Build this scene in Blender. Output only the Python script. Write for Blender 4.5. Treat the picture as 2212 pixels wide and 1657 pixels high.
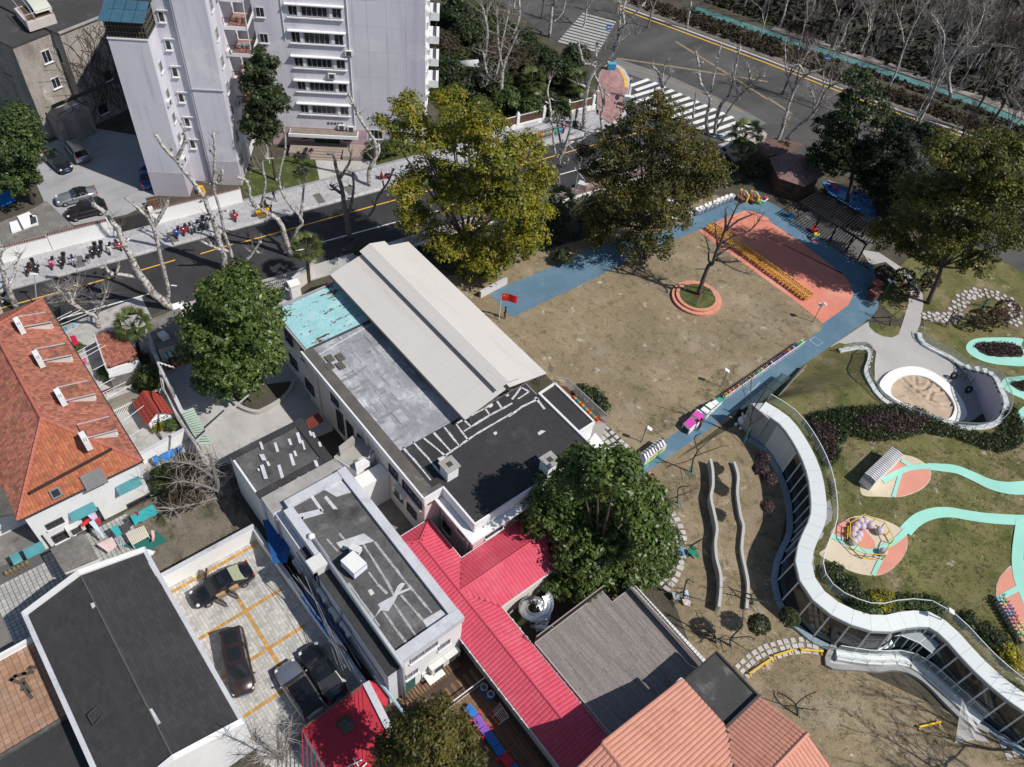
import bpy,math,random
import numpy as np
from mathutils import Vector as Vec,Matrix

random.seed(7)
RU=random.uniform
RNG=np.random.default_rng(11)
S=bpy.context.scene
COL=S.collection
for _o in list(bpy.data.objects):
 bpy.data.objects.remove(_o)

# ------------------------------------------------------------------ camera
CAM_H=60.0
FPX=1734.62  # focal length in pixels of a 2212 px wide frame
def _camrot(pitch,roll,yaw):
 cp,sp=math.cos(pitch),math.sin(pitch)
 f=np.array([math.sin(yaw)*cp,math.cos(yaw)*cp,-sp])
 r=np.array([math.cos(yaw),-math.sin(yaw),0.])
 u=np.cross(r,f)
 return np.stack([math.cos(roll)*r+math.sin(roll)*u,-math.sin(roll)*r+math.cos(roll)*u,-f],1)
CR=_camrot(math.radians(48.7717),math.radians(7.28999),math.radians(-45.5977))
cd=bpy.data.cameras.new('camera')
cam=bpy.data.objects.new('camera',cd)
COL.objects.link(cam)
cam.matrix_world=Matrix([[*CR[0],0],[*CR[1],0],[*CR[2],CAM_H],[0,0,0,1]])
cd.sensor_fit='HORIZONTAL'
cd.sensor_width=36
cd.lens=FPX/2212*36
cd.clip_start=0.5
cd.clip_end=3000
S.camera=cam

# ------------------------------------------------------------------ light
SUN_AZ,SUN_EL=math.radians(26),math.radians(50)
w=bpy.data.worlds.new('World')
S.world=w
w.use_nodes=True
_n=w.node_tree
_sky=_n.nodes.new('ShaderNodeTexSky')
_sky.sky_type='NISHITA'
_sky.sun_disc=False
_sky.sun_elevation=SUN_EL
_sky.sun_rotation=math.radians(90)-SUN_AZ
_sky.air_density=1.0
_sky.dust_density=0.6
_bg=_n.nodes['Background']
_bg.inputs[1].default_value=0.085
_n.links.new(_sky.outputs[0],_bg.inputs[0])
sl=bpy.data.lights.new('sun','SUN')
sl.energy=4.6
sl.angle=math.radians(0.5)
sl.color=(1.0,0.95,0.88)
sun=bpy.data.objects.new('sun',sl)
COL.objects.link(sun)
_sv=Vec((math.cos(SUN_AZ)*math.cos(SUN_EL),math.sin(SUN_AZ)*math.cos(SUN_EL),math.sin(SUN_EL)))
sun.rotation_euler=_sv.to_track_quat('Z','Y').to_euler()
sun.location=(0,0,90)
S.view_settings.view_transform='Standard'
S.view_settings.look='None'
S.view_settings.exposure=0.0
S.view_settings.gamma=1.0
S.view_settings.use_curve_mapping=False

# ------------------------------------------------------------------ plan: survey points
# the plan was measured on the photograph: a key names a measuring sheet (origin, scale),
# G() turns a reading on it plus a true height into a world point in metres
KEY={}
for _i in range(4):
 for _j in range(3):
  KEY['%d%d'%(_i,_j)]=(1024*_i,1024*_j,1024/1657 if _j<2 else 1021/1657)
KEY.update(A1=(2560,720,512/2209),A2=(3000,720,512/2209),A3=(2660,1350,580/2209),A4=(0,880,580/2209),
 A5=(560,760,580/2209),A6=(2040,300,580/2209),A7=(1860,2560,480/2209),A8=(60,1980,640/2209),
 B1=(3200,2040,896/2209),B2=(2900,1580,800/1269),B3=(3400,1300,696/1269),B4=(700,2180,720/952),
 B5=(840,0,640/952),B6=(0,0,560/1269),B7=(240,1180,760/1269),B8=(1760,1800,640/1269),D=(0,0,4096/2212))
def ray(k,x,y):
 a,b,s=KEY[k]
 u,v=(a+x*s)*2212/4096,(b+y*s)*2212/4096
 return CR@np.array([(u-1106)/FPX,-(v-828.7)/FPX,-1.])
def G(k,x,y,z=0.0):
 d=ray(k,x,y)
 t=(z-CAM_H)/d[2]
 return Vec((d[0]*t,d[1]*t,z))
def GV(k,x,y,base,depth=0.0):
 """point seen at (x, y) standing in the upright plane through base that faces the camera side"""
 d=ray(k,x,y)
 n=np.array([base[0],base[1],0.])
 L=np.linalg.norm(n)
 n=n/L
 t=(L+depth)/(d@n)
 return Vec((d[0]*t,d[1]*t,CAM_H+d[2]*t))
def GL(k,pts,z=0.0):
 return[G(k,x,y,z)for x,y in pts]
def dist(p):
 return math.sqrt(p[0]**2+p[1]**2+(p[2]-CAM_H)**2)
# the street frame (s along, t across towards the camera) and the tower-block frame (f along the facade, g out of it)
RE=Vec((math.cos(math.radians(82)),math.sin(math.radians(82)),0))
RN=Vec((RE.y,-RE.x,0))
RO=Vec((-74.654,0.809,0))
def RD(s,t,z=0.0):
 return RO+RE*s+RN*t+Vec((0,0,z))
FF=Vec((math.cos(math.radians(53.5)),math.sin(math.radians(53.5)),0))
FG=Vec((FF.y,-FF.x,0))
FO=Vec((-81.7335,43.911,0))
def FA(f,g,z=0.0):
 return FO+FF*f+FG*g+Vec((0,0,z))
A_ROAD,A_FAC=math.radians(82),math.radians(53.5)

# ------------------------------------------------------------------ materials
MA={}
def mat(name,col,rough=.8,var=.15,sc=.6,fine=.12,fsc=9.,rnd=0.,hue=0.,spec=.3,metal=0.,bump=0.,bsc=12.,
 patches=(),trans=0.,alpha=1.,coat=0.,emit=None,noise_vec=(1,1,1),transluc=0.):
 if name in MA:
  return MA[name]
 m=bpy.data.materials.new(name)
 m.use_nodes=True
 nt=m.node_tree
 N,Lk=nt.nodes,nt.links
 b=N['Principled BSDF']
 geo=N.new('ShaderNodeNewGeometry')
 def noise(scale,det=5,vec=noise_vec,rough_=.6):
  mp=N.new('ShaderNodeVectorMath');mp.operation='MULTIPLY'
  mp.inputs[1].default_value=vec
  Lk.new(geo.outputs['Position'],mp.inputs[0])
  t=N.new('ShaderNodeTexNoise')
  t.inputs['Scale'].default_value=scale
  t.inputs['Detail'].default_value=det
  t.inputs['Roughness'].default_value=rough_
  Lk.new(mp.outputs[0],t.inputs['Vector'])
  return t.outputs['Fac']
 def rng(sock,lo,hi,a,c):
  r=N.new('ShaderNodeMapRange')
  r.inputs['From Min'].default_value=lo;r.inputs['From Max'].default_value=hi
  r.inputs['To Min'].default_value=a;r.inputs['To Max'].default_value=c
  Lk.new(sock,r.inputs['Value'])
  return r.outputs[0]
 base=N.new('ShaderNodeRGB');base.outputs[0].default_value=(*col,1)
 cur=base.outputs[0]
 def mix(a,c,fac,typ='MIX'):
  x=N.new('ShaderNodeMix');x.data_type='RGBA';x.blend_type=typ
  for s_,v_ in((x.inputs[0],fac),(x.inputs[6],a),(x.inputs[7],c)):
   if isinstance(v_,(int,float)):s_.default_value=v_
   elif isinstance(v_,tuple):s_.default_value=(*v_,1)
   else:Lk.new(v_,s_)
  return x.outputs[2]
 for pt in patches:
  pc,psc,lo,hi=pt[:4]
  vec=pt[4]if len(pt)>4 else noise_vec
  mx=pt[5]if len(pt)>5 else 1.0
  cur=mix(cur,pc,rng(noise(psc,6,vec,.65),lo,hi,0,mx))
 val=None
 def mulv(sock):
  nonlocal val
  if val is None:val=sock
  else:
   q_=N.new('ShaderNodeMath');q_.operation='MULTIPLY'
   Lk.new(val,q_.inputs[0]);Lk.new(sock,q_.inputs[1]);val=q_.outputs[0]
 if var:mulv(rng(noise(sc),.25,.75,1-var,1+var))
 if fine:mulv(rng(noise(fsc,3,(1,1,1)),.25,.75,1-fine,1+fine))
 if rnd or hue:
  oi=N.new('ShaderNodeObjectInfo')
  ad=N.new('ShaderNodeMath');ad.operation='ADD'
  Lk.new(oi.outputs['Random'],ad.inputs[0]);Lk.new(geo.outputs['Random Per Island'],ad.inputs[1])
  fr=N.new('ShaderNodeMath');fr.operation='FRACT';Lk.new(ad.outputs[0],fr.inputs[0])
  if rnd:mulv(rng(fr.outputs[0],0,1,1-rnd,1+rnd))
 if val is not None or hue:
  h=N.new('ShaderNodeHueSaturation')
  Lk.new(cur,h.inputs['Color'])
  if val is not None:Lk.new(val,h.inputs['Value'])
  if hue:
   f7=N.new('ShaderNodeMath');f7.operation='MULTIPLY';f7.inputs[1].default_value=7.31
   Lk.new(fr.outputs[0],f7.inputs[0])
   f8=N.new('ShaderNodeMath');f8.operation='FRACT';Lk.new(f7.outputs[0],f8.inputs[0])
   Lk.new(rng(f8.outputs[0],0,1,.5-hue,.5+hue),h.inputs['Hue'])
  cur=h.outputs[0]
 Lk.new(cur,b.inputs['Base Color'])
 b.inputs['Roughness'].default_value=rough
 b.inputs['Specular IOR Level'].default_value=spec
 b.inputs['Metallic'].default_value=metal
 b.inputs['Transmission Weight'].default_value=trans
 b.inputs['Alpha'].default_value=alpha
 b.inputs['Coat Weight'].default_value=coat
 if coat:b.inputs['Coat Roughness'].default_value=.05
 if bump:
  bp=N.new('ShaderNodeBump');bp.inputs['Strength'].default_value=bump
  bp.inputs['Distance'].default_value=.05
  Lk.new(noise(bsc,4,(1,1,1)),bp.inputs['Height']);Lk.new(bp.outputs[0],b.inputs['Normal'])
 if transluc:
  tr=N.new('ShaderNodeBsdfTranslucent');Lk.new(cur,tr.inputs['Color'])
  ms=N.new('ShaderNodeMixShader');ms.inputs[0].default_value=transluc
  Lk.new(b.outputs[0],ms.inputs[1]);Lk.new(tr.outputs[0],ms.inputs[2])
  Lk.new(ms.outputs[0],N['Material Output'].inputs['Surface'])
 MA[name]=m
 return m

# ------------------------------------------------------------------ objects
def tag(o,label=None,cat=None,group=None,kind=None):
 if label:o['label']=label
 if cat:o['category']=cat
 if group:o['group']=group
 if kind:o['kind']=kind
 return o
def thg(name,label,cat,loc=(0,0,0),rz=0.,group=None):
 o=bpy.data.objects.new(name,None)
 o.empty_display_size=.3
 COL.objects.link(o)
 o.location=loc
 o.rotation_euler=(0,0,rz)
 return tag(o,label,cat,group)
def link(name,me,parent=None,kind=None,label=None):
 o=bpy.data.objects.new(name,me)
 COL.objects.link(o)
 if parent is not None:o.parent=parent
 if kind:o['kind']=kind
 if label:o['label']=label
 return o
def np_mesh(name,verts,faces,mats,mi=None,smooth=False):
 """verts (N,3), faces (M,k)"""
 verts=np.asarray(verts,np.float32);faces=np.asarray(faces,np.int32)
 me=bpy.data.meshes.new(name)
 M,k=faces.shape
 me.vertices.add(len(verts));me.vertices.foreach_set('co',verts.ravel())
 me.loops.add(M*k);me.loops.foreach_set('vertex_index',faces.ravel())
 me.polygons.add(M);me.polygons.foreach_set('loop_start',np.arange(0,M*k,k,dtype=np.int32))
 if mi is not None:me.polygons.foreach_set('material_index',np.asarray(mi,np.int32))
 me.polygons.foreach_set('use_smooth',np.full(M,smooth))
 for m in(mats if isinstance(mats,(list,tuple))else[mats]):me.materials.append(m)
 me.update(calc_edges=True)
 return me
class MB:
 def __init__(s):s.v=[];s.f=[];s.m=[]
 def add(s,vs,fs,mi=0):
  o=len(s.v)
  s.v+=[tuple(p)for p in vs]
  s.f+=[tuple(i+o for i in f)for f in fs]
  s.m+=[mi]*len(fs)
  return s
 def poly(s,pts,mi=0):return s.add(pts,[tuple(range(len(pts)))],mi)
 def box(s,c,size,rz=0.,mi=0,taper=1.):
  ca,sa=math.cos(rz),math.sin(rz)
  vs=[]
  for z in(-.5,.5):
   k=taper if z>0 else 1.
   for x,y in((-.5,-.5),(.5,-.5),(.5,.5),(-.5,.5)):
    X,Y=x*size[0]*k,y*size[1]*k
    vs.append((c[0]+X*ca-Y*sa,c[1]+X*sa+Y*ca,c[2]+z*size[2]))
  return s.add(vs,[(3,2,1,0),(4,5,6,7),(0,1,5,4),(1,2,6,5),(2,3,7,6),(3,0,4,7)],mi)
 def bar(s,a,b,w_,h=None,mi=0):
  """straight bar with a rectangular section, width w_ level, height h"""
  h=h or w_
  a,b=Vec(a),Vec(b)
  d=(b-a)
  if d.length<1e-6:return s
  d.normalize()
  up=Vec((0,0,1))if abs(d.z)<.95 else Vec((1,0,0))
  x=d.cross(up).normalized()*w_/2
  y=x.cross(d).normalized()*h/2
  vs=[a-x-y,a+x-y,a+x+y,a-x+y,b-x-y,b+x-y,b+x+y,b-x+y]
  return s.add(vs,[(0,1,2,3),(7,6,5,4),(1,0,4,5),(2,1,5,6),(3,2,6,7),(0,3,7,4)],mi)
 def prism(s,pts,z0,z1,mi=0,ms=None):
  """upright prism over a plan polygon; z1 may be a list (one height per corner)"""
  n=len(pts)
  a=sum(pts[i][0]*pts[(i+1)%n][1]-pts[(i+1)%n][0]*pts[i][1]for i in range(n))
  if a<0:pts=pts[::-1];z1=z1[::-1]if isinstance(z1,(list,tuple))else z1
  zz=z1 if isinstance(z1,(list,tuple))else[z1]*n
  vs=[(p[0],p[1],z0)for p in pts]+[(p[0],p[1],zz[i])for i,p in enumerate(pts)]
  s.add(vs,[tuple(range(n,2*n))],mi)
  o=len(s.v)-2*n
  fs=[tuple(reversed(range(n)))]+[(i,(i+1)%n,n+(i+1)%n,n+i)for i in range(n)]
  s.f+=[tuple(i+o for i in f)for f in fs]
  s.m+=[mi if ms is None else ms]*len(fs)
  return s
 def tube(s,pts,rad,n=6,mi=0,cap=True):
  pts=[Vec(p)for p in pts]
  if not isinstance(rad,(list,tuple)):rad=[rad]*len(pts)
  vs=[];up=None
  for i,p in enumerate(pts):
   d=(pts[min(i+1,len(pts)-1)]-pts[max(i-1,0)]).normalized()
   if up is None:up=d.orthogonal().normalized()
   x=(up-d*up.dot(d))
   x=x.normalized()if x.length>1e-4 else d.orthogonal().normalized()
   up=x;y=d.cross(x)
   for k in range(n):
    a=2*math.pi*k/n
    vs.append(p+(x*math.cos(a)+y*math.sin(a))*rad[i])
  fs=[(i*n+k,i*n+(k+1)%n,(i+1)*n+(k+1)%n,(i+1)*n+k)for i in range(len(pts)-1)for k in range(n)]
  if cap:fs+=[tuple(reversed(range(n))),tuple(range((len(pts)-1)*n,len(pts)*n))]
  return s.add(vs,fs,mi)
 def lathe(s,c,prof,n=12,mi=0,sx=1.,sy=1.):
  vs=[]
  for r,z in prof:
   for k in range(n):
    a=2*math.pi*k/n
    vs.append((c[0]+r*math.cos(a)*sx,c[1]+r*math.sin(a)*sy,c[2]+z))
  m=len(prof)
  fs=[(i*n+k,i*n+(k+1)%n,(i+1)*n+(k+1)%n,(i+1)*n+k)for i in range(m-1)for k in range(n)]
  fs+=[tuple(reversed(range(n))),tuple(range((m-1)*n,m*n))]
  return s.add(vs,fs,mi)
 def ball(s,c,r,n=10,mi=0,sq=(1,1,1)):
  m=max(4,n//2+1)
  vs=[(c[0],c[1],c[2]-r*sq[2])]
  for i in range(1,m):
   a=-math.pi/2+math.pi*i/m
   for k in range(n):
    b=2*math.pi*k/n
    vs.append((c[0]+r*math.cos(a)*math.cos(b)*sq[0],c[1]+r*math.cos(a)*math.sin(b)*sq[1],c[2]+r*math.sin(a)*sq[2]))
  vs.append((c[0],c[1],c[2]+r*sq[2]))
  fs=[(0,1+(k+1)%n,1+k)for k in range(n)]
  for i in range(m-2):
   fs+=[(1+i*n+k,1+i*n+(k+1)%n,1+(i+1)*n+(k+1)%n,1+(i+1)*n+k)for k in range(n)]
  l=len(vs)-1
  fs+=[(l,1+(m-2)*n+k,1+(m-2)*n+(k+1)%n)for k in range(n)]
  return s.add(vs,fs,mi)
 def wall(s,a,b,th,z0,z1,mi=0):
  """upright wall on the line a-b, th thick, centred"""
  a,b=Vec((a[0],a[1],0)),Vec((b[0],b[1],0))
  d=(b-a).normalized();nn=Vec((-d.y,d.x,0))*th/2
  return s.prism([a-nn,b-nn,b+nn,a+nn],z0,z1,mi)
 def xf(s,M):
  s.v=[tuple(M@Vec(p))for p in s.v];return s
 def mesh(s,name,mats,org=None,smooth=False):
  me=bpy.data.meshes.new(name)
  vs=s.v if org is None else[(x-org[0],y-org[1],z-org[2])for x,y,z in s.v]
  me.from_pydata(vs,[],s.f)
  for m in(mats if isinstance(mats,(list,tuple))else[mats]):me.materials.append(m)
  me.polygons.foreach_set('material_index',s.m)
  if smooth:me.polygons.foreach_set('use_smooth',[True]*len(s.f))
  me.update()
  return me
 def mk(s,name,mats,parent=None,smooth=False,label=None,kind=None,local=False):
  """world coordinates (parents of the setting are never turned); local=True keeps them as given"""
  org=None
  if parent is not None and not local:org=parent.matrix_basis.translation if parent.parent is None else parent.matrix_basis.translation+parent.parent.matrix_basis.translation
  me=s.mesh(name,mats,org,smooth)
  return link(name,me,parent,kind,label)
def struct(name,m,mats,smooth=False):
 o=m.mk(name,mats,None,smooth)
 o['kind']='structure'
 return o
def one(name,m,mats,label,cat,group=None,smooth=False,kind=None):
 """a thing that is a single mesh: origin at its base centre"""
 v=np.array(m.v);c=Vec(((v[:,0].min()+v[:,0].max())/2,(v[:,1].min()+v[:,1].max())/2,v[:,2].min()))
 o=link(name,m.mesh(name,mats,c,smooth))
 o.location=c
 return tag(o,label,cat,group,kind)
def sheet(name,pts,z,m,kind='structure'):
 b=MB();P=[Vec((p[0],p[1],z))for p in pts]
 n=len(P)
 if sum(P[i].x*P[(i+1)%n].y-P[(i+1)%n].x*P[i].y for i in range(n))<0:P=P[::-1]
 b.poly(P)
 o=b.mk(name,m);o['kind']=kind
 return o
def ribbon(cl,w_):
 """plan outline of a band of width w_ along a centre line"""
 L,Rr=[],[]
 for i,p in enumerate(cl):
  a=Vec(cl[max(i-1,0)]);b=Vec(cl[min(i+1,len(cl)-1)])
  d=(b-a);d.z=0;d.normalize();nn=Vec((-d.y,d.x,0))
  ww=w_[i]if isinstance(w_,(list,tuple))else w_
  L.append(Vec(p)+nn*ww/2);Rr.append(Vec(p)-nn*ww/2)
 return L+Rr[::-1]
def curve(pts,n=6,closed=False):
 pts=[Vec(p)for p in pts];out=[]
 m=len(pts)
 for i in range(m if closed else m-1):
  if closed:p0,p1,p2,p3=pts[i-1],pts[i],pts[(i+1)%m],pts[(i+2)%m]
  else:p0,p1,p2,p3=pts[max(i-1,0)],pts[i],pts[i+1],pts[min(i+2,m-1)]
  for k in range(n):
   t=k/n
   out.append(.5*((2*p1)+(p2-p0)*t+(2*p0-5*p1+4*p2-p3)*t*t+(3*p1-p0-3*p2+p3)*t**3))
 if not closed:out.append(pts[-1])
 return out
def copy_tree(o,parent=None):
 c=o.copy();COL.objects.link(c)
 if parent is not None:c.parent=parent
 for ch in list(o.children):copy_tree(ch,c)
 return c
def place(o,loc,rz,label=None,group=None):
 """put the first one itself, later ones as copies"""
 if o.get('_used'):c=copy_tree(o)
 else:c=o
 o['_used']=1
 c.location=loc;c.rotation_euler=(0,0,rz)
 if label:c['label']=label
 if group:c['group']=group
 return c
def nth(n):return '%d%s'%(n,'th' if 10<n%100<14 else{1:'st',2:'nd',3:'rd'}.get(n%10,'th'))
def inside(x,y,poly):
 c=False;n=len(poly)
 for i in range(n):
  x1,y1=poly[i][0],poly[i][1];x2,y2=poly[i-1][0],poly[i-1][1]
  if(y1>y)!=(y2>y)and x<(x2-x1)*(y-y1)/(y2-y1)+x1:c=not c
 return c
def pcs(parent,name,me,mats4,limit=300,many=None,org=None):
 """alike pieces: the nearest `limit` as parts sharing one mesh, the rest as one stuff part"""
 org=org or(parent.matrix_basis.translation if parent is not None else Vec((0,0,0)))
 if parent is not None and parent.parent is not None and org is parent.matrix_basis.translation:org=org+parent.parent.matrix_basis.translation
 A=[np.array(m)for m in mats4]
 if not A:return
 A.sort(key=lambda m:dist(m[:3,3]))
 for m in A[:limit]:
  o=bpy.data.objects.new(name,me);COL.objects.link(o)
  if parent is not None:o.parent=parent
  mm=m.copy();mm[:3,3]-=np.array(org)
  o.matrix_basis=Matrix(mm.tolist())
 rest=A[limit:]
 if rest:
  nv=len(me.vertices)
  co=np.empty(nv*3,np.float32);me.vertices.foreach_get('co',co);co=co.reshape(-1,3)
  T=np.array(rest)
  V=np.einsum('nij,vj->nvi',T[:,:3,:3],co)+T[:,None,:3,3]-np.array(org)[None,None]
  b=MBfaces(me)
  F4=[f for f in b if len(f)==4];F3=[f for f in b if len(f)==3]
  assert not(F4 and F3)
  f=np.array(F4 or F3)
  Fc=(f[None]+(np.arange(len(rest))*nv)[:,None,None]).reshape(-1,f.shape[1])
  o=link(many or name+'_field',np_mesh(many or name+'_field',V.reshape(-1,3),Fc,list(me.materials)),parent,'stuff')
def MBfaces(me):return[tuple(p.vertices)for p in me.polygons]
def frame(o,ux,uy,uz=None):
 """4x4 with columns ux, uy, uz and origin o"""
 ux,uy=Vec(ux),Vec(uy)
 uz=Vec(uz)if uz is not None else ux.cross(uy).normalized()
 m=Matrix.Identity(4)
 for i in range(3):
  m[i][0]=ux[i];m[i][1]=uy[i];m[i][2]=uz[i];m[i][3]=o[i]
 return m
def box_piece(name,sx,sy,sz,m,bev=0.0):
 """slab centred in plan, bottom at -sz/2... top slightly smaller: 5 quads"""
 b=MB()
 x,y=sx/2,sy/2
 b.add([(-x,-y,0),(x,-y,0),(x,y,0),(-x,y,0),(-x+bev,-y+bev,sz),(x-bev,-y+bev,sz),(x-bev,y-bev,sz),(-x+bev,y-bev,sz)],
 [(4,5,6,7),(0,1,5,4),(1,2,6,5),(2,3,7,6),(3,0,4,7)])
 return b.mesh(name,m)
def tile_piece(name,w_,l,m,rise=.06,seg=4,lift=.035):
 """one barrel roof tile: arched across x, lower end lifted over the course below"""
 b=MB();vs=[]
 for j,(y,dz)in enumerate(((-l*.54,lift),(l*.54,0.))):
  for i in range(seg+1):
   a=math.pi*i/seg
   vs.append((-w_/2*math.cos(a),y,dz+rise*math.sin(a)))
 for i in range(seg+1):
  vs.append((vs[i][0],vs[i][1],-.01))
 n=seg+1
 b.add(vs,[(i,i+1,n+i+1,n+i)for i in range(seg)]+[(i+1,i,2*n+i,2*n+i+1)for i in range(seg)])
 return b.mesh(name,m)
def tilefield(parent,name,me,poly3,along,w_,l,lift=.02,limit=300,clip=.45,jit=0.,many=None):
 """cover the plane polygon poly3 with tiles; `along` = level direction of the courses; returns nothing"""
 P=[Vec(p)for p in poly3]
 nrm=Vec((0,0,0))
 for i in range(len(P)):nrm+=P[i].cross(P[(i+1)%len(P)])
 nrm.normalize()
 if nrm.z<0:nrm=-nrm
 ax=(Vec(along)-nrm*Vec(along).dot(nrm)).normalized()
 ay=nrm.cross(ax).normalized()
 if ay.z<0:ay=-ay;ax=-ax
 o=P[0]
 uv=[((p-o).dot(ax),(p-o).dot(ay))for p in P]
 u0,u1=min(u for u,v in uv),max(u for u,v in uv)
 v0,v1=min(v for u,v in uv),max(v for u,v in uv)
 out=[]
 nv_=max(1,round((v1-v0)/l));lv=(v1-v0)/nv_
 for j in range(nv_):
  for i in range(int((u1-u0)/w_)+1):
   u=u0+(i+.5)*w_;v=v0+(j+.5)*lv
   if not inside(u,v,uv):continue
   c=o+ax*u+ay*v+nrm*lift
   r=RU(-jit,jit)
   out.append(frame(c,ax*math.cos(r)+ay*math.sin(r),ay*math.cos(r)-ax*math.sin(r),nrm))
 return out
# ------------------------------------------------------------------ ground materials
asphalt=mat('asphalt',(.042,.042,.045),.85,.22,.25,.25,14,patches=[((.07,.07,.07),.35,.55,.8),((.03,.03,.033),.12,.5,.7)])
asphalt_worn=mat('asphalt_worn',(.085,.083,.08),.85,.3,.2,.2,10,patches=[((.05,.05,.05),.25,.45,.7)],noise_vec=(1,.5,1))
road_grey=mat('road_grey',(.17,.17,.17),.85,.15,.5)
pt_w=mat('paint_white',(.72,.72,.70),.7,.12,2.,.15,20,patches=[((.25,.25,.25),3.,.6,.85)])
pt_y=mat('paint_yellow',(.72,.42,.05),.7,.12,2.,.12,20)
pt_o=mat('paint_worn',(.28,.21,.12),.8,.25,2.,.3,12,patches=[((.1,.1,.1),2.,.5,.7)])
concrete=mat('concrete',(.42,.41,.40),.85,.14,.35,.12,8,patches=[((.30,.29,.28),.5,.5,.75),((.2,.19,.17),1.4,.66,.85)])
conc_d=mat('concrete_dark',(.17,.16,.15),.9,.25,.7,.2,8,patches=[((.3,.29,.27),.9,.55,.8),((.08,.075,.06),1.3,.55,.75)])
slab_m=mat('pavement_slab',(.39,.39,.41),.85,.12,.3,.1,10,rnd=.08,patches=[((.28,.28,.29),.5,.56,.76)])
joint_m=mat('joint',(.28,.28,.29),.9,.2,1.)
kerb_m=mat('kerb_stone',(.46,.45,.44),.8,.1,1.,rnd=.12)
pink_brick=mat('pink_brick',(.36,.21,.20),.85,.12,.5,rnd=.18)
soil=mat('soil',(.075,.066,.05),.95,.3,.5,.3,7,bump=.6,patches=[((.05,.06,.025),.3,.5,.7),((.14,.12,.09),.7,.6,.8)])
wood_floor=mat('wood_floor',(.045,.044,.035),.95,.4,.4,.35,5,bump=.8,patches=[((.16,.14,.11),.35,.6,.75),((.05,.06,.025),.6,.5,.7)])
brown_lawn=mat('brown_lawn',(.228,.180,.112),.95,.22,.16,.25,6,bump=.5,bsc=9,
 patches=[((.30,.245,.175),.22,.48,.66),((.14,.11,.068),1.1,.52,.66),((.27,.22,.15),2.3,.54,.64),((.46,.41,.36),.7,.61,.70),((.095,.10,.04),.42,.60,.76),((.10,.08,.05),3.6,.62,.70),((.50,.46,.41),3.2,.66,.72)])
hill_lawn=mat('hill_lawn',(.138,.130,.050),.95,.25,.2,.3,6,bump=.6,bsc=9,
 patches=[((.075,.088,.024),.35,.48,.64),((.23,.185,.11),.26,.52,.68),((.42,.37,.32),.6,.62,.71),((.055,.06,.02),2.2,.57,.67),((.27,.22,.15),3.4,.62,.70),((.05,.05,.02),5.,.62,.7)])
grass_g=mat('green_grass',(.055,.075,.022),.95,.25,.8,.35,9,bump=.6,patches=[((.13,.13,.04),.9,.5,.7)])
blue_r=mat('blue_rubber',(.098,.182,.252),.8,.14,.2,.1,5,patches=[((.15,.215,.27),.4,.5,.75),((.20,.20,.19),1.5,.66,.78)])
orange_rubber=mat('orange_rubber',(.60,.215,.15),.8,.1,.25,.1,8,patches=[((.66,.30,.23),.2,.5,.7),((.45,.2,.15),1.6,.62,.75)])
teal_r=mat('teal_rubber',(.31,.63,.53),.8,.08,.4,.08,8)
cream_r=mat('cream_rubber',(.58,.50,.38),.8,.06,.5,.06,8)
salm_r=mat('salmon_rubber',(.62,.27,.20),.8,.07,.5,.06,8)
wpaint=mat('white_paint',(.80,.80,.79),.6,.07,.6,.05,5)
dark_steel=mat('dark_steel',(.03,.03,.035),.5,.2)

# ------------------------------------------------------------------ the hill over the garden pavilion
HILL=3.3
def hill(x,y):
 x0=-22.0+max(0.,y-70.)*1.1
 L=2.6+6.0*min(1.,max(0.,(y-54.)/12.))
 t=min(1.,max(0.,(x-x0)/L))
 return HILL*t*t*(3-2*t)
def GH(k,x,y,dz=0.):
 z=0.
 for _ in range(12):
  p=G(k,x,y,z+dz);z=hill(p.x,p.y)
 return G(k,x,y,z+dz)
def GHL(k,pts,dz=0.):return[GH(k,x,y,dz)for x,y in pts]
import bmesh
def drape(name,pts,m,dz=.03,kind='structure',cuts=2):
 P=[Vec((p[0],p[1],0))for p in pts]
 bm=bmesh.new()
 f=bm.faces.new([bm.verts.new(p)for p in P])
 bm.normal_update()
 if f.normal.z<0:f.normal_flip()
 bmesh.ops.triangulate(bm,faces=bm.faces[:])
 for _ in range(cuts):
  ed=[e_ for e_ in bm.edges if e_.calc_length()>1.2]
  if ed:bmesh.ops.subdivide_edges(bm,edges=ed,cuts=1,use_grid_fill=True)
 bmesh.ops.triangulate(bm,faces=bm.faces[:])
 for v in bm.verts:v.co.z=hill(v.co.x,v.co.y)+dz
 me=bpy.data.meshes.new(name);bm.to_mesh(me);bm.free();me.materials.append(m)
 return link(name,me,None,kind)

# ------------------------------------------------------------------ ground and streets
sheet('ground',[(-700,-500),(500,-500),(500,700),(-700,700)],-.03,soil)
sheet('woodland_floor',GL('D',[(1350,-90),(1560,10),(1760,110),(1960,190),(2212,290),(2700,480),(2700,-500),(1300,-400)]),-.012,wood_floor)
road=sheet('road',[RD(-60,-2.4),RD(84,-2.4),RD(86,7.0),RD(-60,7.0)],.0,asphalt)
sheet('main_road',GL('D',[(900,-160),(1000,-60),(1180,78),(1318,140),(1352,170),(1362,225),(1335,275),(1400,330),(1580,300),(1700,322),(1900,415),(2300,640),(2500,500),(2212,338),(1870,214),(1660,132),(1360,24),(1100,-90)]),.004,asphalt_worn)
def line(name,pts,w_,m,z=.012):return sheet(name,ribbon(pts,w_),z,m)
for s0,s1 in((-40,10.6),(13.3,17.0),(19.7,23.3),(24.2,88)):
 line('yellow_line',[RD(s0,-.02),RD(s1,-.15)],.16,pt_y)
for s0,s1 in((-20,13.2),(15.5,16.0),(19.8,22.6),(27.8,30.2),(30.9,47),(49,86)):
 line('white_line',[RD(s0,3.62),RD(s1,3.98)],.16,pt_w)
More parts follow.
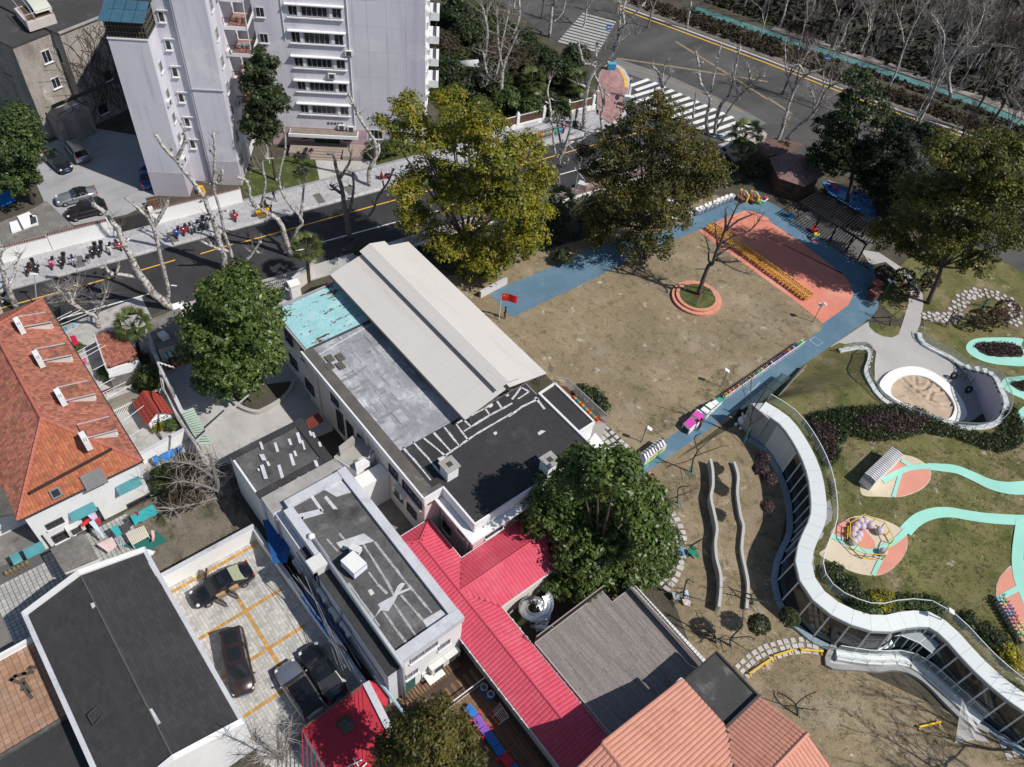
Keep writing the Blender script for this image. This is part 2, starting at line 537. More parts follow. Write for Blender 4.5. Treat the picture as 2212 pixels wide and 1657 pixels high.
for i in range(14):
 t=-11.3+i*1.36;a=RD(max(85+(t+7)*.42,87.2 if i<2 else 84.6),t+.25);b=RD(91+(t+11.6)*.38,t-.25)
 line('zebra_stripe',[a,b],.66,pt_w,.014)
zeb2=mat('paint_worn_white',(.40,.40,.39),.8,.2,2.,.2,12,patches=[((.14,.14,.14),2.,.55,.72)])
for i in range(12):
 u=i/11
 a=G('20',455-155*u,88+178*u);b=G('20',672-110*u,145+190*u)
 line('zebra_stripe',[a,b],.6,zeb2,.014)
for pts in([(680,378),(1000,425),(1657,530)],[(1060,270),(1350,450),(1657,645)]):
 line('worn_line',GL('20',pts),.45,pt_o)
line('worn_line',GL('30',[(0,635),(150,735)]),.45,pt_o)
line('worn_line',GL('30',[(690,835),(870,890)]),.45,pt_o)
line('road_band',GL('20',[(650,405),(1000,525),(1400,705),(1600,820)]),3.4,road_grey,.009)
line('worn_line',GL('20',[(660,415),(900,480),(1240,615),(1500,730)]),.35,pt_o,.013)
# far side of the main road: kerb with a yellow edge, hedge strip, teal cycle path
far=GL('D',[(1340,14),(1660,132),(1870,214),(2212,336),(2500,470)])
line('yellow_line',[p+Vec((.35,-.9,0))for p in far],.3,pt_y,.05)
b=MB();rb=ribbon(far,.5);b.prism(rb,0,.14);struct('kerb',b,kerb_m)
sheet('far_path',ribbon([p+Vec((-.6,2.,0))for p in far],2.6),.01,mat('far_path',(.16,.14,.12),.9,.3,.6))
teal_p=GL('D',[(1500,18),(1570,42),(1660,72),(1790,115),(1960,172),(2110,225),(2212,268),(2330,320)])
line('cycle_path',curve(teal_p,4),2.0,mat('teal_path',(.085,.20,.20),.85,.25,.5,patches=[((.12,.12,.1),.5,.6,.8)]),.012)
sheet('far_pavement',ribbon([p+Vec((-1.,2.6,0))for p in teal_p[2:]],2.4),.008,mat('far_pave',(.26,.23,.21),.9,.3,.5,patches=[((.1,.09,.07),.4,.5,.75)]))

# north pavement with slabs
struct('pavement',MB().prism([RD(-60,-7.1),RD(78.5,-7.6),RD(78.5,-2.9),RD(-60,-2.9)],-.02,.10),joint_m)
sl=box_piece('slab',1.14,.50,.03,slab_m,.008)
ms=[]
for i in range(-8,68):
 for j in range(8):
  s_,t_=i*1.17+(.58 if j%2 else 0),-6.75+j*.53
  if-10<s_<77.5:ms.append(frame(RD(s_,t_,.098),RE,-RN))
pavement=bpy.data.objects['pavement']
pcs(pavement,'slab',sl,ms)
kb=box_piece('kerb_stone',.98,.46,.05,kerb_m,.015)
kbase=struct('kerb',MB().prism([RD(-60,-2.9),RD(79,-2.9),RD(79,-2.42),RD(-60,-2.42)],-.02,.115),joint_m)
pcs(kbase,'kerb_stone',kb,[frame(RD(i*1.0,-2.66,.113),RE,-RN)for i in range(-12,79)])
dk=mat('tree_pit',(.13,.125,.12),.9,.2,1.)
for s_ in(-3.2,7.6,17.4,27.4,34.6,38.5,47):
 sheet('tree_pit',[RD(s_,-4.9),RD(s_+.9,-4.9),RD(s_+.9,-2.95),RD(s_,-2.95)],.134,dk)
cn=GL('20',[(545,735),(552,600),(560,480),(600,425),(640,405),(715,448),(752,510),(762,575),(752,660),(735,725),(690,775),(640,808)],.1)
corner=struct('corner_pavement',MB().prism(cn,-.02,.10),joint_m)
pb=box_piece('paving_brick',.48,.30,.03,pink_brick,.006)
cc=[(p[0],p[1])for p in cn]
xs=[p[0]for p in cc];ys=[p[1]for p in cc];ms=[]
y=min(ys);j=0
while y<max(ys):
 x=min(xs)+(.25 if j%2 else 0)
 while x<max(xs):
  if inside(x,y,cc)and inside(x+.2,y+.1,cc)and inside(x-.2,y-.1,cc):ms.append(frame((x,y,.098),(1,0,0),(0,1,0)))
  x+=.5
 y+=.32;j+=1
pcs(corner,'paving_brick',pb,ms)
b=MB();b.prism(ribbon(cn[4:],.55),0,.135);struct('kerb',b,kerb_m)
line('yellow_line',[p+Vec((-.5,-.2,0))for p in cn[4:8]],.45,pt_y,.131)
struct('pavement',MB().prism([RD(14.6,7.0),RD(92,7.0),RD(92,9.2),RD(14.6,9.2)],-.02,.12),concrete)
# lower left of the street by the gardens
sheet('alley',[(-80,-12),(-35.5,-12),(-35.5,-6.5),(-45,-4),(-80,-4)],.0,conc_d)

# forecourts
sheet('tower_forecourt',GL('00',[(190,980),(420,885),(610,830),(900,880),(1020,1290),(820,1390),(480,1460),(300,1340),(235,1190)]),.004,mat('forecourt',(.33,.33,.34),.85,.12,.3,.1,6,patches=[((.26,.26,.27),.8,.5,.75,(1,.25,1))]))
sheet('block_forecourt',[FA(-3.4,6.5),FA(.6,6.5),FA(.6,1.5),FA(-3.4,1.5)],.008,concrete)
sheet('block_forecourt',[RD(37.4,-13),RD(43.0,-10),RD(45.5,-7),RD(36,-7)],.006,concrete)
sheet('front_lawn',[RD(27.5,-7.3),RD(36.5,-7.3),RD(38,-12.8),RD(32,-14.5),RD(27.5,-11)],.02,grass_g)
sheet('front_lawn',[RD(44,-7.3),RD(60,-7.7),RD(60,-14),RD(46,-11.5)],.02,grass_g)
sheet('side_garden',[RD(58,-8),RD(78,-8.2),RD(84,-12),RD(80,-45),RD(56,-45)],.004,mat('garden_floor',(.05,.055,.025),.95,.3,.4,.3,5,bump=.6,patches=[((.13,.12,.07),.3,.55,.75)]))
sheet('school_forecourt',GL('D',[(300,700),(640,600),(720,930),(530,1010),(440,990),(395,900)]),.004,concrete)
sheet('house_yard',[(-60,3.5),(-45.2,3.5),(-45.2,9.8),(-60,11.5),(-69,12.5),(-69,4)],.006,mat('yard',(.40,.39,.38),.85,.2,.8,patches=[((.25,.24,.22),.9,.5,.7)]))
# car park of small setts
lot=[(-36.9,1.05),(-36.9,8.75),(-28,9.2),(-17,9.3),(-16,4),(-20.5,.9)]
sett=mat('sett',(.47,.455,.43),.85,.12,.3,.12,9,rnd=.17,patches=[((.27,.265,.26),.5,.52,.7)])
sett_y=mat('sett_yellow',(.50,.27,.07),.85,.1,.5,.1,9,rnd=.2)
park=sheet('car_park',lot,.0,mat('sett_joint',(.24,.235,.225),.95))
sm,sy=box_piece('sett',.252,.252,.02,sett,.008),box_piece('sett',.252,.252,.02,sett_y,.008)
m1,m2=[],[]
for i in range(90):
 for j in range(32):
  x,y=-36.8+i*.265,1.1+j*.265
  if not inside(x,y,lot):continue
  yl=abs(y-5.05)<.14 and x<-20.5 and x>-34.5 or any(abs(x-c)<.14 for c in(-31.3,-27.6,-24.0))and 1.3<y<8 or abs(x+36.1)<.14
  (m2 if yl else m1).append(frame((x,y,.0),(1,0,0),(0,1,0)))
pcs(park,'sett',sm,m1);pcs(park,'yellow_sett',sy,m2,120,'yellow_sett_field')
# alley of dark mesh paving between the house and the long shed
alley=sheet('paved_alley',[(-46,-9.5),(-37.4,-9.5),(-37.4,-3.5),(-38.2,1.0),(-44.9,1.2),(-45.3,-5.5)],.004,mat('alley_joint',(.1,.1,.1),.95))
sa=box_piece('sett',.3,.3,.03,mat('alley_sett',(.36,.36,.35),.85,.15,.5,rnd=.14),.012)
pcs(alley,'sett',sa,[frame((-46+i*.335,-9.3+j*.335,.004),(1,0,0),(0,1,0))for i in range(26)for j in range(32)if-46+i*.335<-37.6 and not(-46+i*.335<-44.8+(.5 if j<12 else 0))],200)
sheet('back_garden',[(-45,1.1),(-38.2,1.0),(-36.9,1.3),(-36.9,9),(-45,9.5)],.002,mat('back_garden',(.16,.14,.11),.95,.3,.6,.3,6,bump=.5,patches=[((.05,.055,.025),.5,.5,.65),((.32,.31,.29),.4,.6,.75)]))

# school yard
sheet('lawn',GL('D',[(960,600),(1100,560),(1250,520),(1545,420),(1700,500),(1870,690),(1388,1045),(1290,940),(1180,810)]),.002,brown_lawn)
sheet('sandy_lawn',GL('D',[(1385,1035),(1660,878),(1700,1100),(1680,1200),(1700,1280),(1800,1375),(1840,1440),(2300,1657),(2300,1800),(1790,1760),(1500,1420),(1440,1260),(1470,1150),(1400,1060)]),.001,brown_lawn)
upper=GL('A1',[(-160,1390),(400,1120),(900,905),(1000,875),(1500,640),(1800,530),(1960,545),(2209,660)])+GL('A2',[(350,730),(900,1100),(1620,1640)])+GL('31',[(480,110),(530,180),(552,250),(520,320),(355,438)])
outer=GL('31',[(560,-10),(690,80),(740,200),(720,330),(650,420)])
top=GL('A1',[(-160,1000),(400,900),(820,700),(1090,545),(1600,360),(1900,330),(2209,370)])+GL('A2',[(430,430),(640,560),(1000,890),(1300,1070),(1700,1350),(2150,1640)])
lw=GL('21',[(0,398),(420,200),(820,10)]);up_=GL('21',[(-150,240),(0,178),(130,125),(500,-40)])
sheet('blue_path',lw[:2]+upper[:9]+upper[9:11]+GL('A2',[(2130,1600),(1700,1352),(1300,1072),(1000,892),(640,562),(430,432)])+GL('A1',[(2209,370),(1900,330),(1600,360),(1090,545),(820,700),(400,900),(-160,1000)])+up_[::-1],.014,blue_r)
sheet('blue_path',GL('A2',[(900,1100),(1620,1640)])+GL('31',[(480,110),(530,180),(552,250),(520,320),(355,438)])+[Vec((-24.1,70,0)),Vec((-23.5,39.4,0)),Vec((-22.0,38.4,0)),Vec((-21.9,70,0)),Vec((-22.0,76.2,0))]+GL('31',[(650,424),(712,340),(722,220),(690,90),(600,20)])+GL('A2',[(2130,1600),(1700,1352),(1300,1072)]),.010,blue_r)
sheet('orange_pad',GL('A1',[(1000,880),(1500,640),(1800,530),(1960,545),(2209,660)])+GL('A2',[(350,730),(900,1100),(1620,1640)])+GL('31',[(480,110),(530,180),(552,250),(520,320),(355,438),(225,330),(0,165)]),.018,orange_rubber)
chalk=mat('chalk',(.45,.5,.55),.9)
for k,pts in(('21',[(800,1340),(885,1352),(840,1390)]),('21',[(1530,885),(1575,852),(1605,815)]),('31',[(270,545),(305,525),(355,560),(320,585),(270,545)])):
 line('chalk_mark',GL(k,pts),.06,chalk,.02)

# lawn on the hill, cut out round the sunken sand court and the pavilion
KH_OUT=curve(GHL('31',[(455,605),(560,590),(655,600),(685,660),(660,740),(690,830),(770,930),(930,1010),(1130,1075),(1290,1095),(1420,1085),(1500,1040),(1530,940),(1500,870),(1350,740),(1200,680),(1060,610),(985,560),(962,500),(985,480)],.2),5)
for _p in KH_OUT:_p.z=0.
SN_RIM=curve([GH('D',x,y,.3)for x,y in[(1652,872),(1705,905),(1745,960),(1772,1020),(1783,1080),(1782,1130),(1757,1190),(1755,1240),(1790,1290),(1850,1322),(1900,1332),(1955,1322),(2010,1325),(2060,1360),(2120,1425),(2180,1478),(2240,1520),(2330,1580)]],5)
HB=[Vec((-22.0,54.2,0)),Vec((-22.0,75,0)),Vec((-20,77,0)),Vec((-4,100,0)),Vec((30,110,0)),Vec((45,70,0)),Vec((22,52,0))]
hpoly=[(p[0],p[1])for p in HB]+[(p[0]-.2,p[1])for p in SN_RIM[::-1]]
khp=[(p[0],p[1])for p in KH_OUT]
st_=.4
xs=np.arange(-22.2,30,st_);ys=np.arange(40,108,st_)
vid={};hv=[];hf=[]
def _v(i,j):
 if(i,j)not in vid:
  vid[(i,j)]=len(hv);x,y=xs[i],ys[j]
  hv.append((x,y,hill(x,y)+.02*math.sin(x*1.7)*math.sin(y*1.3)))
 return vid[(i,j)]
for i in range(len(xs)-1):
 for j in range(len(ys)-1):
  x,y=xs[i]+st_/2,ys[j]+st_/2
  if inside(x,y,hpoly)and not inside(x,y,khp):
   hf.append((_v(i,j),_v(i+1,j),_v(i+1,j+1),_v(i,j+1)))
o=link('hill_lawn',np_mesh('hill_lawn',hv,hf,hill_lawn,smooth=True),None,'structure')

path_m=mat('garden_path',(.40,.39,.385),.85,.1,.3,.08,6,patches=[((.5,.46,.42),1.2,.66,.72)])
sheet('garden_path',GL('31',[(400,590),(650,424),(655,460),(690,495),(740,520),(800,530),(845,510),(875,420),(910,305),(1005,320),(985,440),(960,500),(975,560),(1060,620),(1200,700),(1400,850),(1420,1000),(1300,1080),(1120,1060),(900,980),(760,900),(690,800),(690,700),(700,620),(640,560),(560,560)]),.02,path_m)
drape('garden_path',GHL('31',[(910,305),(1005,320),(1000,250),(960,180),(900,100),(840,60),(720,-20),(600,-40),(660,60),(760,40),(850,110),(920,210)]),path_m,.03)
sheet('side_lawn',GL('D',[(1880,640),(1960,560),(2212,470),(2400,560),(2350,760),(2000,725),(1985,650),(1940,690)]),.003,hill_lawn)
# stepping discs
disc_m=mat('stone_disc',(.46,.44,.42),.8,.1,1.,rnd=.1)
dc=curve(GHL('31',[(1010,390),(1090,400),(1170,400),(1220,350),(1250,290),(1300,255),(1370,240),(1460,250),(1540,280),(1590,320),(1600,370),(1590,420),(1570,470)]),8)
gpath=drape('disc_path',ribbon(dc,1.9),mat('disc_bed',(.14,.115,.08),.95,.25),.03)
dm=MB();dm.lathe((0,0,0),[(.30,0),(.29,.05),(.27,.06)],10)
dmesh=dm.mesh('stone_disc',disc_m)
dms=[]
_acc=[dc[0]]
for p in dc[1:]:
 if(p-_acc[-1]).length>.56:_acc.append(p)
dc=_acc
for i,p in enumerate(dc[:-1]):
 d=(dc[i+1]-p).normalized();nn=Vec((-d.y,d.x,0))
 for k in((-.62,0,.62)if i%2 else(-.34,.34)):
  if True:
   c=p+nn*(k+RU(-.06,.06))+d*RU(-.1,.1)
   if True:
    sc_=RU(.75,1.05)
    dms.append(frame((c.x,c.y,hill(c.x,c.y)+.05),(sc_,0,0),(0,sc_,0),(0,0,1)))
for m_ in dms:
 o=link('stone_disc',dmesh,gpath);o.matrix_basis=m_
# teal rings and streams on the hill
def ring(name,outer_,inner_,bed=None):
 drape(name,outer_,teal_r,.035,cuts=3)
 if inner_:drape('planting_bed',inner_,bed or soil,.06)
ring('teal_path',curve(GHL('31',[(1640,535),(1420,530),(1320,545),(1280,590),(1310,640),(1400,685),(1520,708),(1700,712),(1700,650),(1640,580)]),4,True),curve(GHL('31',[(1340,590),(1360,568),(1460,562),(1580,572),(1640,600),(1640,650),(1520,655),(1400,640)]),4,True))
ring('teal_path',curve(GHL('31',[(1700,790),(1600,783),(1530,795),(1512,830),(1550,880),(1640,922),(1720,940)]),4,True),curve(GHL('31',[(1570,830),(1610,818),(1700,820),(1700,880),(1620,870)]),3,True))
ring('teal_path',curve(GHL('31',[(1700,970),(1640,985),(1615,1030),(1640,1085),(1720,1120)]),4,True),None)
_sz=[.04]
def stream(pts,w_):_sz[0]+=.012;drape('teal_path',ribbon(curve(pts,6),w_),teal_r,_sz[0])
stream(GHL('31',[(1040,1365),(1120,1372),(1220,1385),(1330,1430),(1440,1480),(1560,1505),(1700,1500)]),[.75+.02*i for i in range(37)])
stream(GHL('32',[(890,130),(930,85),(990,40),(1080,10),(1180,5),(1300,25),(1450,45),(1640,55),(1720,55)]),1.05)
stream(GHL('32',[(1645,60),(1635,140),(1622,240),(1618,340),(1630,440),(1660,520),(1690,600)]),.95)
def leaf(name,out,salmons,veins,veinw):
 base=drape('leaf_plaza',curve(out,4,True),cream_r,.035,cuts=3)
 for i_,s_ in enumerate(salmons):drape('salmon_patch',s_,salm_r,.05+.006*i_)
 for i_,(v_,w_)in enumerate(zip(veins,veinw)):drape('vein',ribbon(curve(v_,4),w_),teal_r,.085+.008*i_)
g31=lambda*p:GHL('31',p)
leaf('leaf_plaza',g31((612,1550),(598,1480),(640,1400),(720,1330),(800,1295),(890,1290),(980,1320),(1040,1370),(1055,1420),(1030,1480),(960,1530),(850,1562),(720,1560)),
 [g31((650,1400),(740,1325),(850,1330),(915,1355),(850,1395),(740,1450),(660,1440)),g31((855,1405),(960,1380),(1045,1385),(1052,1430),(1025,1482),(955,1530),(850,1560),(820,1562))],
 [g31((740,1460),(830,1410),(920,1375),(1060,1362)),g31((860,1400),(835,1480),(810,1563)),g31((920,1365),(860,1325))],[.55,.32,.4])
g32=lambda*p:GHL('32',p)
leaf('leaf_plaza',g32((332,275),(385,225),(405,140),(460,70),(560,30),(680,35),(800,75),(880,125),(907,190),(890,270),(830,350),(760,400),(680,415),(560,395),(430,335)),
 [g32((405,160),(440,85),(530,45),(580,60),(690,190),(700,255),(640,262),(540,215)),g32((800,205),(895,130),(908,190),(890,270),(830,350),(760,400),(695,412),(740,290))],
 [g32((405,155),(480,190),(640,262),(730,240),(830,185),(905,115)),g32((745,285),(710,350),(680,414))],[.5,.34])
leaf('leaf_plaza',g32((1600,340),(1530,390),(1490,450),(1478,520),(1490,580),(1560,700),(1640,820),(1760,860),(1760,330)),
 [g32((1605,345),(1530,392),(1490,452),(1480,520),(1490,560),(1610,500),(1620,440)),g32((1500,590),(1620,520),(1740,640),(1740,850),(1650,820),(1560,700))],
 [g32((1490,572),(1560,530),(1640,490),(1720,450))],[.45])
# sunken sand pit
b=MB()
# ------------------------------------------------------------------ building materials
facade=mat('facade',(.60,.60,.66),.85,.07,.12,.05,6,patches=[((.50,.47,.57),.35,.48,.70,(1,1,.12)),((.42,.39,.49),.9,.58,.76,(1,1,.06)),((.68,.68,.72),.25,.55,.7),((.36,.34,.38),2.2,.66,.8,(1,1,.04),.7)])
fac_w=mat('facade_white',(.70,.70,.72),.85,.06,.3)
plinth_m=mat('plinth',(.47,.44,.49),.85,.08,.3)
rose_m=mat('rose_render',(.46,.33,.36),.85,.1,.4)
wh_w=mat('white_wall',(.72,.72,.72),.85,.07,.25,.05,6,patches=[((.55,.55,.55),.6,.6,.85,(1,1,.3))])
cr_w=mat('cream_wall',(.62,.58,.54),.85,.07,.3,patches=[((.5,.47,.44),.7,.58,.8,(1,1,.25))])
pink_wall=mat('pink_wall',(.56,.42,.43),.85,.08,.3,patches=[((.46,.34,.36),.7,.58,.8,(1,1,.25))])
sh_w=mat('shed_wall',(.62,.63,.66),.85,.1,.3,patches=[((.4,.4,.42),.7,.55,.8,(1,1,.2)),((.2,.2,.2),1.6,.68,.8,(1,1,.2))])
glass=mat('window_glass',(.022,.027,.032),.08,.2,.8,0,spec=.6)
glass_blue=mat('glass_blue',(.05,.12,.17),.12,.25,.5,0,spec=.7)
frame_m=mat('window_frame',(.42,.42,.44),.6,.1)
fr_d=mat('frame_dark',(.06,.06,.06),.6,.1)
fr_w=mat('frame_white',(.72,.72,.72),.6,.05)
iron=mat('iron',(.045,.04,.04),.6,.15)
bit=mat('bitumen',(.040,.040,.042),.9,.16,.25,.18,5,patches=[((.085,.085,.085),.3,.56,.78),((.028,.028,.03),.5,.55,.75)])
bitumen2=mat('bitumen_pale',(.095,.095,.095),.9,.25,.3,.2,5,patches=[((.2,.2,.2),.35,.52,.75),((.04,.04,.04),.5,.5,.7)])
silver_coat=mat('silver_coat',(.26,.265,.29),.8,.14,.5,.12,5,patches=[((.44,.45,.48),.34,.47,.64,(1.0,1.5,1)),((.20,.205,.22),1.3,.54,.64,(1.5,.35,1)),((.50,.51,.54),1.6,.60,.67,(.4,1.7,1)),((.56,.57,.60),.5,.62,.74)])
seam_white=mat('seam_white',(.55,.56,.60),.85,.2,2.,.2,9)
rim_g=mat('rim_grey',(.50,.51,.55),.8,.12,.6,patches=[((.3,.3,.32),.7,.55,.8)])
conc_rim=mat('conc_rim',(.33,.32,.30),.9,.2,.8,patches=[((.15,.14,.12),1.2,.58,.8)])
canopy_m=mat('canopy_sheet',(.585,.56,.53),.6,.04,.2,.03,5,patches=[((.50,.47,.43),.5,.55,.8,(.15,1.4,1)),((.44,.40,.36),2.4,.68,.78,(.12,1.5,1))])
sky_paint=mat('rusty_blue_sheet',(.30,.55,.58),.6,.06,.6,patches=[((.42,.62,.64),.8,.5,.7),((.13,.05,.03),1.3,.60,.615,(1.6,.55,1)),((.12,.045,.03),3.5,.635,.65),((.10,.035,.02),.5,.64,.655,(2.2,.4,1))])
tile_red=mat('clay_tile',(.325,.125,.085),.85,.12,.3,.15,8,rnd=.30,hue=.012,patches=[((.20,.09,.065),.35,.52,.72)])
tile_new=mat('clay_tile_orange',(.36,.125,.065),.85,.1,.4,.1,8,rnd=.20,hue=.01,patches=[((.25,.09,.05),.6,.55,.75)])
tile_terra=mat('terracotta_sheet',(.55,.265,.195),.75,.06,.4,.05,8,rnd=.05,patches=[((.40,.15,.10),.35,.55,.75)])
tile_pink=mat('red_pressed_tile',(.57,.078,.125),.6,.08,.3,.05,8,rnd=.06,patches=[((.60,.125,.17),.35,.5,.72),((.42,.05,.08),1.3,.62,.76)])
sheet_red=mat('red_sheet',(.42,.03,.05),.6,.1,.4,rnd=.06)
shingle_m=mat('shingle',(.043,.043,.045),.9,.12,.3,.15,9,rnd=.12)
brown_slab=mat('brown_slab',(.34,.20,.13),.85,.12,.3,.15,8,rnd=.14,patches=[((.38,.27,.21),.5,.55,.75)])
turq=mat('turquoise_awning',(.14,.45,.50),.5,.15,.8,patches=[((.35,.58,.6),.9,.55,.75)])
blue_sheet=mat('blue_sheet',(.02,.10,.30),.5,.12,.6,rnd=.08)
green_sheet=mat('pale_green_sheet',(.42,.52,.44),.6,.1,.6,rnd=.06)
wood_board=mat('deck_board',(.24,.215,.205),.8,.1,.5,.22,7,rnd=.16,noise_vec=(.3,3,1))
wood_brown=mat('brown_timber',(.115,.065,.045),.8,.15,.6,.2,8,rnd=.2)
wood_terrace=mat('terrace_board',(.20,.12,.075),.8,.12,.5,.2,7,rnd=.15)
ac_m=mat('aircon',(.62,.62,.60),.7,.08)
vine_m=mat('vine',(.085,.068,.054),.95,.3)
gl_clear=mat('clear_glass',(.75,.85,.85),.03,0,fine=0,alpha=.13,spec=.5)

def PLN(k,x,y,p0,nrm):
 d=ray(k,x,y);n_=np.array(nrm,float);c=np.array([0,0,CAM_H])
 t=((np.array(p0,float)-c)@n_)/(d@n_)
 return Vec(c+d*t)
_win={}
def win(parent,c,ux,w_,h,mull=1,frame_mat=None,sill=True,rows=1,glass_m=None,name='window'):
 """c centre on the wall face, ux level unit vector along the wall, seen from outside with ux to the right"""
 frame_mat=frame_mat or frame_m;glass_m=glass_m or glass
 key=(round(w_,2),round(h,2),mull,frame_mat.name,sill,rows,glass_m.name)
 if key not in _win:
  b=MB();t=.06
  for x in(-w_/2+t/2,w_/2-t/2):b.box((x,0.03,0),(t,.1,h))
  for z in(-h/2+t/2,h/2-t/2):b.box((0,0.03,z),(w_-2*t,.1,t))
  for i in range(1,mull):b.box((-w_/2+w_*i/mull,.025,0),(.05,.07,h-2*t))
  for i in range(1,rows):b.box((0,.022,-h/2+h*i/rows),(w_-2*t,.06,.04))
  sl_=None
  if sill:
   s2=MB();s2.box((0,.09,-h/2-.05),(w_+.16,.2,.09));sl_=s2.mesh('sill',fac_w)
  p=MB();p.box((0,.0,0),(w_-.1,.035,h-.1))
  _win[key]=(b.mesh('window',frame_mat),p.mesh('pane',glass_m),sl_)
 fm,pm,sm_=_win[key]
 org=Vec((0,0,0))
 q_=parent
 while q_ is not None:org=org+q_.matrix_basis.translation;q_=q_.parent
 n=Vec((ux[1],-ux[0],0))
 o=link(name,fm,parent)
 o.matrix_basis=frame(Vec(c)-org,ux,n,(0,0,1))
 link('pane',pm,o)
 if sm_:link('sill',sm_,o)
 return o
def block(parent,name,pts,z0,z1,m,kind=None):
 return MB().prism([Vec(p)for p in pts],z0,z1).mk(name,m,parent,kind=kind)
def rect(x0,y0,x1,y1):return[Vec((x0,y0,0)),Vec((x1,y0,0)),Vec((x1,y1,0)),Vec((x0,y1,0))]
_ac=None
def aircon(parent,c,ux,s=1.):
 global _ac
 if _ac is None:
  b=MB();b.box((0,.17,0),(.85,.32,.58));b.box((0,.345,.0),(.5,.02,.46),mi=1)
  b.box((-.3,.15,-.34),(.05,.4,.06),mi=1);b.box((.3,.15,-.34),(.05,.4,.06),mi=1)
  _ac=b.mesh('aircon',[ac_m,fr_d])
 org=Vec((0,0,0));q_=parent
 while q_ is not None:org=org+q_.matrix_basis.translation;q_=q_.parent
 n=Vec((ux[1],-ux[0],0))
 o=link('aircon',_ac,parent)
 o.matrix_basis=frame(Vec(c)-org,Vec(ux)*s,n*s,(0,0,s))
 return o
def seam(parent,k,pts,z,w_=.14,m=None,name='seam'):
 P=[G(k,x,y,z)for x,y in pts]
 b=MB()
 for i in range(len(P)-1):
  # torn, uneven tape: several short runs
  n=max(2,int((P[i+1]-P[i]).length/.5));d=(P[i+1]-P[i])/n
  for j in range(n):
   a_=P[i]+d*j+Vec((RU(-.02,.02),RU(-.02,.02),0));c_=P[i]+d*(j+1.05)
   b.bar(a_,c_,w_*RU(.7,1.35),.016)
 b.v=[(x,y,zz+.012)for x,y,zz in b.v]
 return b.mk(name,m or seam_white,parent)
def roof_patch(parent,k,pts,z,m=None,name='roof_patch',h=.012):
 b=MB();b.prism(GL(k,pts,z),z,z+h);return b.mk(name,m or seam_white,parent)

# ------------------------------------------------------------------ white apartment tower (left)
T=thg('apartment_tower','tall white stepped apartment tower with a glazed rooftop porch and small windows','apartment block',FA(-15,4))
block(T,'wall',[FA(-20.4,11.8),FA(-16.5,11.8),FA(-16.5,-6),FA(-20.4,-6)],3.3,19.0,facade)
block(T,'plinth',[FA(-20.42,11.82),FA(-16.48,11.82),FA(-16.48,-6),FA(-20.42,-6)],0,3.3,plinth_m)
block(T,'wall',[FA(-16.5,8.6),FA(-14.2,8.6),FA(-14.2,-6),FA(-16.5,-6)],0,26,facade)
block(T,'wall',[FA(-14.2,9.1),FA(-10.9,9.1),FA(-10.9,4.4),FA(-14.2,4.4)],3.3,26,facade)
block(T,'plinth',[FA(-14.22,9.12),FA(-10.88,9.12),FA(-10.88,4.4),FA(-14.2,4.4)],0,3.3,plinth_m)
block(T,'wall',[FA(-14.2,4.4),FA(-10.9,4.4),FA(-10.9,-6),FA(-14.2,-6)],0,26,fac_w)
# glazed porch on the left block
pc=MB()
for i in range(13):
 f_=-20.35+i*.315
 pc.box(FA(f_,11.7,19.95),(.06,.06,1.9),A_FAC)
for z in(19.05,19.6,20.2,20.9):pc.box(FA(-18.45,11.7,z),(3.95,.08,.09),A_FAC)
for i in range(9):
 pc.box(FA(-16.5,11.6-i*.6,19.95),(.06,.06,1.9),A_FAC)
for z in(19.05,19.6,20.2,20.9):pc.box(FA(-16.5,9.2,z),(.08,5.,.09),A_FAC)
pc.mk('porch_frame',mat('porch_timber',(.10,.085,.07),.8,.2),T)
block(T,'porch_glazing',[FA(-20.3,11.62),FA(-16.6,11.62),FA(-16.6,6.5),FA(-20.3,6.5)],19.0,20.9,glass)
b=MB()
for i in range(4):
 a,c=-20.6+i*1.09,-20.6+(i+1)*1.09-.05
 b.add([FA(a,12.4,20.95),FA(c,12.4,20.95),FA(c,10.6,21.35),FA(a,10.6,21.35),FA(a,12.4,20.9),FA(c,12.4,20.9),FA(c,10.6,21.3),FA(a,10.6,21.3)],[(0,1,2,3),(7,6,5,4),(4,5,1,0),(5,6,2,1),(6,7,3,2),(7,4,0,3)])
 b.add([FA(a,10.55,21.36),FA(c,10.55,21.36),FA(c,9.3,21.7),FA(a,9.3,21.7)],[(0,1,2,3)])
b.mk('porch_roof_glass',glass_blue,T)
b=MB();b.box(FA(-18.45,8.9,21.75),(4.6,.7,.25),A_FAC);b.box(FA(-18.4,7.9,22.1),(4.2,1.6,.9),A_FAC);b.mk('porch_ridge',mat('porch_timber2',(.07,.06,.055),.8,.2),T)
MB().box(FA(-18.45,11.84,18.95),(3.98,.1,.12),A_FAC).mk('cornice',fac_w,T)
for i,z in enumerate((19.9,16.95,13.95,10.95,7.95,5.1)):
 win(T,FA(-15.7,8.62,z),FF,.62,1.1,1,fr_w)
 MB().box(FA(-15.35,8.75,z+.75),(1.3,.12,.08),A_FAC).mk('drip_ledge',fac_w,T)
MB().tube([FA(-14.35,8.95,0),FA(-14.35,8.95,26)],.09,6).mk('drainpipe',fr_w,T)
MB().tube([FA(-14.75,8.75,0),FA(-14.75,8.75,7)],.05,5).mk('drainpipe',frame_m,T)
MB().box(FA(-12.5,9.17,12.35),(3.4,.12,.1),A_FAC).mk('ledge',frame_m,T)
FB=-FG  # along the right-hand side faces (seen from the right)
for z in(16.6,13.5,10.7,8.2):win(T,FA(-16.48,10.3,z-1.2),FB,.8,1.1,2,frame_m)
for i,z in enumerate((24,20.9,17.85,14.8,11.75,8.7,5.65,2.6)):win(T,FA(-10.88,7.3,z),FB,.95,1.25,3,frame_m,True,2)
for z in(15.2,8.1):aircon(T,FA(-16.48,11.0,z-3.5),FB)
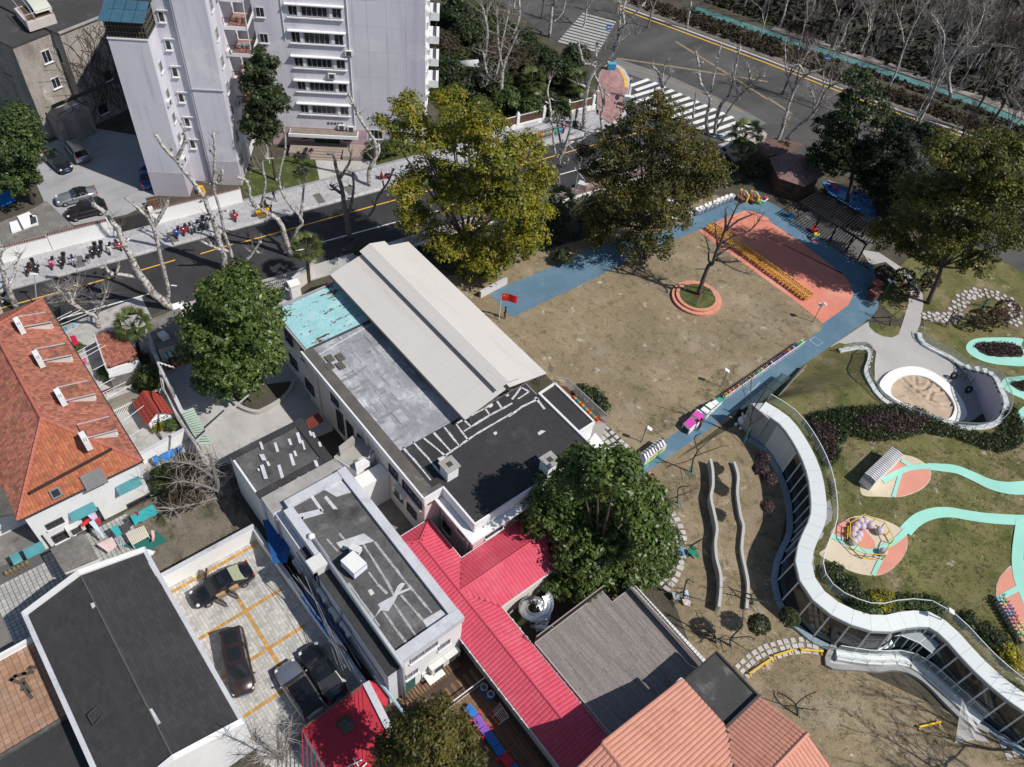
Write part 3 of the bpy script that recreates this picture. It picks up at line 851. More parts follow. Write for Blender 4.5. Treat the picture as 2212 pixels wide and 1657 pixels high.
# balconies on the right flank
for i,z in enumerate((20.1,17.05,14.0,10.95,7.9,4.85)):
 s=MB();s.prism([FA(-10.88,4.3),FA(-8.4,4.3),FA(-8.4,.6),FA(-10.88,.6)],z-.12,z)
 s.prism([FA(-10.86,4.34),FA(-8.36,4.34),FA(-8.36,.5),FA(-8.44,.5),FA(-8.44,4.26),FA(-10.86,4.26)],z-.2,z+.22)
 sb=s.mk('balcony',fac_w,T)
 r=MB()
 for j in range(17):r.box(FA(-10.8+j*.15,4.3,z+.65),(.03,.03,.85),A_FAC)
 for j in range(22):r.box(FA(-8.4,4.3-j*.17,z+.65),(.03,.03,.85),A_FAC)
 r.bar(FA(-10.86,4.3,z+1.08),FA(-8.36,4.3,z+1.08),.05);r.bar(FA(-8.4,4.3,z+1.08),FA(-8.4,.6,z+1.08),.05)
 r.mk('railing',iron,sb)
 MB().prism([FA(-10.6,4.0),FA(-8.6,4.0),FA(-8.6,.8),FA(-10.6,.8)],z+.003,z+.03).mk('floor',mat('balcony_floor',(.30,.14,.11),.8,.2,rnd=.1),sb)
 if i%2==0:aircon(T,FA(-10.86,4.9,z+.6),FB)
 c=MB()
 for j in range(3):c.box(FA(-9.9+j*.5,2.6+.4*random.random(),z+.4),(.35,.3,.7*random.random()+.3),A_FAC+random.random())
 c.mk('stored_goods',mat('clutter%d'%(i%3),[(.55,.55,.52),(.3,.2,.15),(.2,.3,.35)][i%3],.8),sb)
MB().tube([FA(-8.35,4.35,0),FA(-8.35,4.35,24)],.05,5).mk('downpipe',fac_w,T)

# ------------------------------------------------------------------ white apartment slab (right)
B=thg('apartment_slab','broad white apartment block with window bands above a rose ground floor entrance','apartment block',FA(0,-6))
block(B,'wall',[FA(-8.6,0),FA(10.8,0),FA(10.8,-26),FA(-8.6,-26)],2.7,24,facade)
block(B,'wall',[FA(-10.9,-2.0),FA(-8.6,-2.0),FA(-8.6,-20),FA(-10.9,-20)],2.7,24,facade)
block(B,'base_wall',[FA(-8.55,.04),FA(3.4,.04),FA(3.4,-26),FA(-8.55,-26)],0,2.7,rose_m)
block(B,'base_wall',[FA(3.4,.02),FA(10.78,.02),FA(10.78,-26),FA(3.4,-26)],0,2.7,facade)
for i in range(6):
 z=5.3+i*3.03;tall=.25 if i==3 else 0
 win(B,FA(-4.05,.02,z),FF,1.0,1.15+tall,2,frame_m,False)
 win(B,FA(-1.65,.02,z),FF,2.9,1.15+tall,5,frame_m,False)
 win(B,FA(.85,.02,z),FF,1.05,1.15+tall,2,frame_m,False)
 MB().box(FA(-1.6,.22,z+.82),(6.6,.5,.1),A_FAC).mk('canopy_ledge',fac_w,B)
 MB().box(FA(-1.6,.12,z-.74),(6.3,.26,.1),A_FAC).mk('sill_ledge',fac_w,B)
 for f_ in(-3.38,.16):MB().box(FA(f_,.06,z),(.34,.14,1.2),A_FAC).mk('pier',fac_w,B)
for z in(17.6,14.6,11.6,20.6):win(B,FA(-7.7,.02,z-.6),FF,.95,1.1,2,frame_m)
for x_,z in((1.9,12.9),(-.3,9.95),(.35,3.1),(1.5,2.95)):aircon(B,FA(x_,.03,z),FF,1.05)
MB().tube([FA(2.0,.1,2.7),FA(2.0,.1,24)],.06,5).mk('drainpipe',fac_w,B)
MB().tube([FA(-5.25,.1,14),FA(-5.25,.1,24)],.05,5).mk('drainpipe',fac_w,B)
# faint render joints
for z in(4.0,7.0,10.0,13.1,16.1,19.1):
 MB().box(FA(6.2,.005,z),(9.1,.012,.03),A_FAC).mk('render_joint',mat('joint_line',(.50,.50,.56),.9),B)
for f_ in(4.2,6.4,8.6):
 MB().box(FA(f_,.006,13),(.025,.012,20),A_FAC).mk('render_joint',MA['joint_line'],B)
cb=MB();cb.prism([FA(-6.1,1.5),FA(2.4,1.5),FA(2.4,.06),FA(-6.1,.06)],2.25,2.5);cb.prism([FA(-6.15,1.55),FA(2.45,1.55),FA(2.45,1.4),FA(-6.15,1.4)],2.2,2.62)
cb.mk('entrance_canopy',fac_w,B)
MB().prism([FA(-6,1.38),FA(2.3,1.38),FA(2.3,.08),FA(-6,.08)],2.505,2.53).mk('canopy_top',mat('canopy_dirt',(.22,.19,.16),.95,.3,1.),B)
d=MB();d.box(FA(-1.65,.08,1.05),(3.1,.06,2.1),A_FAC);door=d.mk('door',mat('door_glass',(.02,.05,.04),.15,.2),B)
d=MB()
for f_ in(-3.2,-1.65,-.1):d.box(FA(f_,.13,1.05),(.08,.06,2.1),A_FAC)
d.box(FA(-1.65,.13,1.5),(3.1,.06,.06),A_FAC);d.mk('door_frame',fr_d,door)
win(B,FA(-4.4,.06,1.5),FF,.9,.9,2,fr_d,False);win(B,FA(.9,.06,1.5),FF,1.0,.9,2,fr_d,False)
win(B,FA(4.6,.03,2.2),FF,1.6,1.3,3,frame_m,True);win(B,FA(7.6,.03,2.2),FF,1.6,1.3,3,frame_m,True)
pl_m=mat('granite_steps',(.30,.25,.22),.85,.12,.5)
b=MB();b.prism([FA(-6.2,2.6),FA(-3.6,2.6),FA(-3.6,.1),FA(-6.2,.1)],0,.62);b.prism([FA(.5,2.9),FA(3.1,2.9),FA(3.1,.1),FA(.5,.1)],0,.62);b.prism([FA(-3.6,1.4),FA(.5,1.4),FA(.5,.1),FA(-3.6,.1)],0,.6)
plat=b.mk('platform',pl_m,B)
for i in range(4):MB().prism([FA(-3.59,1.4+.42*(4-i)),FA(.3,1.4+.42*(4-i)),FA(.3,1.4+.42*(3-i)),FA(-3.59,1.4+.42*(3-i))],0,.15*(i+.6)).mk('step',pl_m,plat)
# numbers over the entrance (raised signs, too small to read): five dark characters
dm_=MB()
for i in range(5):
 f_=-1.3+i*.42
 for j in range(3):dm_.box(FA(f_+RU(-.04,.04),.04,3.45+.1*(j-1)),(.24,.05,.045),A_FAC)
 dm_.box(FA(f_+RU(-.08,.08),.045,3.45),(.05,.05,.3),A_FAC)
dm_.mk('sign_characters',fr_d,B)
# right flank: narrow side with balconies and air conditioners
for i in range(6):
 z=4.6+i*3.03
 for j,g_ in enumerate((-1.6,-4.6,-8.2)):
  win(B,FA(10.82,g_,z+.6),FB,1.3,1.4,2,fr_w,True)
  if(i+j)%2:aircon(B,FA(10.82,g_-1.4,z),FB,1.1)
 b=MB();b.prism([FA(10.82,-9.6),FA(12.3,-9.6),FA(12.3,-12.4),FA(10.82,-12.4)],z-.9,z+.1);b.mk('balcony',fac_w,B)
 MB().box(FA(11.9,-11,z+.35),(.08,2.8,.5),A_FAC).mk('balcony_rail',iron,B)

# ------------------------------------------------------------------ old vine-grown house (top left)
Au=Vec((math.cos(math.radians(108)),math.sin(math.radians(108)),0));Av=Vec((Au.y,-Au.x,0))
A1_=G('00',385,225,12)
old_wall=mat('old_render',(.34,.31,.28),.95,.2,.35,.2,5,patches=[((.20,.17,.145),.45,.48,.68,(1,1,.35)),((.50,.475,.45),.6,.6,.74,(1,1,.5)),((.12,.10,.08),1.2,.58,.75,(1.5,1.5,.25))])
old_roof=mat('old_roof',(.055,.053,.053),.95,.2,.3,.2,6,patches=[((.12,.115,.11),.3,.55,.75),((.2,.19,.18),1.3,.7,.8)])
OB=thg('old_house','weathered grey house with a black flat roof and bare vines over its walls','house',A1_*1-Vec((0,0,12)))
def AO(u,v,z=0.):return Vec((A1_.x,A1_.y,0))+Au*u+Av*v+Vec((0,0,z))
block(OB,'wall',[AO(0,0),AO(26,0),AO(26,-20),AO(0,-20)],0,12,old_wall)
block(OB,'wall',[AO(-5,-1.6),AO(0,-1.6),AO(0,-20),AO(-5,-20)],0,11.7,old_wall)
b=MB();b.prism([AO(-.15,.15),AO(26,.15),AO(26,-20),AO(-.15,-20)],12.0,12.12);b.prism([AO(-5.1,-1.5),AO(-.15,-1.5),AO(-.15,-20),AO(-5.1,-20)],11.7,11.85)
b.mk('roof',old_roof,OB)
b=MB();b.bar(AO(-.1,.05,12.2),AO(26,.05,12.2),.3,.18);b.mk('parapet',conc_rim,OB)
L0,L1=G('00',75,495,7.2),G('00',275,415,7.2)
lu=(L1-L0).normalized();lv=Vec((lu.y,-lu.x,0))
block(OB,'wing_wall',[L0,L1,L1-lv*9,L0-lv*9],0,7.2,old_wall)
b=MB();b.prism([L0+lv*.2-lu*.1,L1+lv*.2+lu*.1,L1-lv*9+lu*.1,L0-lv*9-lu*.1],7.2,7.33);b.mk('wing_roof',old_roof,OB)
b=MB();b.prism([G('00',0,235,9),G('00',180,258,9),G('00',62,305,9),G('00',-60,290,9)],7.3,9);b.mk('roof_box',old_roof,OB)
pw=PLN('00',300,365,AO(0,-1.6),Av)
win(OB,pw+Av*.02,Au,1.1,1.5,2,fr_w);pw2=PLN('00',360,535,AO(0,-1.6),Av);win(OB,pw2+Av*.02,Au,1.1,1.3,2,fr_w)
for x_,y_,w_ in((695,490,1.0),(665,705,1.2)):
 pw=PLN('00',x_,y_,AO(0,0),Av);win(OB,pw+Av*.02,Au,w_,1.2,2,fr_d)
Aw_side=PLN('00',385,355,AO(0,0),Au)
win(OB,Aw_side-Au*.02,-Av,.9,2.0,1,fr_w)
p0_,p1_=PLN('00',340,290,AO(-.02,0),Au),PLN('00',470,640,AO(-.02,0),Au)
MB().tube([p0_-Au*.1,p1_-Au*.1],.07,6).mk('downpipe',frame_m,OB)
b=MB();b.prism([AO(-4.2,1.5),AO(-.3,1.5),AO(-.3,-1.5),AO(-4.2,-1.5)],0,3.4);b.mk('porch_wall',old_wall,OB)
r=MB()
for i in range(14):r.bar(AO(-4.1+i*.28,1.45,3.4),AO(-4.1+i*.28,1.45,4.3),.04)
r.bar(AO(-4.2,1.45,4.3),AO(-.2,1.45,4.3),.05);r.mk('balcony_rail',iron,OB)
b=MB();b.box(AO(-2.2,.2,3.7),(.8,.5,.5),.3);b.box(AO(-1.2,.3,3.6),(.6,.5,.35),.8);b.mk('stored_goods',fr_w,OB)
MB().bar(AO(-4,.1,4.6),AO(18,.1,4.1),.25,.35).mk('ledge',mat('ledge_dark',(.09,.08,.07),.95),OB)
vm=MB()
for i in range(230):
 u=RU(.2,17);z=RU(0,8);p=AO(u,.05,z);a=RU(1.1,2.0)
 for j in range(random.randint(5,11)):
  a+=RU(-.5,.5);a=min(2.8,max(.35,a))
  q_=p+Au*math.cos(a)*.6+Vec((0,0,math.sin(a)*.6))
  if q_.z>11.9 or q_.z<.2:break
  vm.bar(p,q_,.03,.04);p=q_
for i in range(50):
 p=L0+lu*RU(.1,4)+lv*.04;p.z=RU(.2,5);a=RU(.5,2.6)
 for j in range(6):
  a+=RU(-.5,.5);q_=p+lu*math.cos(a)*.45+Vec((0,0,math.sin(a)*.45))
  if q_.z>7.1 or q_.z<.1:break
  vm.bar(p,q_,.03,.03);p=q_
vm.mk('vine',vine_m,OB,kind='stuff')
# roof lantern with a curved plastic cover
lz=12.12
c0=[G('00',195,208,lz),G('00',372,150,lz),G('00',300,45,lz),G('00',110,110,lz)]
b=MB();b.prism(c0,lz,lz+1.0)
lant=thg('roof_lantern','white rooftop box with curved yellowish plastic cover on hoops on the black roof','roof lantern',(c0[0]+c0[2])/2)
b.mk('box',mat('lantern_wall',(.52,.47,.46),.9,.15),lant)
MB().prism([p*.82+((c0[0]+c0[2])/2)*.18 for p in c0],lz+1.0,lz+1.04).mk('litter',mat('litter',(.13,.09,.06),.95,.4,3.),lant)
e0,e1=c0[1]-c0[0],c0[3]-c0[0]
hoop=MB()
for u in(0.03,.32,.97):
 pts=[]
 for i in range(9):
  a=math.pi/2*i/8
  pts.append(c0[0]+e0*u+e1*(.02+.95*(1-math.cos(a)))+Vec((0,0,1.0+1.1*math.sin(a))))
 hoop.tube(pts,.045,5)
 hoop.bar(c0[0]+e0*u+e1*.02+Vec((0,0,1)),c0[0]+e0*u+e1*.02+Vec((0,0,1.9)),.06)
hoop.bar(c0[0]+Vec((0,0,1.9)),c0[1]+Vec((0,0,1.9)),.07)
hoop.mk('hoop',frame_m,lant)
cv=MB()
for i in range(7):
 a,c=math.pi/2*(.25+.75*i/7),math.pi/2*(.25+.75*(i+1)/7)
 f_=lambda t,u:c0[0]+e0*u+e1*(.02+.95*(1-math.cos(t)))+Vec((0,0,1.08+1.12*math.sin(t)))
 cv.poly([f_(a,.42),f_(a,1.02),f_(c,1.02),f_(c,.42)])
cv.mk('cover',mat('yellowed_plastic',(.52,.53,.45),.5,.1),lant,smooth=True)
one('blue_sheet',MB().prism(GL('00',[(170,30),(205,70),(240,55),(200,20)],lz+1.3),lz+1.25,lz+1.3),mat('light_blue',(.18,.40,.60),.6),'pale blue sheet lying behind the curved cover on the black roof','sheet')

# ------------------------------------------------------------------ school main building
H=thg('school_building','two storey white and rose school with patched grey roof and seamed black roof','school',(-38,27,0))
block(H,'wall',rect(-53.5,20.1,-47.0,27.5),0,6.1,wh_w)
block(H,'wall',rect(-47.0,19.75,-28.2,27.0),0,6.3,cr_w)
block(H,'wall',rect(-33.1,21.4,-23.9,34.0),0,6.25,pink_wall)
block(H,'wall',rect(-53.0,27.0,-33.0,33.5),0,5.2,cr_w)
block(H,'roof',rect(-46.95,20.7,-33.1,26.95),6.3,6.5,silver_coat)
block(H,'roof',[Vec((-33.08,20.7,0)),Vec((-28.6,20.7,0)),Vec((-28.6,21.6,0)),Vec((-24.1,21.6,0)),Vec((-24.1,33.8,0)),Vec((-33.08,33.8,0))],6.25,6.48,bit)
block(H,'gutter_walk',rect(-47.0,19.65,-28.2,20.7),6.3,6.62,mat('gutter_walk',(.11,.10,.09),.95,.25,.8,patches=[((.25,.25,.25),1.2,.6,.8)]))
block(H,'front_parapet',rect(-28.6,19.62,-28.1,21.5),6.3,6.66,bitumen2)
b=MB();b.wall((-47.1,19.6),(-28.1,19.6),.14,6.0,6.68);b.wall((-28.08,19.6),(-28.08,21.5),.12,5.7,6.72);b.wall((-28.1,21.42),(-23.9,21.42),.16,5.6,6.75);b.wall((-23.95,21.4),(-23.95,34.1),.16,5.6,6.72);b.wall((-24,34),(-31.2,34),.2,5.2,6.65)
b.mk('parapet',wh_w,H)
block(H,'lower_cornice',[Vec((-28.2,21.35,0)),Vec((-28.2,20.65,0)),Vec((-23.2,20.65,0)),Vec((-23.2,34.0,0)),Vec((-23.88,34.0,0)),Vec((-23.88,21.35,0))],5.35,5.55,wh_w)
# rusty blue sheets
bl=thg('rusty_sheet_roof','pale blue sheet metal roof peeling to rust on the white end bay','roof',(-50.3,23.8,6.1))
for i in range(5):
 x0=-53.35+i*1.25
 b=MB();z0,z1=6.5,6.2
 b.add([(x0,20.3,z1),(x0+1.22,20.3,z1),(x0+1.22,27.4,z0),(x0,27.4,z0),(x0,20.3,z1-.05),(x0+1.22,20.3,z1-.05),(x0+1.22,27.4,z0-.05),(x0,27.4,z0-.05)],[(0,1,2,3),(4,7,6,5),(0,4,5,1),(1,5,6,2),(2,6,7,3),(3,7,4,0)])
 b.bar((x0+1.2,20.3,z1+.03),(x0+1.2,27.4,z0+.03),.05,.06)
 b.mk('roof_sheet',sky_paint,bl)
b=MB();b.wall((-53.5,20.1),(-53.5,27.5),.16,6.0,6.5);b.wall((-53.5,20.1),(-47,20.1),.16,6.0,6.32);b.mk('edge_trim',mat('rust_trim',(.33,.30,.32),.8,.2),bl)
MB().wall((-47.05,20.3),(-47.05,27.2),.14,6.2,6.62).mk('flashing',fr_d,bl)
for i,pts in enumerate(([(1215,1300),(1430,1150),(1657,1018)],[(950,1240),(1040,1340),(1130,1450)],[(1015,1205),(1105,1300),(1195,1410)],[(1085,1180),(1160,1240),(1230,1300)],[(1150,1145),(1260,1265)],[(1220,1110),(1320,1235)],[(1295,1090),(1375,1195)],[(1345,1135),(1500,1040),(1657,955)],[(1345,1060),(1390,1105)],[(1480,985),(1512,1030)],[(1560,940),(1590,985)],[(1300,1085),(1410,1025),(1530,960)])):
 seam(H,'11',pts,6.48,.15)
seam(H,'21',[(-20,1040),(60,980),(170,925)],6.48,.16);seam(H,'21',[(0,930),(60,850),(110,880),(40,925)],6.48,.14);seam(H,'21',[(150,915),(210,990)],6.48,.18)
for k,pts in(('11',[(1500,970),(1520,955),(1535,970),(1515,985)]),('11',[(1535,1145),(1555,1135),(1562,1150),(1545,1162)]),('11',[(1615,900),(1632,890),(1640,905),(1622,912)]),('21',[(165,1145),(190,1128),(218,1135),(195,1150),(175,1162)]),('11',[(1175,1310),(1215,1295),(1235,1325),(1190,1340)])):
 roof_patch(H,k,pts,6.48)
# pale repair slabs on the grey roof
for i in range(26):
 x,y=RU(-46,-34),RU(21.3,26.4)
 b=MB();b.prism(rect(x,y,x+RU(.8,1.6),y+RU(.35,.9)),6.5,6.505+.002*i)
 b.mk('membrane_patch',[silver_coat,mat('silver2',(.33,.335,.36),.8,.15,.7,patches=[((.48,.49,.52),1.1,.5,.7)])][i%2],H)
seam(H,'11',[(390,650),(560,550),(770,430)],6.5,.12)
for x_,y_ in((478,668),(545,660),(476,718),(548,715)):
 p=G('11',x_,y_,6.5);b=MB()
 for k in range(3):b.box(p+Vec((-.28+k*.28,0,.09)),(.25,.62,.16),RU(-.05,.05))
 one('paver_stack',b,mat('old_paver',(.11,.10,.085),.95,.2,2.),'small row of dark pavers lying %s on the patched grey roof'%{478:'upper left',545:'upper right',476:'lower left',548:'lower right'}[x_],'pavers','pavers lying on the grey roof')
for(k,pts,lab)in(('11',(1252,1350),'square white chimney with a black flue at the roof corner'),('21',(245,1320),'grey chimney with rounded cap beside the big dark tree')):
 p=G(k,pts[0],pts[1],7.9);c=thg('chimney',lab,'chimney',(p.x,p.y,6.48))
 b=MB();b.box((p.x,p.y,7.15),(1.05,1.05,1.35));b.mk('stack',wh_w,c)
 b=MB();b.box((p.x,p.y,7.88),(1.3,1.3,.12));b.mk('cap',conc_rim,c)
 b=MB();b.box((p.x,p.y,7.945),(.46,.46,.02));b.mk('flue',fr_d,c)
# walls seen in the shade
MB().box((-44.9,19.68,3.1),(.35,.2,6.2)).mk('pilaster',cr_w,H);MB().box((-36.6,19.68,3.1),(.35,.2,6.2)).mk('pilaster',cr_w,H)
UX=Vec((1,0,0));UY=Vec((0,1,0))
for x,z,w_,h in((-50.5,5.2,1.3,1.3),(-47.6,5.2,1.2,1.3),(-50.4,2.0,1.5,1.3),(-46.7,2.1,1.5,1.4),(-41.8,5.2,1.2,1.3)):
 win(H,(x,20.07 if x<-47 else 19.72,z),UX,w_,h,2,fr_d,True)
for x in(-41.2,-39.5,-37.7):win(H,(x,19.72,2.6),UX,1.1,3.0,2,fr_d,True,4)
for x,z in((-32.6,4.9),(-30.6,4.9),(-32.0,2.3),(-30,2.3),(-29.2,4.9)):win(H,(x,19.72,z),UX,1.3,1.1,2,fr_d,True)
for x,z in((-27.3,4.2),(-25.4,3.9),(-27.3,1.6)):win(H,(x,21.37,z),UX,1.0,1.1,2,fr_d,True)
for y,z in((23.5,4.0),(26.5,4.0),(30,4.0)):win(H,(-23.87,y,z),UY,1.7,1.2,3,fr_d,True)
win(H,(-28.17,20.5,5.6),UY,.9,.6,2,fr_d,False)
MB().tube([(-27.9,21.25,0),(-27.9,21.25,5.4)],.06,6).mk('downpipe',cr_w,H);MB().tube([(-24.4,21.25,0),(-24.4,21.25,5.4)],.06,6).mk('downpipe',cr_w,H)
aircon(H,(-31.4,19.7,3.7),UX,1.4)
# annex with black roof and the fenced balcony beside it
anx=thg('school_annex','low annex with black roof, white rim and a railed toy balcony alongside','annex',(-28.6,34.9,0))
ap=GL('21',[(170,905),(275,835),(530,1085),(430,1150)],5.4)
block(anx,'wall',ap,0,5.4,wh_w);b=MB();b.prism([p*.96+(sum(ap,Vec())/4)*.04 for p in ap],5.4,5.5);b.mk('roof',bit,anx)
b=MB()
for i in range(4):b.wall(ap[i],ap[(i+1)%4],.16,5.3,5.68)
b.mk('parapet',wh_w,anx)
bp_=GL('21',[(275,835),(350,845),(610,1085),(590,1120),(430,1190),(530,1085)],3.0)
block(anx,'balcony',[bp_[0],bp_[1],bp_[2],bp_[5]],0,3.0,cr_w)
block(anx,'balcony_floor',[bp_[0],bp_[1],bp_[2],bp_[5]],3.0,3.03,mat('terracotta_floor',(.45,.22,.16),.85,.12,2.))
r=MB()
n=44
for i in range(n):p=bp_[1].lerp(bp_[2],i/(n-1));r.bar(p+Vec((0,0,0)),p+Vec((0,0,1.1)),.035)
r.bar(bp_[1]+Vec((0,0,1.1)),bp_[2]+Vec((0,0,1.1)),.06);r.bar(bp_[0]+Vec((0,0,1.1)),bp_[1]+Vec((0,0,1.1)),.06)
r.mk('railing',mat('rail_grey',(.35,.35,.37),.5),anx)
toy_cols=[(.5,.05,.04),(.55,.35,.03),(.04,.2,.45),(.05,.35,.15),(.6,.2,.05)]
for i in range(16):
 p=bp_[0].lerp(bp_[5],.35+.6*i/16)+(bp_[1]-bp_[0])*.5
 b=MB();b.box((p.x,p.y,3.05+.15),(.28,.24,.3),random.random(),taper=.8)
 one('toy_crate',b,mat('toy%d'%(i%5),toy_cols[i%5],.6),'%s toy crate, %s from the canopy end, in the railed balcony row'%(['red','yellow','blue','green','orange'][i%5],nth(i+1)),'toy crate','toy crates on the balcony')
block(anx,'wall',[Vec((-25.4,34.0,0)),Vec((-23.9,34.0,0)),Vec((-23.9,37.0,0)),Vec((-26.6,37.2,0))],0,3.4,wh_w)

# ------------------------------------------------------------------ long beige canopy over the school terrace
CN=thg('canopy_roof','long beige sheet canopy with a raised ridge cap over the school','canopy',(-43,30.8,6.2))
x0,x1=-53.4,-31.9
def gable(xa,xb,prof,m,name,ends=True):
 b=MB()
 n=len(prof)
 vs=[(xa,y,z)for y,z in prof]+[(xb,y,z)for y,z in prof]+[(xa,y,z-.07)for y,z in prof]+[(xb,y,z-.07)for y,z in prof]
 fs=[(i,n+i,n+i+1,i+1)for i in range(n-1)]+[(2*n+i,2*n+i+1,3*n+i+1,3*n+i)for i in range(n-1)]
 fs+=[(i,i+1,2*n+i+1,2*n+i)for i in range(n-1)]+[(n+i+1,n+i,3*n+i,3*n+i+1)for i in range(n-1)]+[(0,2*n,3*n,n),(n-1,2*n-1,4*n-1,3*n-1)]
 b.add(vs,fs);return b.mk(name,m,CN)
for i in range(11):
 a=x0+(x1-x0)*i/11;c=x0+(x1-x0)*(i+1)/11-.012
 gable(a,c,[(26.35,7.7),(30.6,8.75)],canopy_m,'roof_sheet');gable(a,c,[(31.0,8.75),(35.3,7.75)],canopy_m,'roof_sheet')
 gable(a-.1,c-.1,[(29.75,8.98),(30.9,9.4),(32.6,8.95)],canopy_m,'ridge_cap')
tr=MB()
for x in(x0+.3,x0+7.2,x0+14.4,x1-.3):
 tr.bar((x,26.5,7.55),(x,35.2,7.55),.09)
 for y in(27.5,29,30.5,32,33.5):tr.bar((x,y,7.55),(x,min(y+.8,30.8)if y<30 else y-.8,7.92),.06)
 tr.bar((x,26.6,7.55),(x,30.8,8.5),.08);tr.bar((x,30.8,8.5),(x,35.1,7.58),.08)
tr.mk('truss',mat('steel_grey',(.12,.12,.12),.5,.15),CN)
for x in(x0+.3,x0+7.2,x0+14.4,x1-.3):
 MB().tube([(x,35.0,0),(x,35.0,7.6)],.07,6).mk('post',MA['steel_grey'],CN);MB().tube([(x,27.2,6.4),(x,27.2,7.7)],.07,6).mk('post',MA['steel_grey'],CN)
MB().bar((x0,26.3,7.62),(x1,26.3,7.62),.16,.14).mk('gutter',fr_d,CN)
# iron stair railing by the end of the canopy
b=MB()
for i in range(14):p=G('21',20+i*11,840-i*2+i*i*.35,0);b.bar(p+Vec((0,0,.6)),p+Vec((0,0,1.6)),.04)
b.bar(G('21',20,840,0)+Vec((0,0,1.6)),G('21',165,875,0)+Vec((0,0,1.6)),.06)
one('stair_railing',b,iron,'black iron stair railing under the open end of the beige canopy','railing')

# ------------------------------------------------------------------ small flat-roofed house, link and long white house (centre left)
SB=thg('flat_house','small house whose black flat roof is daubed with short white strips','house',(-38.5,13,0))
block(SB,'wall',rect(-41.2,9.7,-36.1,16.2),0,5.5,wh_w);block(SB,'roof',rect(-41.0,9.9,-36.3,16.0),5.5,5.6,bitumen2)
b=MB();b.prism(rect(-41.2,15.4,-36.1,16.2),5.5,5.75);b.prism(rect(-41.2,9.7,-40.6,15.4),5.5,5.72);b.prism(rect(-36.7,9.7,-36.1,15.4),5.5,5.72);b.mk('parapet',bit,SB)
for(x,y,ln,w_)in((125,1240,60,22),(205,1110,40,25),(240,1095,40,25),(270,1180,70,24),(215,1205,40,22),(250,1280,35,20),(225,1320,75,24),(300,1225,60,14),(30,1230,50,20),(40,1305,40,40),(75,1345,30,22),(40,1400,90,30),(150,1400,90,24),(265,1425,35,30),(325,1385,35,22),(385,1345,40,26),(410,1220,30,20),(370,1160,34,18),(350,1150,30,18),(15,1385,16,16),(150,1500,25,14)):
 roof_patch(SB,'11',[(x-w_*.5,y-ln*.5),(x+w_*.3,y-ln*.55),(x+w_*.5+ln*.25,y+ln*.45),(x+ln*.2-w_*.2,y+ln*.5)],5.62 if 330>x>40 else 5.76)
LB=thg('long_white_house','long white two storey house with grey banded flat roof and a thick side pipe','house',(-27,13,0))
block(LB,'wall',rect(-35.9,9.9,-34.4,16.3),0,5.6,sh_w);block(LB,'roof',rect(-36.0,9.8,-34.3,16.35),5.6,5.72,conc_rim)
block(LB,'wall',rect(-34.4,11.0,-18.6,16.3),0,6.0,wh_w);block(LB,'side_wall',rect(-34.4,10.05,-18.6,11.0),0,5.3,sh_w)
block(LB,'roof',rect(-34.2,11.2,-19.4,15.6),6.0,6.06,bitumen2);block(LB,'side_roof',rect(-30.5,10.0,-18.55,10.98),5.3,5.42,bit)
b=MB();b.prism(rect(-19.35,10.95,-18.5,16.4),5.75,6.42);b.prism(rect(-34.4,15.65,-19.35,16.38),5.9,6.38);b.prism(rect(-34.4,10.95,-33.6,15.65),5.9,6.3);b.prism(rect(-33.6,10.5,-28.2,11.25),5.3,6.34);b.mk('parapet',rim_g,LB)
for pts in([(690,200),(860,470),(895,540)],[(770,195),(960,440),(1140,655)],[(890,590),(980,720),(1060,835)],[(940,540),(1080,700)],[(830,650),(920,780),(1000,880)],[(730,390),(790,470),(850,530)],[(600,460),(700,600),(800,740)],[(540,140),(600,210)],[(460,175),(530,255)],[(400,205),(470,300)]):
 seam(LB,'12',pts,6.07,.16,mat('seam_grey',(.36,.36,.38),.85,.2,2.))
for pts in([(770,685),(805,625),(790,600),(890,545),(920,480),(945,460),(970,465),(935,515),(1005,490),(1000,505),(920,540),(900,580),(860,645),(810,640)],[(520,200),(700,140),(770,190),(640,225),(560,250)],[(1080,705),(1200,635),(1250,680),(1130,780)],[(725,510),(750,500),(770,530),(745,545)],[(250,20),(420,-20),(440,10),(270,60)],[(280,40),(310,30),(300,75),(275,85)]):
 roof_patch(LB,'12',pts,6.08,mat('pale_coat',(.50,.51,.53),.85,.2,1.5))
for pts in([(410,1495),(540,1440),(620,1530),(520,1560)],[(355,1530),(440,1650),(420,1657),(340,1545)],[(455,1550),(530,1640),(500,1640),(440,1565)]):
 roof_patch(LB,'11',pts,6.08,MA['pale_coat'])
MB().tube([(-30.2,11.05,6.4),(-18.35,11.05,6.35),(-18.3,11.05,6.0),(-18.3,11.05,0)],.15,8).mk('side_pipe',mat('pipe_grey',(.40,.41,.44),.6,.1),LB,smooth=True)
MB().ball((-30.35,11.05,6.45),.3,8).mk('vent_cap',wh_w,LB,smooth=True)
for y,z,w_,h,m_ in((13.0,5.2,2.3,.8,4),(14.75,4.0,1.0,.85,2),(11.95,2.9,1.0,.85,2)):win(LB,(-18.57,y,z),UY,w_,h,m_,frame_m,True)
win(LB,(-18.57,13.3,.9),UY,1.0,.9,2,fr_w,True);MB().box((-18.55,11.75,.95),(.06,.9,1.9)).mk('door',mat('teal_door',(.04,.12,.11),.5),LB)
aircon(LB,(-18.58,14.0,1.6),UY,1.5);aircon(LB,(-18.58,15.3,1.6),UY,1.5)
MB().box((-18.1,13.6,.95),(.9,1.4,.06)).mk('door_canopy',wh_w,LB)
for x,z in((-33.6,1.2),(-31.2,2.0),(-29.6,3.2),(-27.2,3.6),(-25.6,3.0),(-23.9,3.6)):aircon(LB,(x,9.88 if x<-34.4 else 10.03,z),UX,1.2)
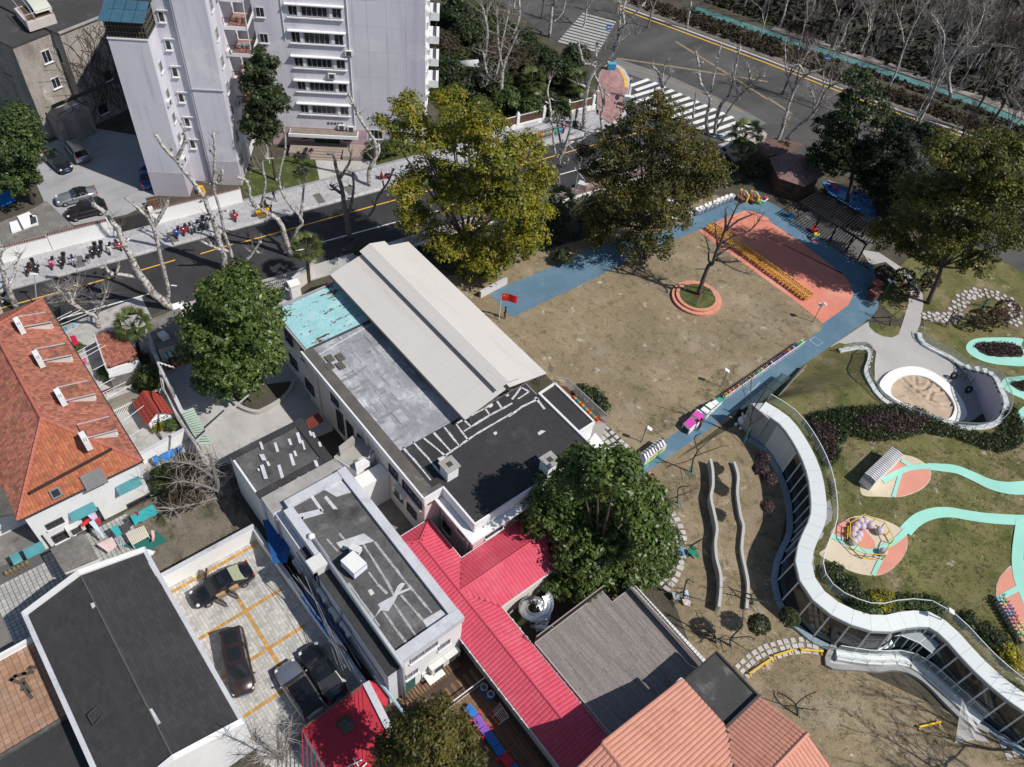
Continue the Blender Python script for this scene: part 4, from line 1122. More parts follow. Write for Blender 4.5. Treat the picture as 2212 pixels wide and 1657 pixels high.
for x in(-33.9,-27.9,-24.6):MB().tube([(x,9.95,0),(x,9.95,5.2)],.06,5).mk('downpipe',mat('pipe_grey2',(.3,.32,.36),.6),LB)
MB().bar((-31,9.9,4.4),(-19,9.9,3.9),.05).mk('cable',iron,LB)
b=MB();b.box((-28.3,10.5,4.8),(1.0,.9,2.8));b.box((-28.3,10.3,6.3),(1.1,1.2,.3));b.mk('duct',ac_m,LB)
# rooftop unit on castors
ru=thg('rooftop_tank','white wheeled box unit with blue edges and a cable on the banded roof','tank',G('12',640,370,6.1))
p=ru.location
b=MB();b.box((p.x,p.y,6.75),(1.5,1.2,.8),.15);b.mk('box',wh_w,ru)
b=MB();b.box((p.x,p.y,6.36),(1.54,1.24,.06),.15);b.box((p.x,p.y,7.12),(1.54,1.24,.05),.15);b.mk('blue_trim',blue_sheet,ru)
for sx in(-.55,.55):
 for sy_ in(-.42,.42):MB().ball((p.x+sx,p.y+sy_,6.2),.11,8).mk('castor',iron,ru)
b=MB();b.box((p.x-.9,p.y+.7,6.9),(.8,.5,.5),.5);b.mk('hood',ac_m,ru)
# stair block in the court between the houses
ST=thg('stair_block','low pale block with open top and white gable wall between the two houses','building',(-36,18.3,0))
block(ST,'wall',GL('11',[(505,1300),(640,1165),(800,1240),(650,1400)],4.3),0,4.3,wh_w)
block(ST,'roof',[p*.95+Vec((-36.2,18.4,4.3))*.05 for p in GL('11',[(505,1300),(640,1165),(800,1240),(650,1400)],4.3)],4.3,4.36,conc_rim)
b=MB();pA=GL('11',[(535,1240),(635,1160),(640,1200),(545,1275)],4.9);b.prism(pA,4.36,5.0);b.mk('stair_hood',conc_rim,ST)
b=MB();pA=GL('11',[(640,1345),(700,1310),(735,1335),(650,1385)],4.9);b.prism(pA,4.36,5.0);b.mk('vent_box',wh_w,ST)
MB().tube([G('11',660,1320,5),G('11',690,1300,5.1),G('11',730,1310,5),G('11',745,1250,5.2),G('11',790,1230,5.6)],.03,5).mk('hose',wh_w,ST)
block(ST,'wall',rect(-34.6,17.0,-33.3,19.7),0,3.9,wh_w)
sheet('court_floor',rect(-36,16.3,-28,19.8),.02,conc_d)
so=thg('entry_awning','small dark red tiled porch roof against the school wall','awning',G('11',370,1100,2.4))
b=MB();b.add([G('11',320,1065,2.4),G('11',400,1015,2.8),G('11',440,1065,2.8),G('11',350,1120,2.4)],[(0,1,2,3)]);b.v+=[(x,y,z-.1)for x,y,z in b.v];b.f+=[(7,6,5,4)];b.m+=[0];b.mk('roof',mat('dark_red_tile',(.16,.04,.03),.8,.2),so)
for i in range(7):MB().bar(G('11',322+i*13,1068-i*8,2.44),G('11',352+i*14,1122-i*9,2.44),.1,.06).mk('tile_row',MA['dark_red_tile'],so)
b=MB();b.bar(G('11',350,1120,0),G('11',350,1120,2.35),.1);b.bar(G('11',440,1065,0),G('11',440,1065,2.7),.1);b.mk('post',wh_w,so)

# ------------------------------------------------------------------ red covered walkway
J=thg('red_walkway_roof','raspberry red pressed tile roof of the T-shaped covered walkway','covered walkway',(-18,18.2,0))
ez,rz_=3.0,3.75
pk=tile_piece('roof_tile',.31,.37,tile_pink,.045,3,.012)
jl=[(-26.6,18.15,rz_),(-5.5,18.15,rz_)]
faces=[([(-28.1,16.25,ez),(-5.5,16.25,ez),(-5.5,18.15,rz_),(-26.6,18.15,rz_)],UX),([(-28.1,20.1,ez),(-26.6,18.15,rz_),(-5.5,18.15,rz_),(-5.5,20.1,ez)],UX),([(-28.1,16.25,ez),(-26.6,18.15,rz_),(-28.1,20.1,ez)],UY),
 ([(-23.7,20.05,ez+.01),(-21.3,18.2,rz_),(-21.3,27.0,rz_),(-23.7,27.0,ez)],UY),([(-18.7,20.05,ez+.01),(-18.7,25.2,ez),(-21.3,27.0,rz_),(-21.3,18.2,rz_)],UY)]
b=MB();ms=[]
for pl_,al in faces:
 P=[Vec(p)for p in pl_]
 nn=(P[1]-P[0]).cross(P[2]-P[0])
 b.poly(P if nn.z>0 else P[::-1])
 ms+=tilefield(None,'roof_tile',None,pl_,al,.31,.37)
b.mk('roof',mat('red_under',(.34,.03,.05),.7),J);pcs(J,'roof_tile',pk,ms)
rg=MB()
for a,c in(((-26.6,18.15,rz_+.05),(-5.5,18.15,rz_+.05)),((-21.3,18.2,rz_+.05),(-21.3,27,rz_+.05)),((-28.1,16.25,ez+.06),(-26.6,18.15,rz_+.05)),((-28.1,20.1,ez+.06),(-26.6,18.15,rz_+.05))):rg.tube([a,c],.09,6)
rg.mk('ridge',tile_pink,J)
vg=MB();vg.bar((-23.7,20.08,ez+.05),(-21.3,18.2,rz_+.03),.1,.04);vg.bar((-18.7,20.08,ez+.05),(-21.3,18.2,rz_+.03),.1,.04);vg.mk('valley',mat('valley_dark',(.10,.015,.02),.7),J)
gt=MB()
for a,c in(((-28.15,16.15,ez),(-5.5,16.15,ez)),((-18.6,20.2,ez),(-5.5,20.2,ez)),((-28.15,20.2,ez),(-23.8,20.2,ez)),((-28.2,16.2,ez),(-28.2,20.2,ez)),((-23.8,20.2,ez),(-23.8,27,ez)),((-18.6,20.2,ez),(-18.6,25.3,ez))):gt.bar(a,c,.05,.05)
gt.mk('gutter',fr_w,J)
for i in range(26):MB().box((-27.5+i*.85,16.13,ez+.02),(.1,.1,.08)).mk('gutter_bracket',fr_w,J)
for i in range(15):MB().box((-18.2+i*.85,20.22,ez+.02),(.1,.1,.08)).mk('gutter_bracket',fr_w,J)
block(J,'wall',rect(-27.7,16.7,-5.5,16.85),0,3.0,cr_w);block(J,'wall',rect(-18.3,19.6,-5.5,19.75),0,3.0,cr_w)
block(J,'wall',rect(-18.95,20.2,-18.8,26.5),0,3.0,cr_w)

# ------------------------------------------------------------------ timber roof terrace
K_=thg('timber_terrace','grey timber roof terrace with dark picket rails beside the red roof','terrace',(-10.5,24.6,0))
dz=3.3
block(K_,'wall',[Vec((-14.9,20.3,0)),Vec((-5.9,20.3,0)),Vec((-5.9,29.3,0)),Vec((-13.8,29.3,0)),Vec((-13.8,27.2,0)),Vec((-14.9,27.2,0))],0,dz,cr_w)
bd,bh=box_piece('board',2.2,.135,.03,wood_board,.004),box_piece('board',1.1,.135,.03,wood_board,.004);ms=[];ms2=[]
for j in range(61):
 y=20.42+j*.1455;x=-14.85 if y<27.2 else-13.75
 for ln in(([2,2,2,2],[1,2,2,2,1])if y<27.2 else([2,2,2,1],[1,2,2,2]))[j%2]:
  (ms if ln==2 else ms2).append(frame((x+ln*.555,y,dz+RU(-.004,.004)),UX,UY));x+=ln*1.11
pcs(K_,'board',bh,ms2,100)
pcs(K_,'board',bd,ms)
pkm=mat('rail_dark',(.06,.05,.05),.6,.2)
def pickets(parent,a,c,h,step,m,name='railing',wid=.035,white_top=None):
 a,c=Vec(a),Vec(c);n=max(2,int((c-a).length/step))
 r=MB()
 r.bar(a+Vec((0,0,h)),c+Vec((0,0,h)),.07);r.bar(a+Vec((0,0,.08)),c+Vec((0,0,.08)),.05)
 rail=r.mk(name,white_top or m,parent)
 me=MB().box((0,0,h/2),(wid,wid,h)).mesh('picket',m)
 d=(c-a).normalized()
 pcs(rail,'picket',me,[frame(a.lerp(c,i/n),d,Vec((-d.y,d.x,0)))for i in range(n+1)],80,org=parent.matrix_basis.translation if parent else None)
 return rail
pickets(K_,(-14.9,20.3,dz),(-14.9,27.1,dz),1.05,.13,pkm,'railing',.04,mat('rail_top',(.30,.27,.26),.7))
pickets(K_,(-13.9,29.0,dz),(-6.0,28.75,dz),1.0,.1,pkm,'railing',.035)
spl=box_piece('plank',.22,.85,.04,mat('white_plank',(.62,.62,.62),.8,.1,1.,rnd=.1),.01)
edge=MB().prism(rect(-13.9,29.1,-5.8,29.95),2.6,2.68).mk('plank_walk',frame_m,K_)
pcs(edge,'plank',spl,[frame((-13.75+i*.27,29.5,2.69),UX,UY)for i in range(30)],org=K_.location)

# ------------------------------------------------------------------ terracotta roofed house
LR=thg('terracotta_house','house with salmon terracotta ribbed roof and a flat black corner roof','house',(-1,24,0))
te,tk=6.3,.36
rz1=te+tk*8.2;yr=17.4
block(LR,'wall',rect(-5.6,11,4,25.4),0,te-.1,cr_w);block(LR,'wall',rect(-5.4,25.4,5,29.0),0,5.9,cr_w)
tp=tile_piece('roof_tile',.30,.42,tile_terra,.07,4,.02)
vy=lambda x:25.7-(x+2.0)
faces=[([(-6,25.7,te),(-2.0,25.7,te),(8.0,15.7+1.7,rz1),(-6,yr,rz1)],UX),([(-6,yr,rz1),(8,yr,rz1),(8,10,te+.2),(-6,10,te+.2)],UX),
 ([(-2.0,25.7,te),(-2.0,29.1,te),(1.6,29.1,te+tk*3.6),(1.6,22.1,te+tk*3.6)],UY),([(1.6,29.1,te+tk*3.6),(5.2,29.1,te),(5.2,20,te),(1.6,22.1,te+tk*3.6)],UY)]
b=MB();ms=[]
for pl_,al in faces:
 P=[Vec(p)for p in pl_];nn=(P[1]-P[0]).cross(P[2]-P[0]);b.poly(P if nn.z>0 else P[::-1]);ms+=tilefield(None,'',None,pl_,al,.30,.42)
b.mk('roof',mat('terra_under',(.22,.09,.06),.8),LR);pcs(LR,'roof_tile',tp,ms)
rg=MB();rg.tube([(-6,yr,rz1+.05),(8,yr,rz1+.05)],.14,6);rg.tube([(1.6,29.1,te+tk*3.6+.05),(1.6,22,te+tk*3.6+.05)],.14,6);rg.mk('ridge',tile_terra,LR)
MB().bar((-2.0,25.7,te+.06),(1.6,22.1,te+tk*3.6+.06),.22,.05).mk('valley',mat('lead',(.07,.06,.06),.7),LR)
MB().bar((-2.0,25.6,te+.08),(-2.0,29.2,te+.08),.18,.16).mk('gutter',MA['lead'],LR);MB().bar((-6.1,9,te+2.),(-6.1,25.7,te),.1,.2).mk('bargeboard',mat('eave_white',(.5,.48,.46),.8,.2),LR)
b=MB();b.prism(rect(-5.9,25.75,-2.05,29.2),5.9,6.05);b.mk('flat_roof',mat('black_flat',(.05,.05,.05),.7,.3,.5,patches=[((.15,.15,.15),.5,.55,.75)]),LR)
b=MB();b.wall((-5.9,29.2),(-2,29.2),.15,5.9,6.18);b.wall((-5.9,25.7),(-5.9,29.2),.12,5.9,6.14);b.mk('parapet',bit,LR)

# ------------------------------------------------------------------ long black gabled shed (lower left)
FR=thg('black_gabled_house','long white house with a black shingle gable roof and white parapets','house',(-29.5,-3,0))
fe,fr_=5.0,6.2
block(FR,'wall',rect(-37.2,-7.2,-22.0,.8),0,fe,wh_w)
for xa,xb in((-37.55,-37.15),(-22.05,-21.65)):
 gp=MB()
 pr=[(-7.5,fe+.1),(-3.3,fr_+.22),(1.1,fe+.1)]
 vs=[(xa,y,z)for y,z in pr]+[(xa,1.1,0),(xa,-7.5,0)]+[(xb,y,z)for y,z in pr]+[(xb,1.1,0),(xb,-7.5,0)]
 gp.add(vs,[(0,1,2,3,4),(9,8,7,6,5),(0,5,6,1),(1,6,7,2),(2,7,8,3),(4,9,5,0)])
 gp.mk('gable_wall',wh_w,FR)
b=MB();b.wall((-37.5,1.0),(-21.7,1.0),.3,fe-.6,fe+.12);b.wall((-37.5,-7.4),(-21.7,-7.4),.3,fe-.6,fe+.12);b.mk('parapet',rim_g,FR)
sh=box_piece('shingle',.5,.275,.010,shingle_m,.004)
faces=[([(-37.15,.8,fe),(-37.15,-3.3,fr_),(-22.05,-3.3,fr_),(-22.05,.8,fe)],UX),([(-37.15,-7.2,fe),(-22.05,-7.2,fe),(-22.05,-3.3,fr_),(-37.15,-3.3,fr_)],UX)]
b=MB();ms=[]
for pl_,al in faces:
 P=[Vec(p)for p in pl_];nn=(P[1]-P[0]).cross(P[2]-P[0]);b.poly(P if nn.z>0 else P[::-1]);ms+=tilefield(None,'',None,pl_,al,.505,.28,.004)
for m_ in ms:
 pass
b.mk('roof',bit,FR);pcs(FR,'shingle',sh,ms)
MB().tube([(-37.1,-3.3,fr_+.03),(-22.1,-3.3,fr_+.03)],.07,6).mk('ridge',mat('ridge_grey',(.09,.09,.09),.8),FR)
for k,pts in(('02',[(590,600),(622,590),(628,615),(600,628)]),('02',[(972,1285),(990,1280),(1045,1370),(1025,1385)])):
 b=MB();P=[G(k,x,y,fr_-.05)for x,y in pts];b.prism(P,fr_-.1,fr_+.08);b.mk('flashing',rim_g,FR)
b=MB();p=[G('02',x,y,5.5)for x,y in((570,1320),(637,1258),(680,1310),(610,1390))]
for i in range(4):b.bar(p[i]+Vec((0,0,.03)),p[(i+1)%4]+Vec((0,0,.03)),.06,.06)
b.mk('hatch_frame',fr_d,FR)
# brown tiled terrace and black lean-to beside it
TB=thg('tiled_terrace','brown slab roof terrace with scattered dark planks beside the black roof','terrace',(-33,-11,0))
block(TB,'wall',rect(-36.3,-22,-29.9,-7.7),0,3.0,wh_w)
block(TB,'terrace_bed',rect(-36.2,-21.9,-30,-7.8),3.0,3.006,mat('terrace_bed',(.15,.09,.065),.95));bs=box_piece('slab',.40,.40,.03,brown_slab,.012);pcs(TB,'slab',bs,[frame((-36.0+i*.42,-21+j*.42,3.0),UX,UY)for i in range(15)for j in range(32)],250)
b=MB();b.wall((-36.35,-22),(-36.35,-7.6),.2,2.8,3.5);b.mk('parapet',wh_w,TB)
for i,(x,y,l,a)in enumerate(((100,1100,.9,.6),(130,1060,.8,1.2),(150,1120,.9,-.4),(180,1140,1.0,0.1),(185,1180,1.0,.2),(170,1050,.5,.9),(200,1030,.6,.3),(215,1010,.5,.8),(90,1080,.5,1.9))):
 p=G('02',x,y,3.05);b=MB();b.box((0,0,.04),(l,.22,.05));b.xf(Matrix.Translation(p)@Matrix.Rotation(a,4,'Z'))
 one('loose_plank',b,mat('plank_dark',(.085,.07,.06),.9,.25,2.),'%s of the dark weathered planks heaped on the brown terrace, counted downhill from the wall'%nth(i+1),'plank','loose planks on the brown terrace')
block(TB,'wall',rect(-29.7,-22,-22,-7.7),0,2.9,wh_w);block(TB,'low_roof',rect(-29.7,-22,-22,-7.6),2.9,3.0,bit);MB().wall((-29.75,-22),(-29.75,-7.7),.2,2.6,3.25).mk('parapet',bitumen2,TB)

# ------------------------------------------------------------------ red clay tiled house (left)
RT=thg('red_tiled_house','large white house with weathered red clay hip roof and four small dormers','house',(-55,-.8,0))
ez,rz_=5.2,8.2
X0,X1,Ya,Yb,Yr=-67.5,-44.9,-5.4,4.0,-.75
block(RT,'wall',rect(X0+.3,Ya+.4,X1-.35,Yb-.4),0,ez,wh_w)
block(RT,'wall',rect(-60,-12,-48.5,Ya+.5),0,4.6,wh_w)
rt_=tile_piece('roof_tile',.235,.33,tile_red,.035,3,.03);rt2=tile_piece('roof_tile',.235,.33,tile_new,.035,3,.03)
RA,RB_=Vec((-62.5,Yr,rz_)),Vec((-50.6,Yr,rz_))
c1,c2,c3,c4=Vec((X1,Yb,ez)),Vec((X1,Ya,ez)),Vec((X0,Yb,ez)),Vec((X0,Ya,ez))
faces=[([c3,c1,RB_,RA],UX,0),([c4,RA,RB_,c2],UX,0),([c1,c2,RB_],UY,1),([c3,RA,c4],UY,0)]
b=MB();ms=[[],[]]
for pl_,al,w_ in faces:
 P=[Vec(p)for p in pl_];nn=(P[1]-P[0]).cross(P[2]-P[0]);b.poly(P if nn.z>0 else P[::-1]);ms[w_]+=tilefield(None,'',None,pl_,al,.24,.30,.0,jit=.03)
b.mk('roof',mat('tile_bed',(.11,.05,.035),.9),RT);pcs(RT,'roof_tile',rt_,ms[0],150);pcs(RT,'roof_tile',rt2,ms[1],150,'orange_tile_field')
rg=MB();ridge_tile=mat('ridge_tile',(.42,.14,.10),.8,.15,2.,rnd=.1)
rm=MB();rm.tube([(-.16,0,0),(.16,0,.0)],[.13,.145],6);rme=rm.mesh('ridge_tile',ridge_tile)
mm=[]
for a,c in((RA,RB_),(RB_,c1),(RB_,c2),(RA,c3),(RA,c4)):
 n=int((c-a).length/.32);d=(c-a).normalized()
 for i in range(n):mm.append(frame(a.lerp(c,(i+.5)/n)+Vec((0,0,.07)),d,Vec((0,0,1)).cross(d).normalized()))
for m_ in mm:
 o=link('ridge_tile',rme,RT);m_=m_.copy();m_.translation-=RT.location;o.matrix_basis=m_
MB().bar(G('01',725,1248,6.35),G('01',190,1535,6.35),.16,.2).mk('roof_step',mat('step_dark',(.05,.03,.025),.9),RT)
sb=MB().prism(GL('01',[(0,1500),(60,1495),(140,1657),(0,1680),(-90,1680),(-60,1500)],5.3),5.0,5.3)
sb.mk('side_roof',mat('grey_tiles',(.10,.095,.085),.95,.3,1.,.3,6),RT)
b=MB();b.bar((X0,Yb+.08,ez-.02),(X1,Yb+.08,ez-.02),.12,.12);b.bar((X1+.08,Yb,ez-.02),(X1+.08,Ya,ez-.02),.12,.12);b.mk('gutter',mat('gutter_dark',(.05,.045,.045),.6),RT)
# dormers
dt=MB()
for i,(k,rq,vent)in enumerate((('01',[(190,385),(265,365),(325,450),(222,478)],(165,400)),('01',[(318,588),(408,568),(465,660),(352,692)],(300,610)),('01',[(470,830),(570,808),(630,905),(520,938)],(455,850)),('01',[(595,1072),(695,1032),(780,1135),(680,1172)],(630,1125)))):
 P=[G(k,*rq[0],7.0),G(k,*rq[1],6.3),G(k,*rq[2],6.3),G(k,*rq[3],7.0)]
 xa,xb=P[0].x,P[2].x
 ya,yb_=1.5,3.45
 ya,yb_=1.2,3.55
 P=[Vec((xa,ya,7.25)),Vec((xa,yb_,6.6)),Vec((xb,yb_,6.6)),Vec((xb,ya,7.25))]
 dmr=MB().prism([(xa+.15,ya,0),(xb-.15,ya,0),(xb-.15,yb_-.15,0),(xa+.15,yb_-.15,0)],5.3,[7.1,7.1,6.5,6.5]).mk('dormer',cr_w,RT)
 b=MB();b.poly([P[0],P[3],P[2],P[1]]);b.v+=[(x,y,z-.09)for x,y,z in b.v];b.f+=[(7,6,5,4),(0,4,5,1),(1,5,6,2),(2,6,7,3),(3,7,4,0)];b.m+=[0]*5
 b.mk('dormer_roof',MA['tile_bed'],dmr)
 pcs(dmr,'roof_tile',rt_,tilefield(None,'',None,P,UX,.24,.30,.0),70,org=RT.location)
 b=MB();b.bar((xa-.05,ya,7.3),(xa-.05,yb_,6.65),.08,.07);b.mk('dormer_edge',mat('dormer_edge',(.42,.42,.44),.8),dmr);b=MB();b.bar((xb+.05,ya,7.3),(xb+.05,yb_,6.65),.08,.07);b.mk('dormer_edge',MA['dormer_edge'],dmr)
 b=MB();b.bar((xa,yb_+.03,6.55),(xb,yb_+.03,6.55),.08);b.mk('dormer_gutter',MA['gutter_dark'],dmr)
 win(dmr,((xa+xb)/2,yb_-.13,6.1),-UX,1.2,.6,3,fr_w,False)
 p=G(k,*vent,8.2)
 c=MB();c.box((p.x+.1,1.15,7.7),(1.25,.42,1.0));vb=c.mk('vent_stack',wh_w,RT)
 c=MB()
 for q_ in range(6):c.box((p.x+.3+.14*(q_%3),1.07+.15*(q_//3),8.205),(.07,.08,.02))
 c.mk('vent_holes',fr_d,vb)
# skylights on the hip
for x_,y_,w_,l_ in((610,1450,1.6,1.3),(365,1540,.75,.75)):
 p=PLN('01',x_,y_,c1,(c2-c1).cross(RB_-c1));nn=(c2-c1).cross(RB_-c1).normalized();nn=nn if nn.z>0 else-nn
 ax=UY;ay=nn.cross(ax)
 b=MB();b.box((0,0,.15),(w_,l_,.3));b.xf(frame(p,ax,ay,nn));sk=b.mk('skylight',mat('skylight_grey',(.16,.16,.16),.7,.2),RT)
 b=MB();b.box((0,0,.31),(w_*.7,l_*.7,.03));b.xf(frame(p,ax,ay,nn));b.mk('pane',glass if w_<1 else MA['skylight_grey'],sk)
# gable wall windows and awnings (seen below the hip)
xw=X1-.33
for k,x_,y_,w_,h in(('A8',660,555,1.5,1.0),('A8',1725,120,1.9,1.5),('A8',550,390,1.3,.7),('A8',1060,330,1.6,2.2),('01',820,1480,1.3,.6)):
 p=PLN(k,x_,y_,(xw,0,0),(1,0,0));win(RT,p+Vec((.02,0,0)),UY,w_,h,4,fr_d,True,2)
for k,pts in(('A8',[(735,265),(1075,90),(1090,135),(770,325)]),('A8',[(105,770),(365,640),(390,695),(140,850)]),('A8',[(-80,850),(40,780),(70,830),(0,880)]),('01',[(745,1500),(895,1425),(905,1455),(760,1525)])):
 aw=MB();z=3.9;yv=[PLN(k,*p,(xw+.05,0,0),(1,0,0))for p in pts[:2]]
 z1_=min(yv[0].z,yv[1].z);a,c=yv
 a=Vec((xw,a.y,z1_));c=Vec((xw,c.y,z1_))
 aw.add([a,c,c+Vec((.75,0,-.35)),a+Vec((.75,0,-.35))],[(0,1,2,3),(3,2,1,0)])
 ob=aw.mk('awning',turq,RT)
for x_,y_ in((820,430),):p=PLN('A8',x_,y_,(xw,0,0),(1,0,0));aircon(RT,p,UY,1.5)
MB().tube([PLN('A8',370,560,(xw+.1,0,0),(1,0,0)),PLN('A8',490,720,(xw+.1,0,0),(1,0,0)),PLN('A8',460,780,(xw+.1,0,0),(1,0,0))],.06,5).mk('downpipe',iron,RT)
for i in range(6):
 p=PLN('A8',60+i*45,1290-i*40,(xw+.4,0,0),(1,0,0));c=(xw+.55,p.y,.0)
 t=thg('flower_pot','%s clay pot from the left, with a dry plant, below the white gable wall'%nth(i+1),'flower pot',c,0,'pots below the white gable wall')
 MB().lathe(c,[(.11,0),(.17,.28),(.15,.28),(.14,.24)],8).mk('pot',mat('clay_pot',(.25,.14,.09),.9,.2),t)
 MB().ball((c[0],c[1],.4),.16,6).mk('plant',mat('dry_plant',(.16,.17,.08),.9,.3),t)
block(RT,'lean_to',GL('A8',[(495,755),(940,540),(1150,880),(680,1070)],2.7),0,2.7,wh_w)
block(RT,'lean_to_roof',GL('A8',[(490,757),(940,535),(1155,880),(680,1075)],2.75),2.7,2.8,conc_d)
# poles for drying laundry, sticking out under the eaves on the street side
for i,(a,c)in enumerate((((300,440),(465,358)),((310,455),(520,350)),((330,470),(560,378)),((470,640),(615,555)),((480,660),(650,572)),((490,690),(686,578)),((600,740),(690,695)),((600,865),(740,790)),((640,900),(815,815)),((640,950),(850,835)),((770,1090),(930,970)),((800,1190),(920,1120)))):
 b=MB();b.tube([G('01',*a,4.4),G('01',*c,4.3)],.024,5)
 o=b.mk('drying_pole',fr_w,RT)
# ------------------------------------------------------------------ curved garden pavilion under the hill
pav_white=mat('pavilion_white',(.68,.71,.71),.35,.03,.3,.02,spec=.5,coat=.3)
pav_grey=mat('pavilion_grey',(.36,.39,.40),.4,.1,.5)
pav_glass=mat('pavilion_glass',(.018,.024,.03),.06,.25,.4,0,spec=.8)
stl=mat('bright_steel',(.62,.64,.66),.25,.08,1.,metal=.9)
stone_grey=mat('stone_grey',(.30,.30,.30),.85,.12,.5)
def resam(pts,step):
 out=[Vec(pts[0])];acc=0.
 for i in range(len(pts)-1):
  a,b_=Vec(pts[i]),Vec(pts[i+1]);L=(b_-a).length
  while acc+L>=step:
   t=(step-acc)/L;a=a.lerp(b_,t);out.append(a.copy());L=(b_-a).length;acc=0.
  acc+=L
 return out
def offs(pts,d):
 """plan offset to the left of the direction of travel"""
 o=[]
 for i,p in enumerate(pts):
  t=Vec(pts[min(i+1,len(pts)-1)])-Vec(pts[max(i-1,0)]);t.z=0;t.normalize()
  o.append(Vec(p)+Vec((-t.y,t.x,0))*d)
 return o
PV=thg('garden_pavilion','sinuous white and dark glass pavilion under the grass hill','pavilion',(-8,45,0))
rim=resam(SN_RIM,1.25)
for p in rim:p.z=3.6
rim_out,rim_in=rim,offs(rim,-1.25)
wl_top,wl_bot=offs(rim,-1.24),offs(rim,-1.55)
n=len(rim)
for i in range(n-1):
 g=.012
 a,b_,c,d=[P.copy()for P in(rim_out[i],rim_out[i+1],rim_in[i+1],rim_in[i])]
 b_=a.lerp(b_,1-g);c=d.lerp(c,1-g)
 m_=MB();m_.prism([a,b_,c,d],3.36,[3.78,3.78,3.64,3.64]);m_.mk('rim_panel',pav_white,PV)
 m_=MB();t0,t1,b0,b1=wl_top[i],wl_top[i+1],wl_bot[i],wl_bot[i+1]
 q4=[Vec((b0.x,b0.y,.18)),Vec((b1.x,b1.y,.18)),Vec((t1.x,t1.y,3.35)),Vec((t0.x,t0.y,3.35))]
 m_.poly(q4);nn=(q4[1]-q4[0]).cross(q4[2]-q4[0]).normalized()*.06
 m_.v+=[tuple(p-nn)for p in q4];m_.f+=[(7,6,5,4)];m_.m+=[0]
 m_.mk('pane' if i>3 else 'louvre_panel',pav_glass if i>3 else pav_grey,PV)
 if i>1:MB().bar(q4[0],q4[3],.09,.12).mk('mullion',pav_white,PV)
 if 1<i<=4:
  for k in range(9):MB().bar(q4[0].lerp(q4[1],k/9)+Vec((0,0,.1)),q4[3].lerp(q4[2],k/9),.05,.09).mk('louvre',pav_white,PV)
fa=MB();fb=MB()
for i in range(n-1):
 fa.bar(Vec((rim_in[i].x,rim_in[i].y,3.44)),Vec((rim_in[i+1].x,rim_in[i+1].y,3.44)),.1,.34)
 o1,o2=offs(rim,-1.9)[i],offs(rim,-1.9)[i+1]
 fb.bar(Vec((o1.x,o1.y,.12)),Vec((o2.x,o2.y,.12)),.5,.3)
fa.mk('fascia',pav_grey,PV);fb.mk('sill_kerb',mat('blue_steel',(.33,.42,.48),.35,.1,.5,metal=.4),PV)
s0=rim[0]
block(PV,'end_wall',[SN_RIM[0],rim_in[1],wl_bot[1],Vec((SN_RIM[0].x-.8,SN_RIM[0].y-1.2,0))],0,3.6,pav_grey)
block(PV,'core',list(offs(rim[1:],-.9))+list(offs(rim[1:],.25))[::-1],0,3.3,pav_grey)
hillrail=offs(rim,.75)
def glrail(parent,pts,zb,h,thick=.02,post=.035,name='glass_panel',rail=True,pm=None):
 for i in range(len(pts)-1):
  a,b_=Vec(pts[i]),Vec(pts[i+1]);za=zb(a)if callable(zb)else zb;zc=zb(b_)if callable(zb)else zb
  a.z,b_.z=za,zc
  m_=MB();d=(b_-a)*.015;dn=Vec((-(b_-a).y,(b_-a).x,0)).normalized()*thick/2
  up=Vec((0,0,h))
  m_.add([a+d-dn,b_-d-dn,b_-d-dn+up,a+d-dn+up,a+d+dn,b_-d+dn,b_-d+dn+up,a+d+dn+up],[(0,1,2,3),(7,6,5,4),(0,4,5,1),(1,5,6,2),(2,6,7,3),(3,7,4,0)])
  m_.mk(name,gl_clear,parent)
  MB().bar(a,a+up,post).mk('post',pm or fr_w,parent)
  if rail:MB().bar(a+up,b_+up,.05).mk('handrail',pm or fr_w,parent)
glrail(PV,hillrail,lambda p:HILL,.95)
# lower terrace with kerb and glass rail
lowk=curve(GL('32',[(430,850),(380,995),(560,1020),(700,1030),(800,1020),(900,1040),(990,1090),(1070,1160),(1160,1255),(1260,1345),(1420,1430)],.0),4)
terr=lowk+GL('32',[(1480,1420),(1662,1480)])+[p for p in offs(rim,-.6)[::-1]if-1.5<p.x<10.5]
sheet('pavilion_terrace',[p for p in terr],.03,mat('terrace_stone',(.46,.46,.46),.7,.08,.5))
b=MB();b.prism(ribbon(lowk,.42),0,.32);b.mk('terrace_kerb',stone_grey,PV)
low2=resam(curve(GL('32',[(440,930),(560,950),(700,965),(820,960),(930,985),(1030,1050),(1130,1140),(1250,1250),(1420,1400)],.3),6),1.2)
b=MB();
for i in range(len(low2)-1):
 MB().prism(ribbon([low2[i],low2[i].lerp(low2[i+1],.985)],.85),.02,.5).mk('terrace_panel',pav_white,PV)
glrail(PV,offs(low2,.3),.5,.95);glrail(PV,offs(low2,-.3),.5,.6,rail=False)
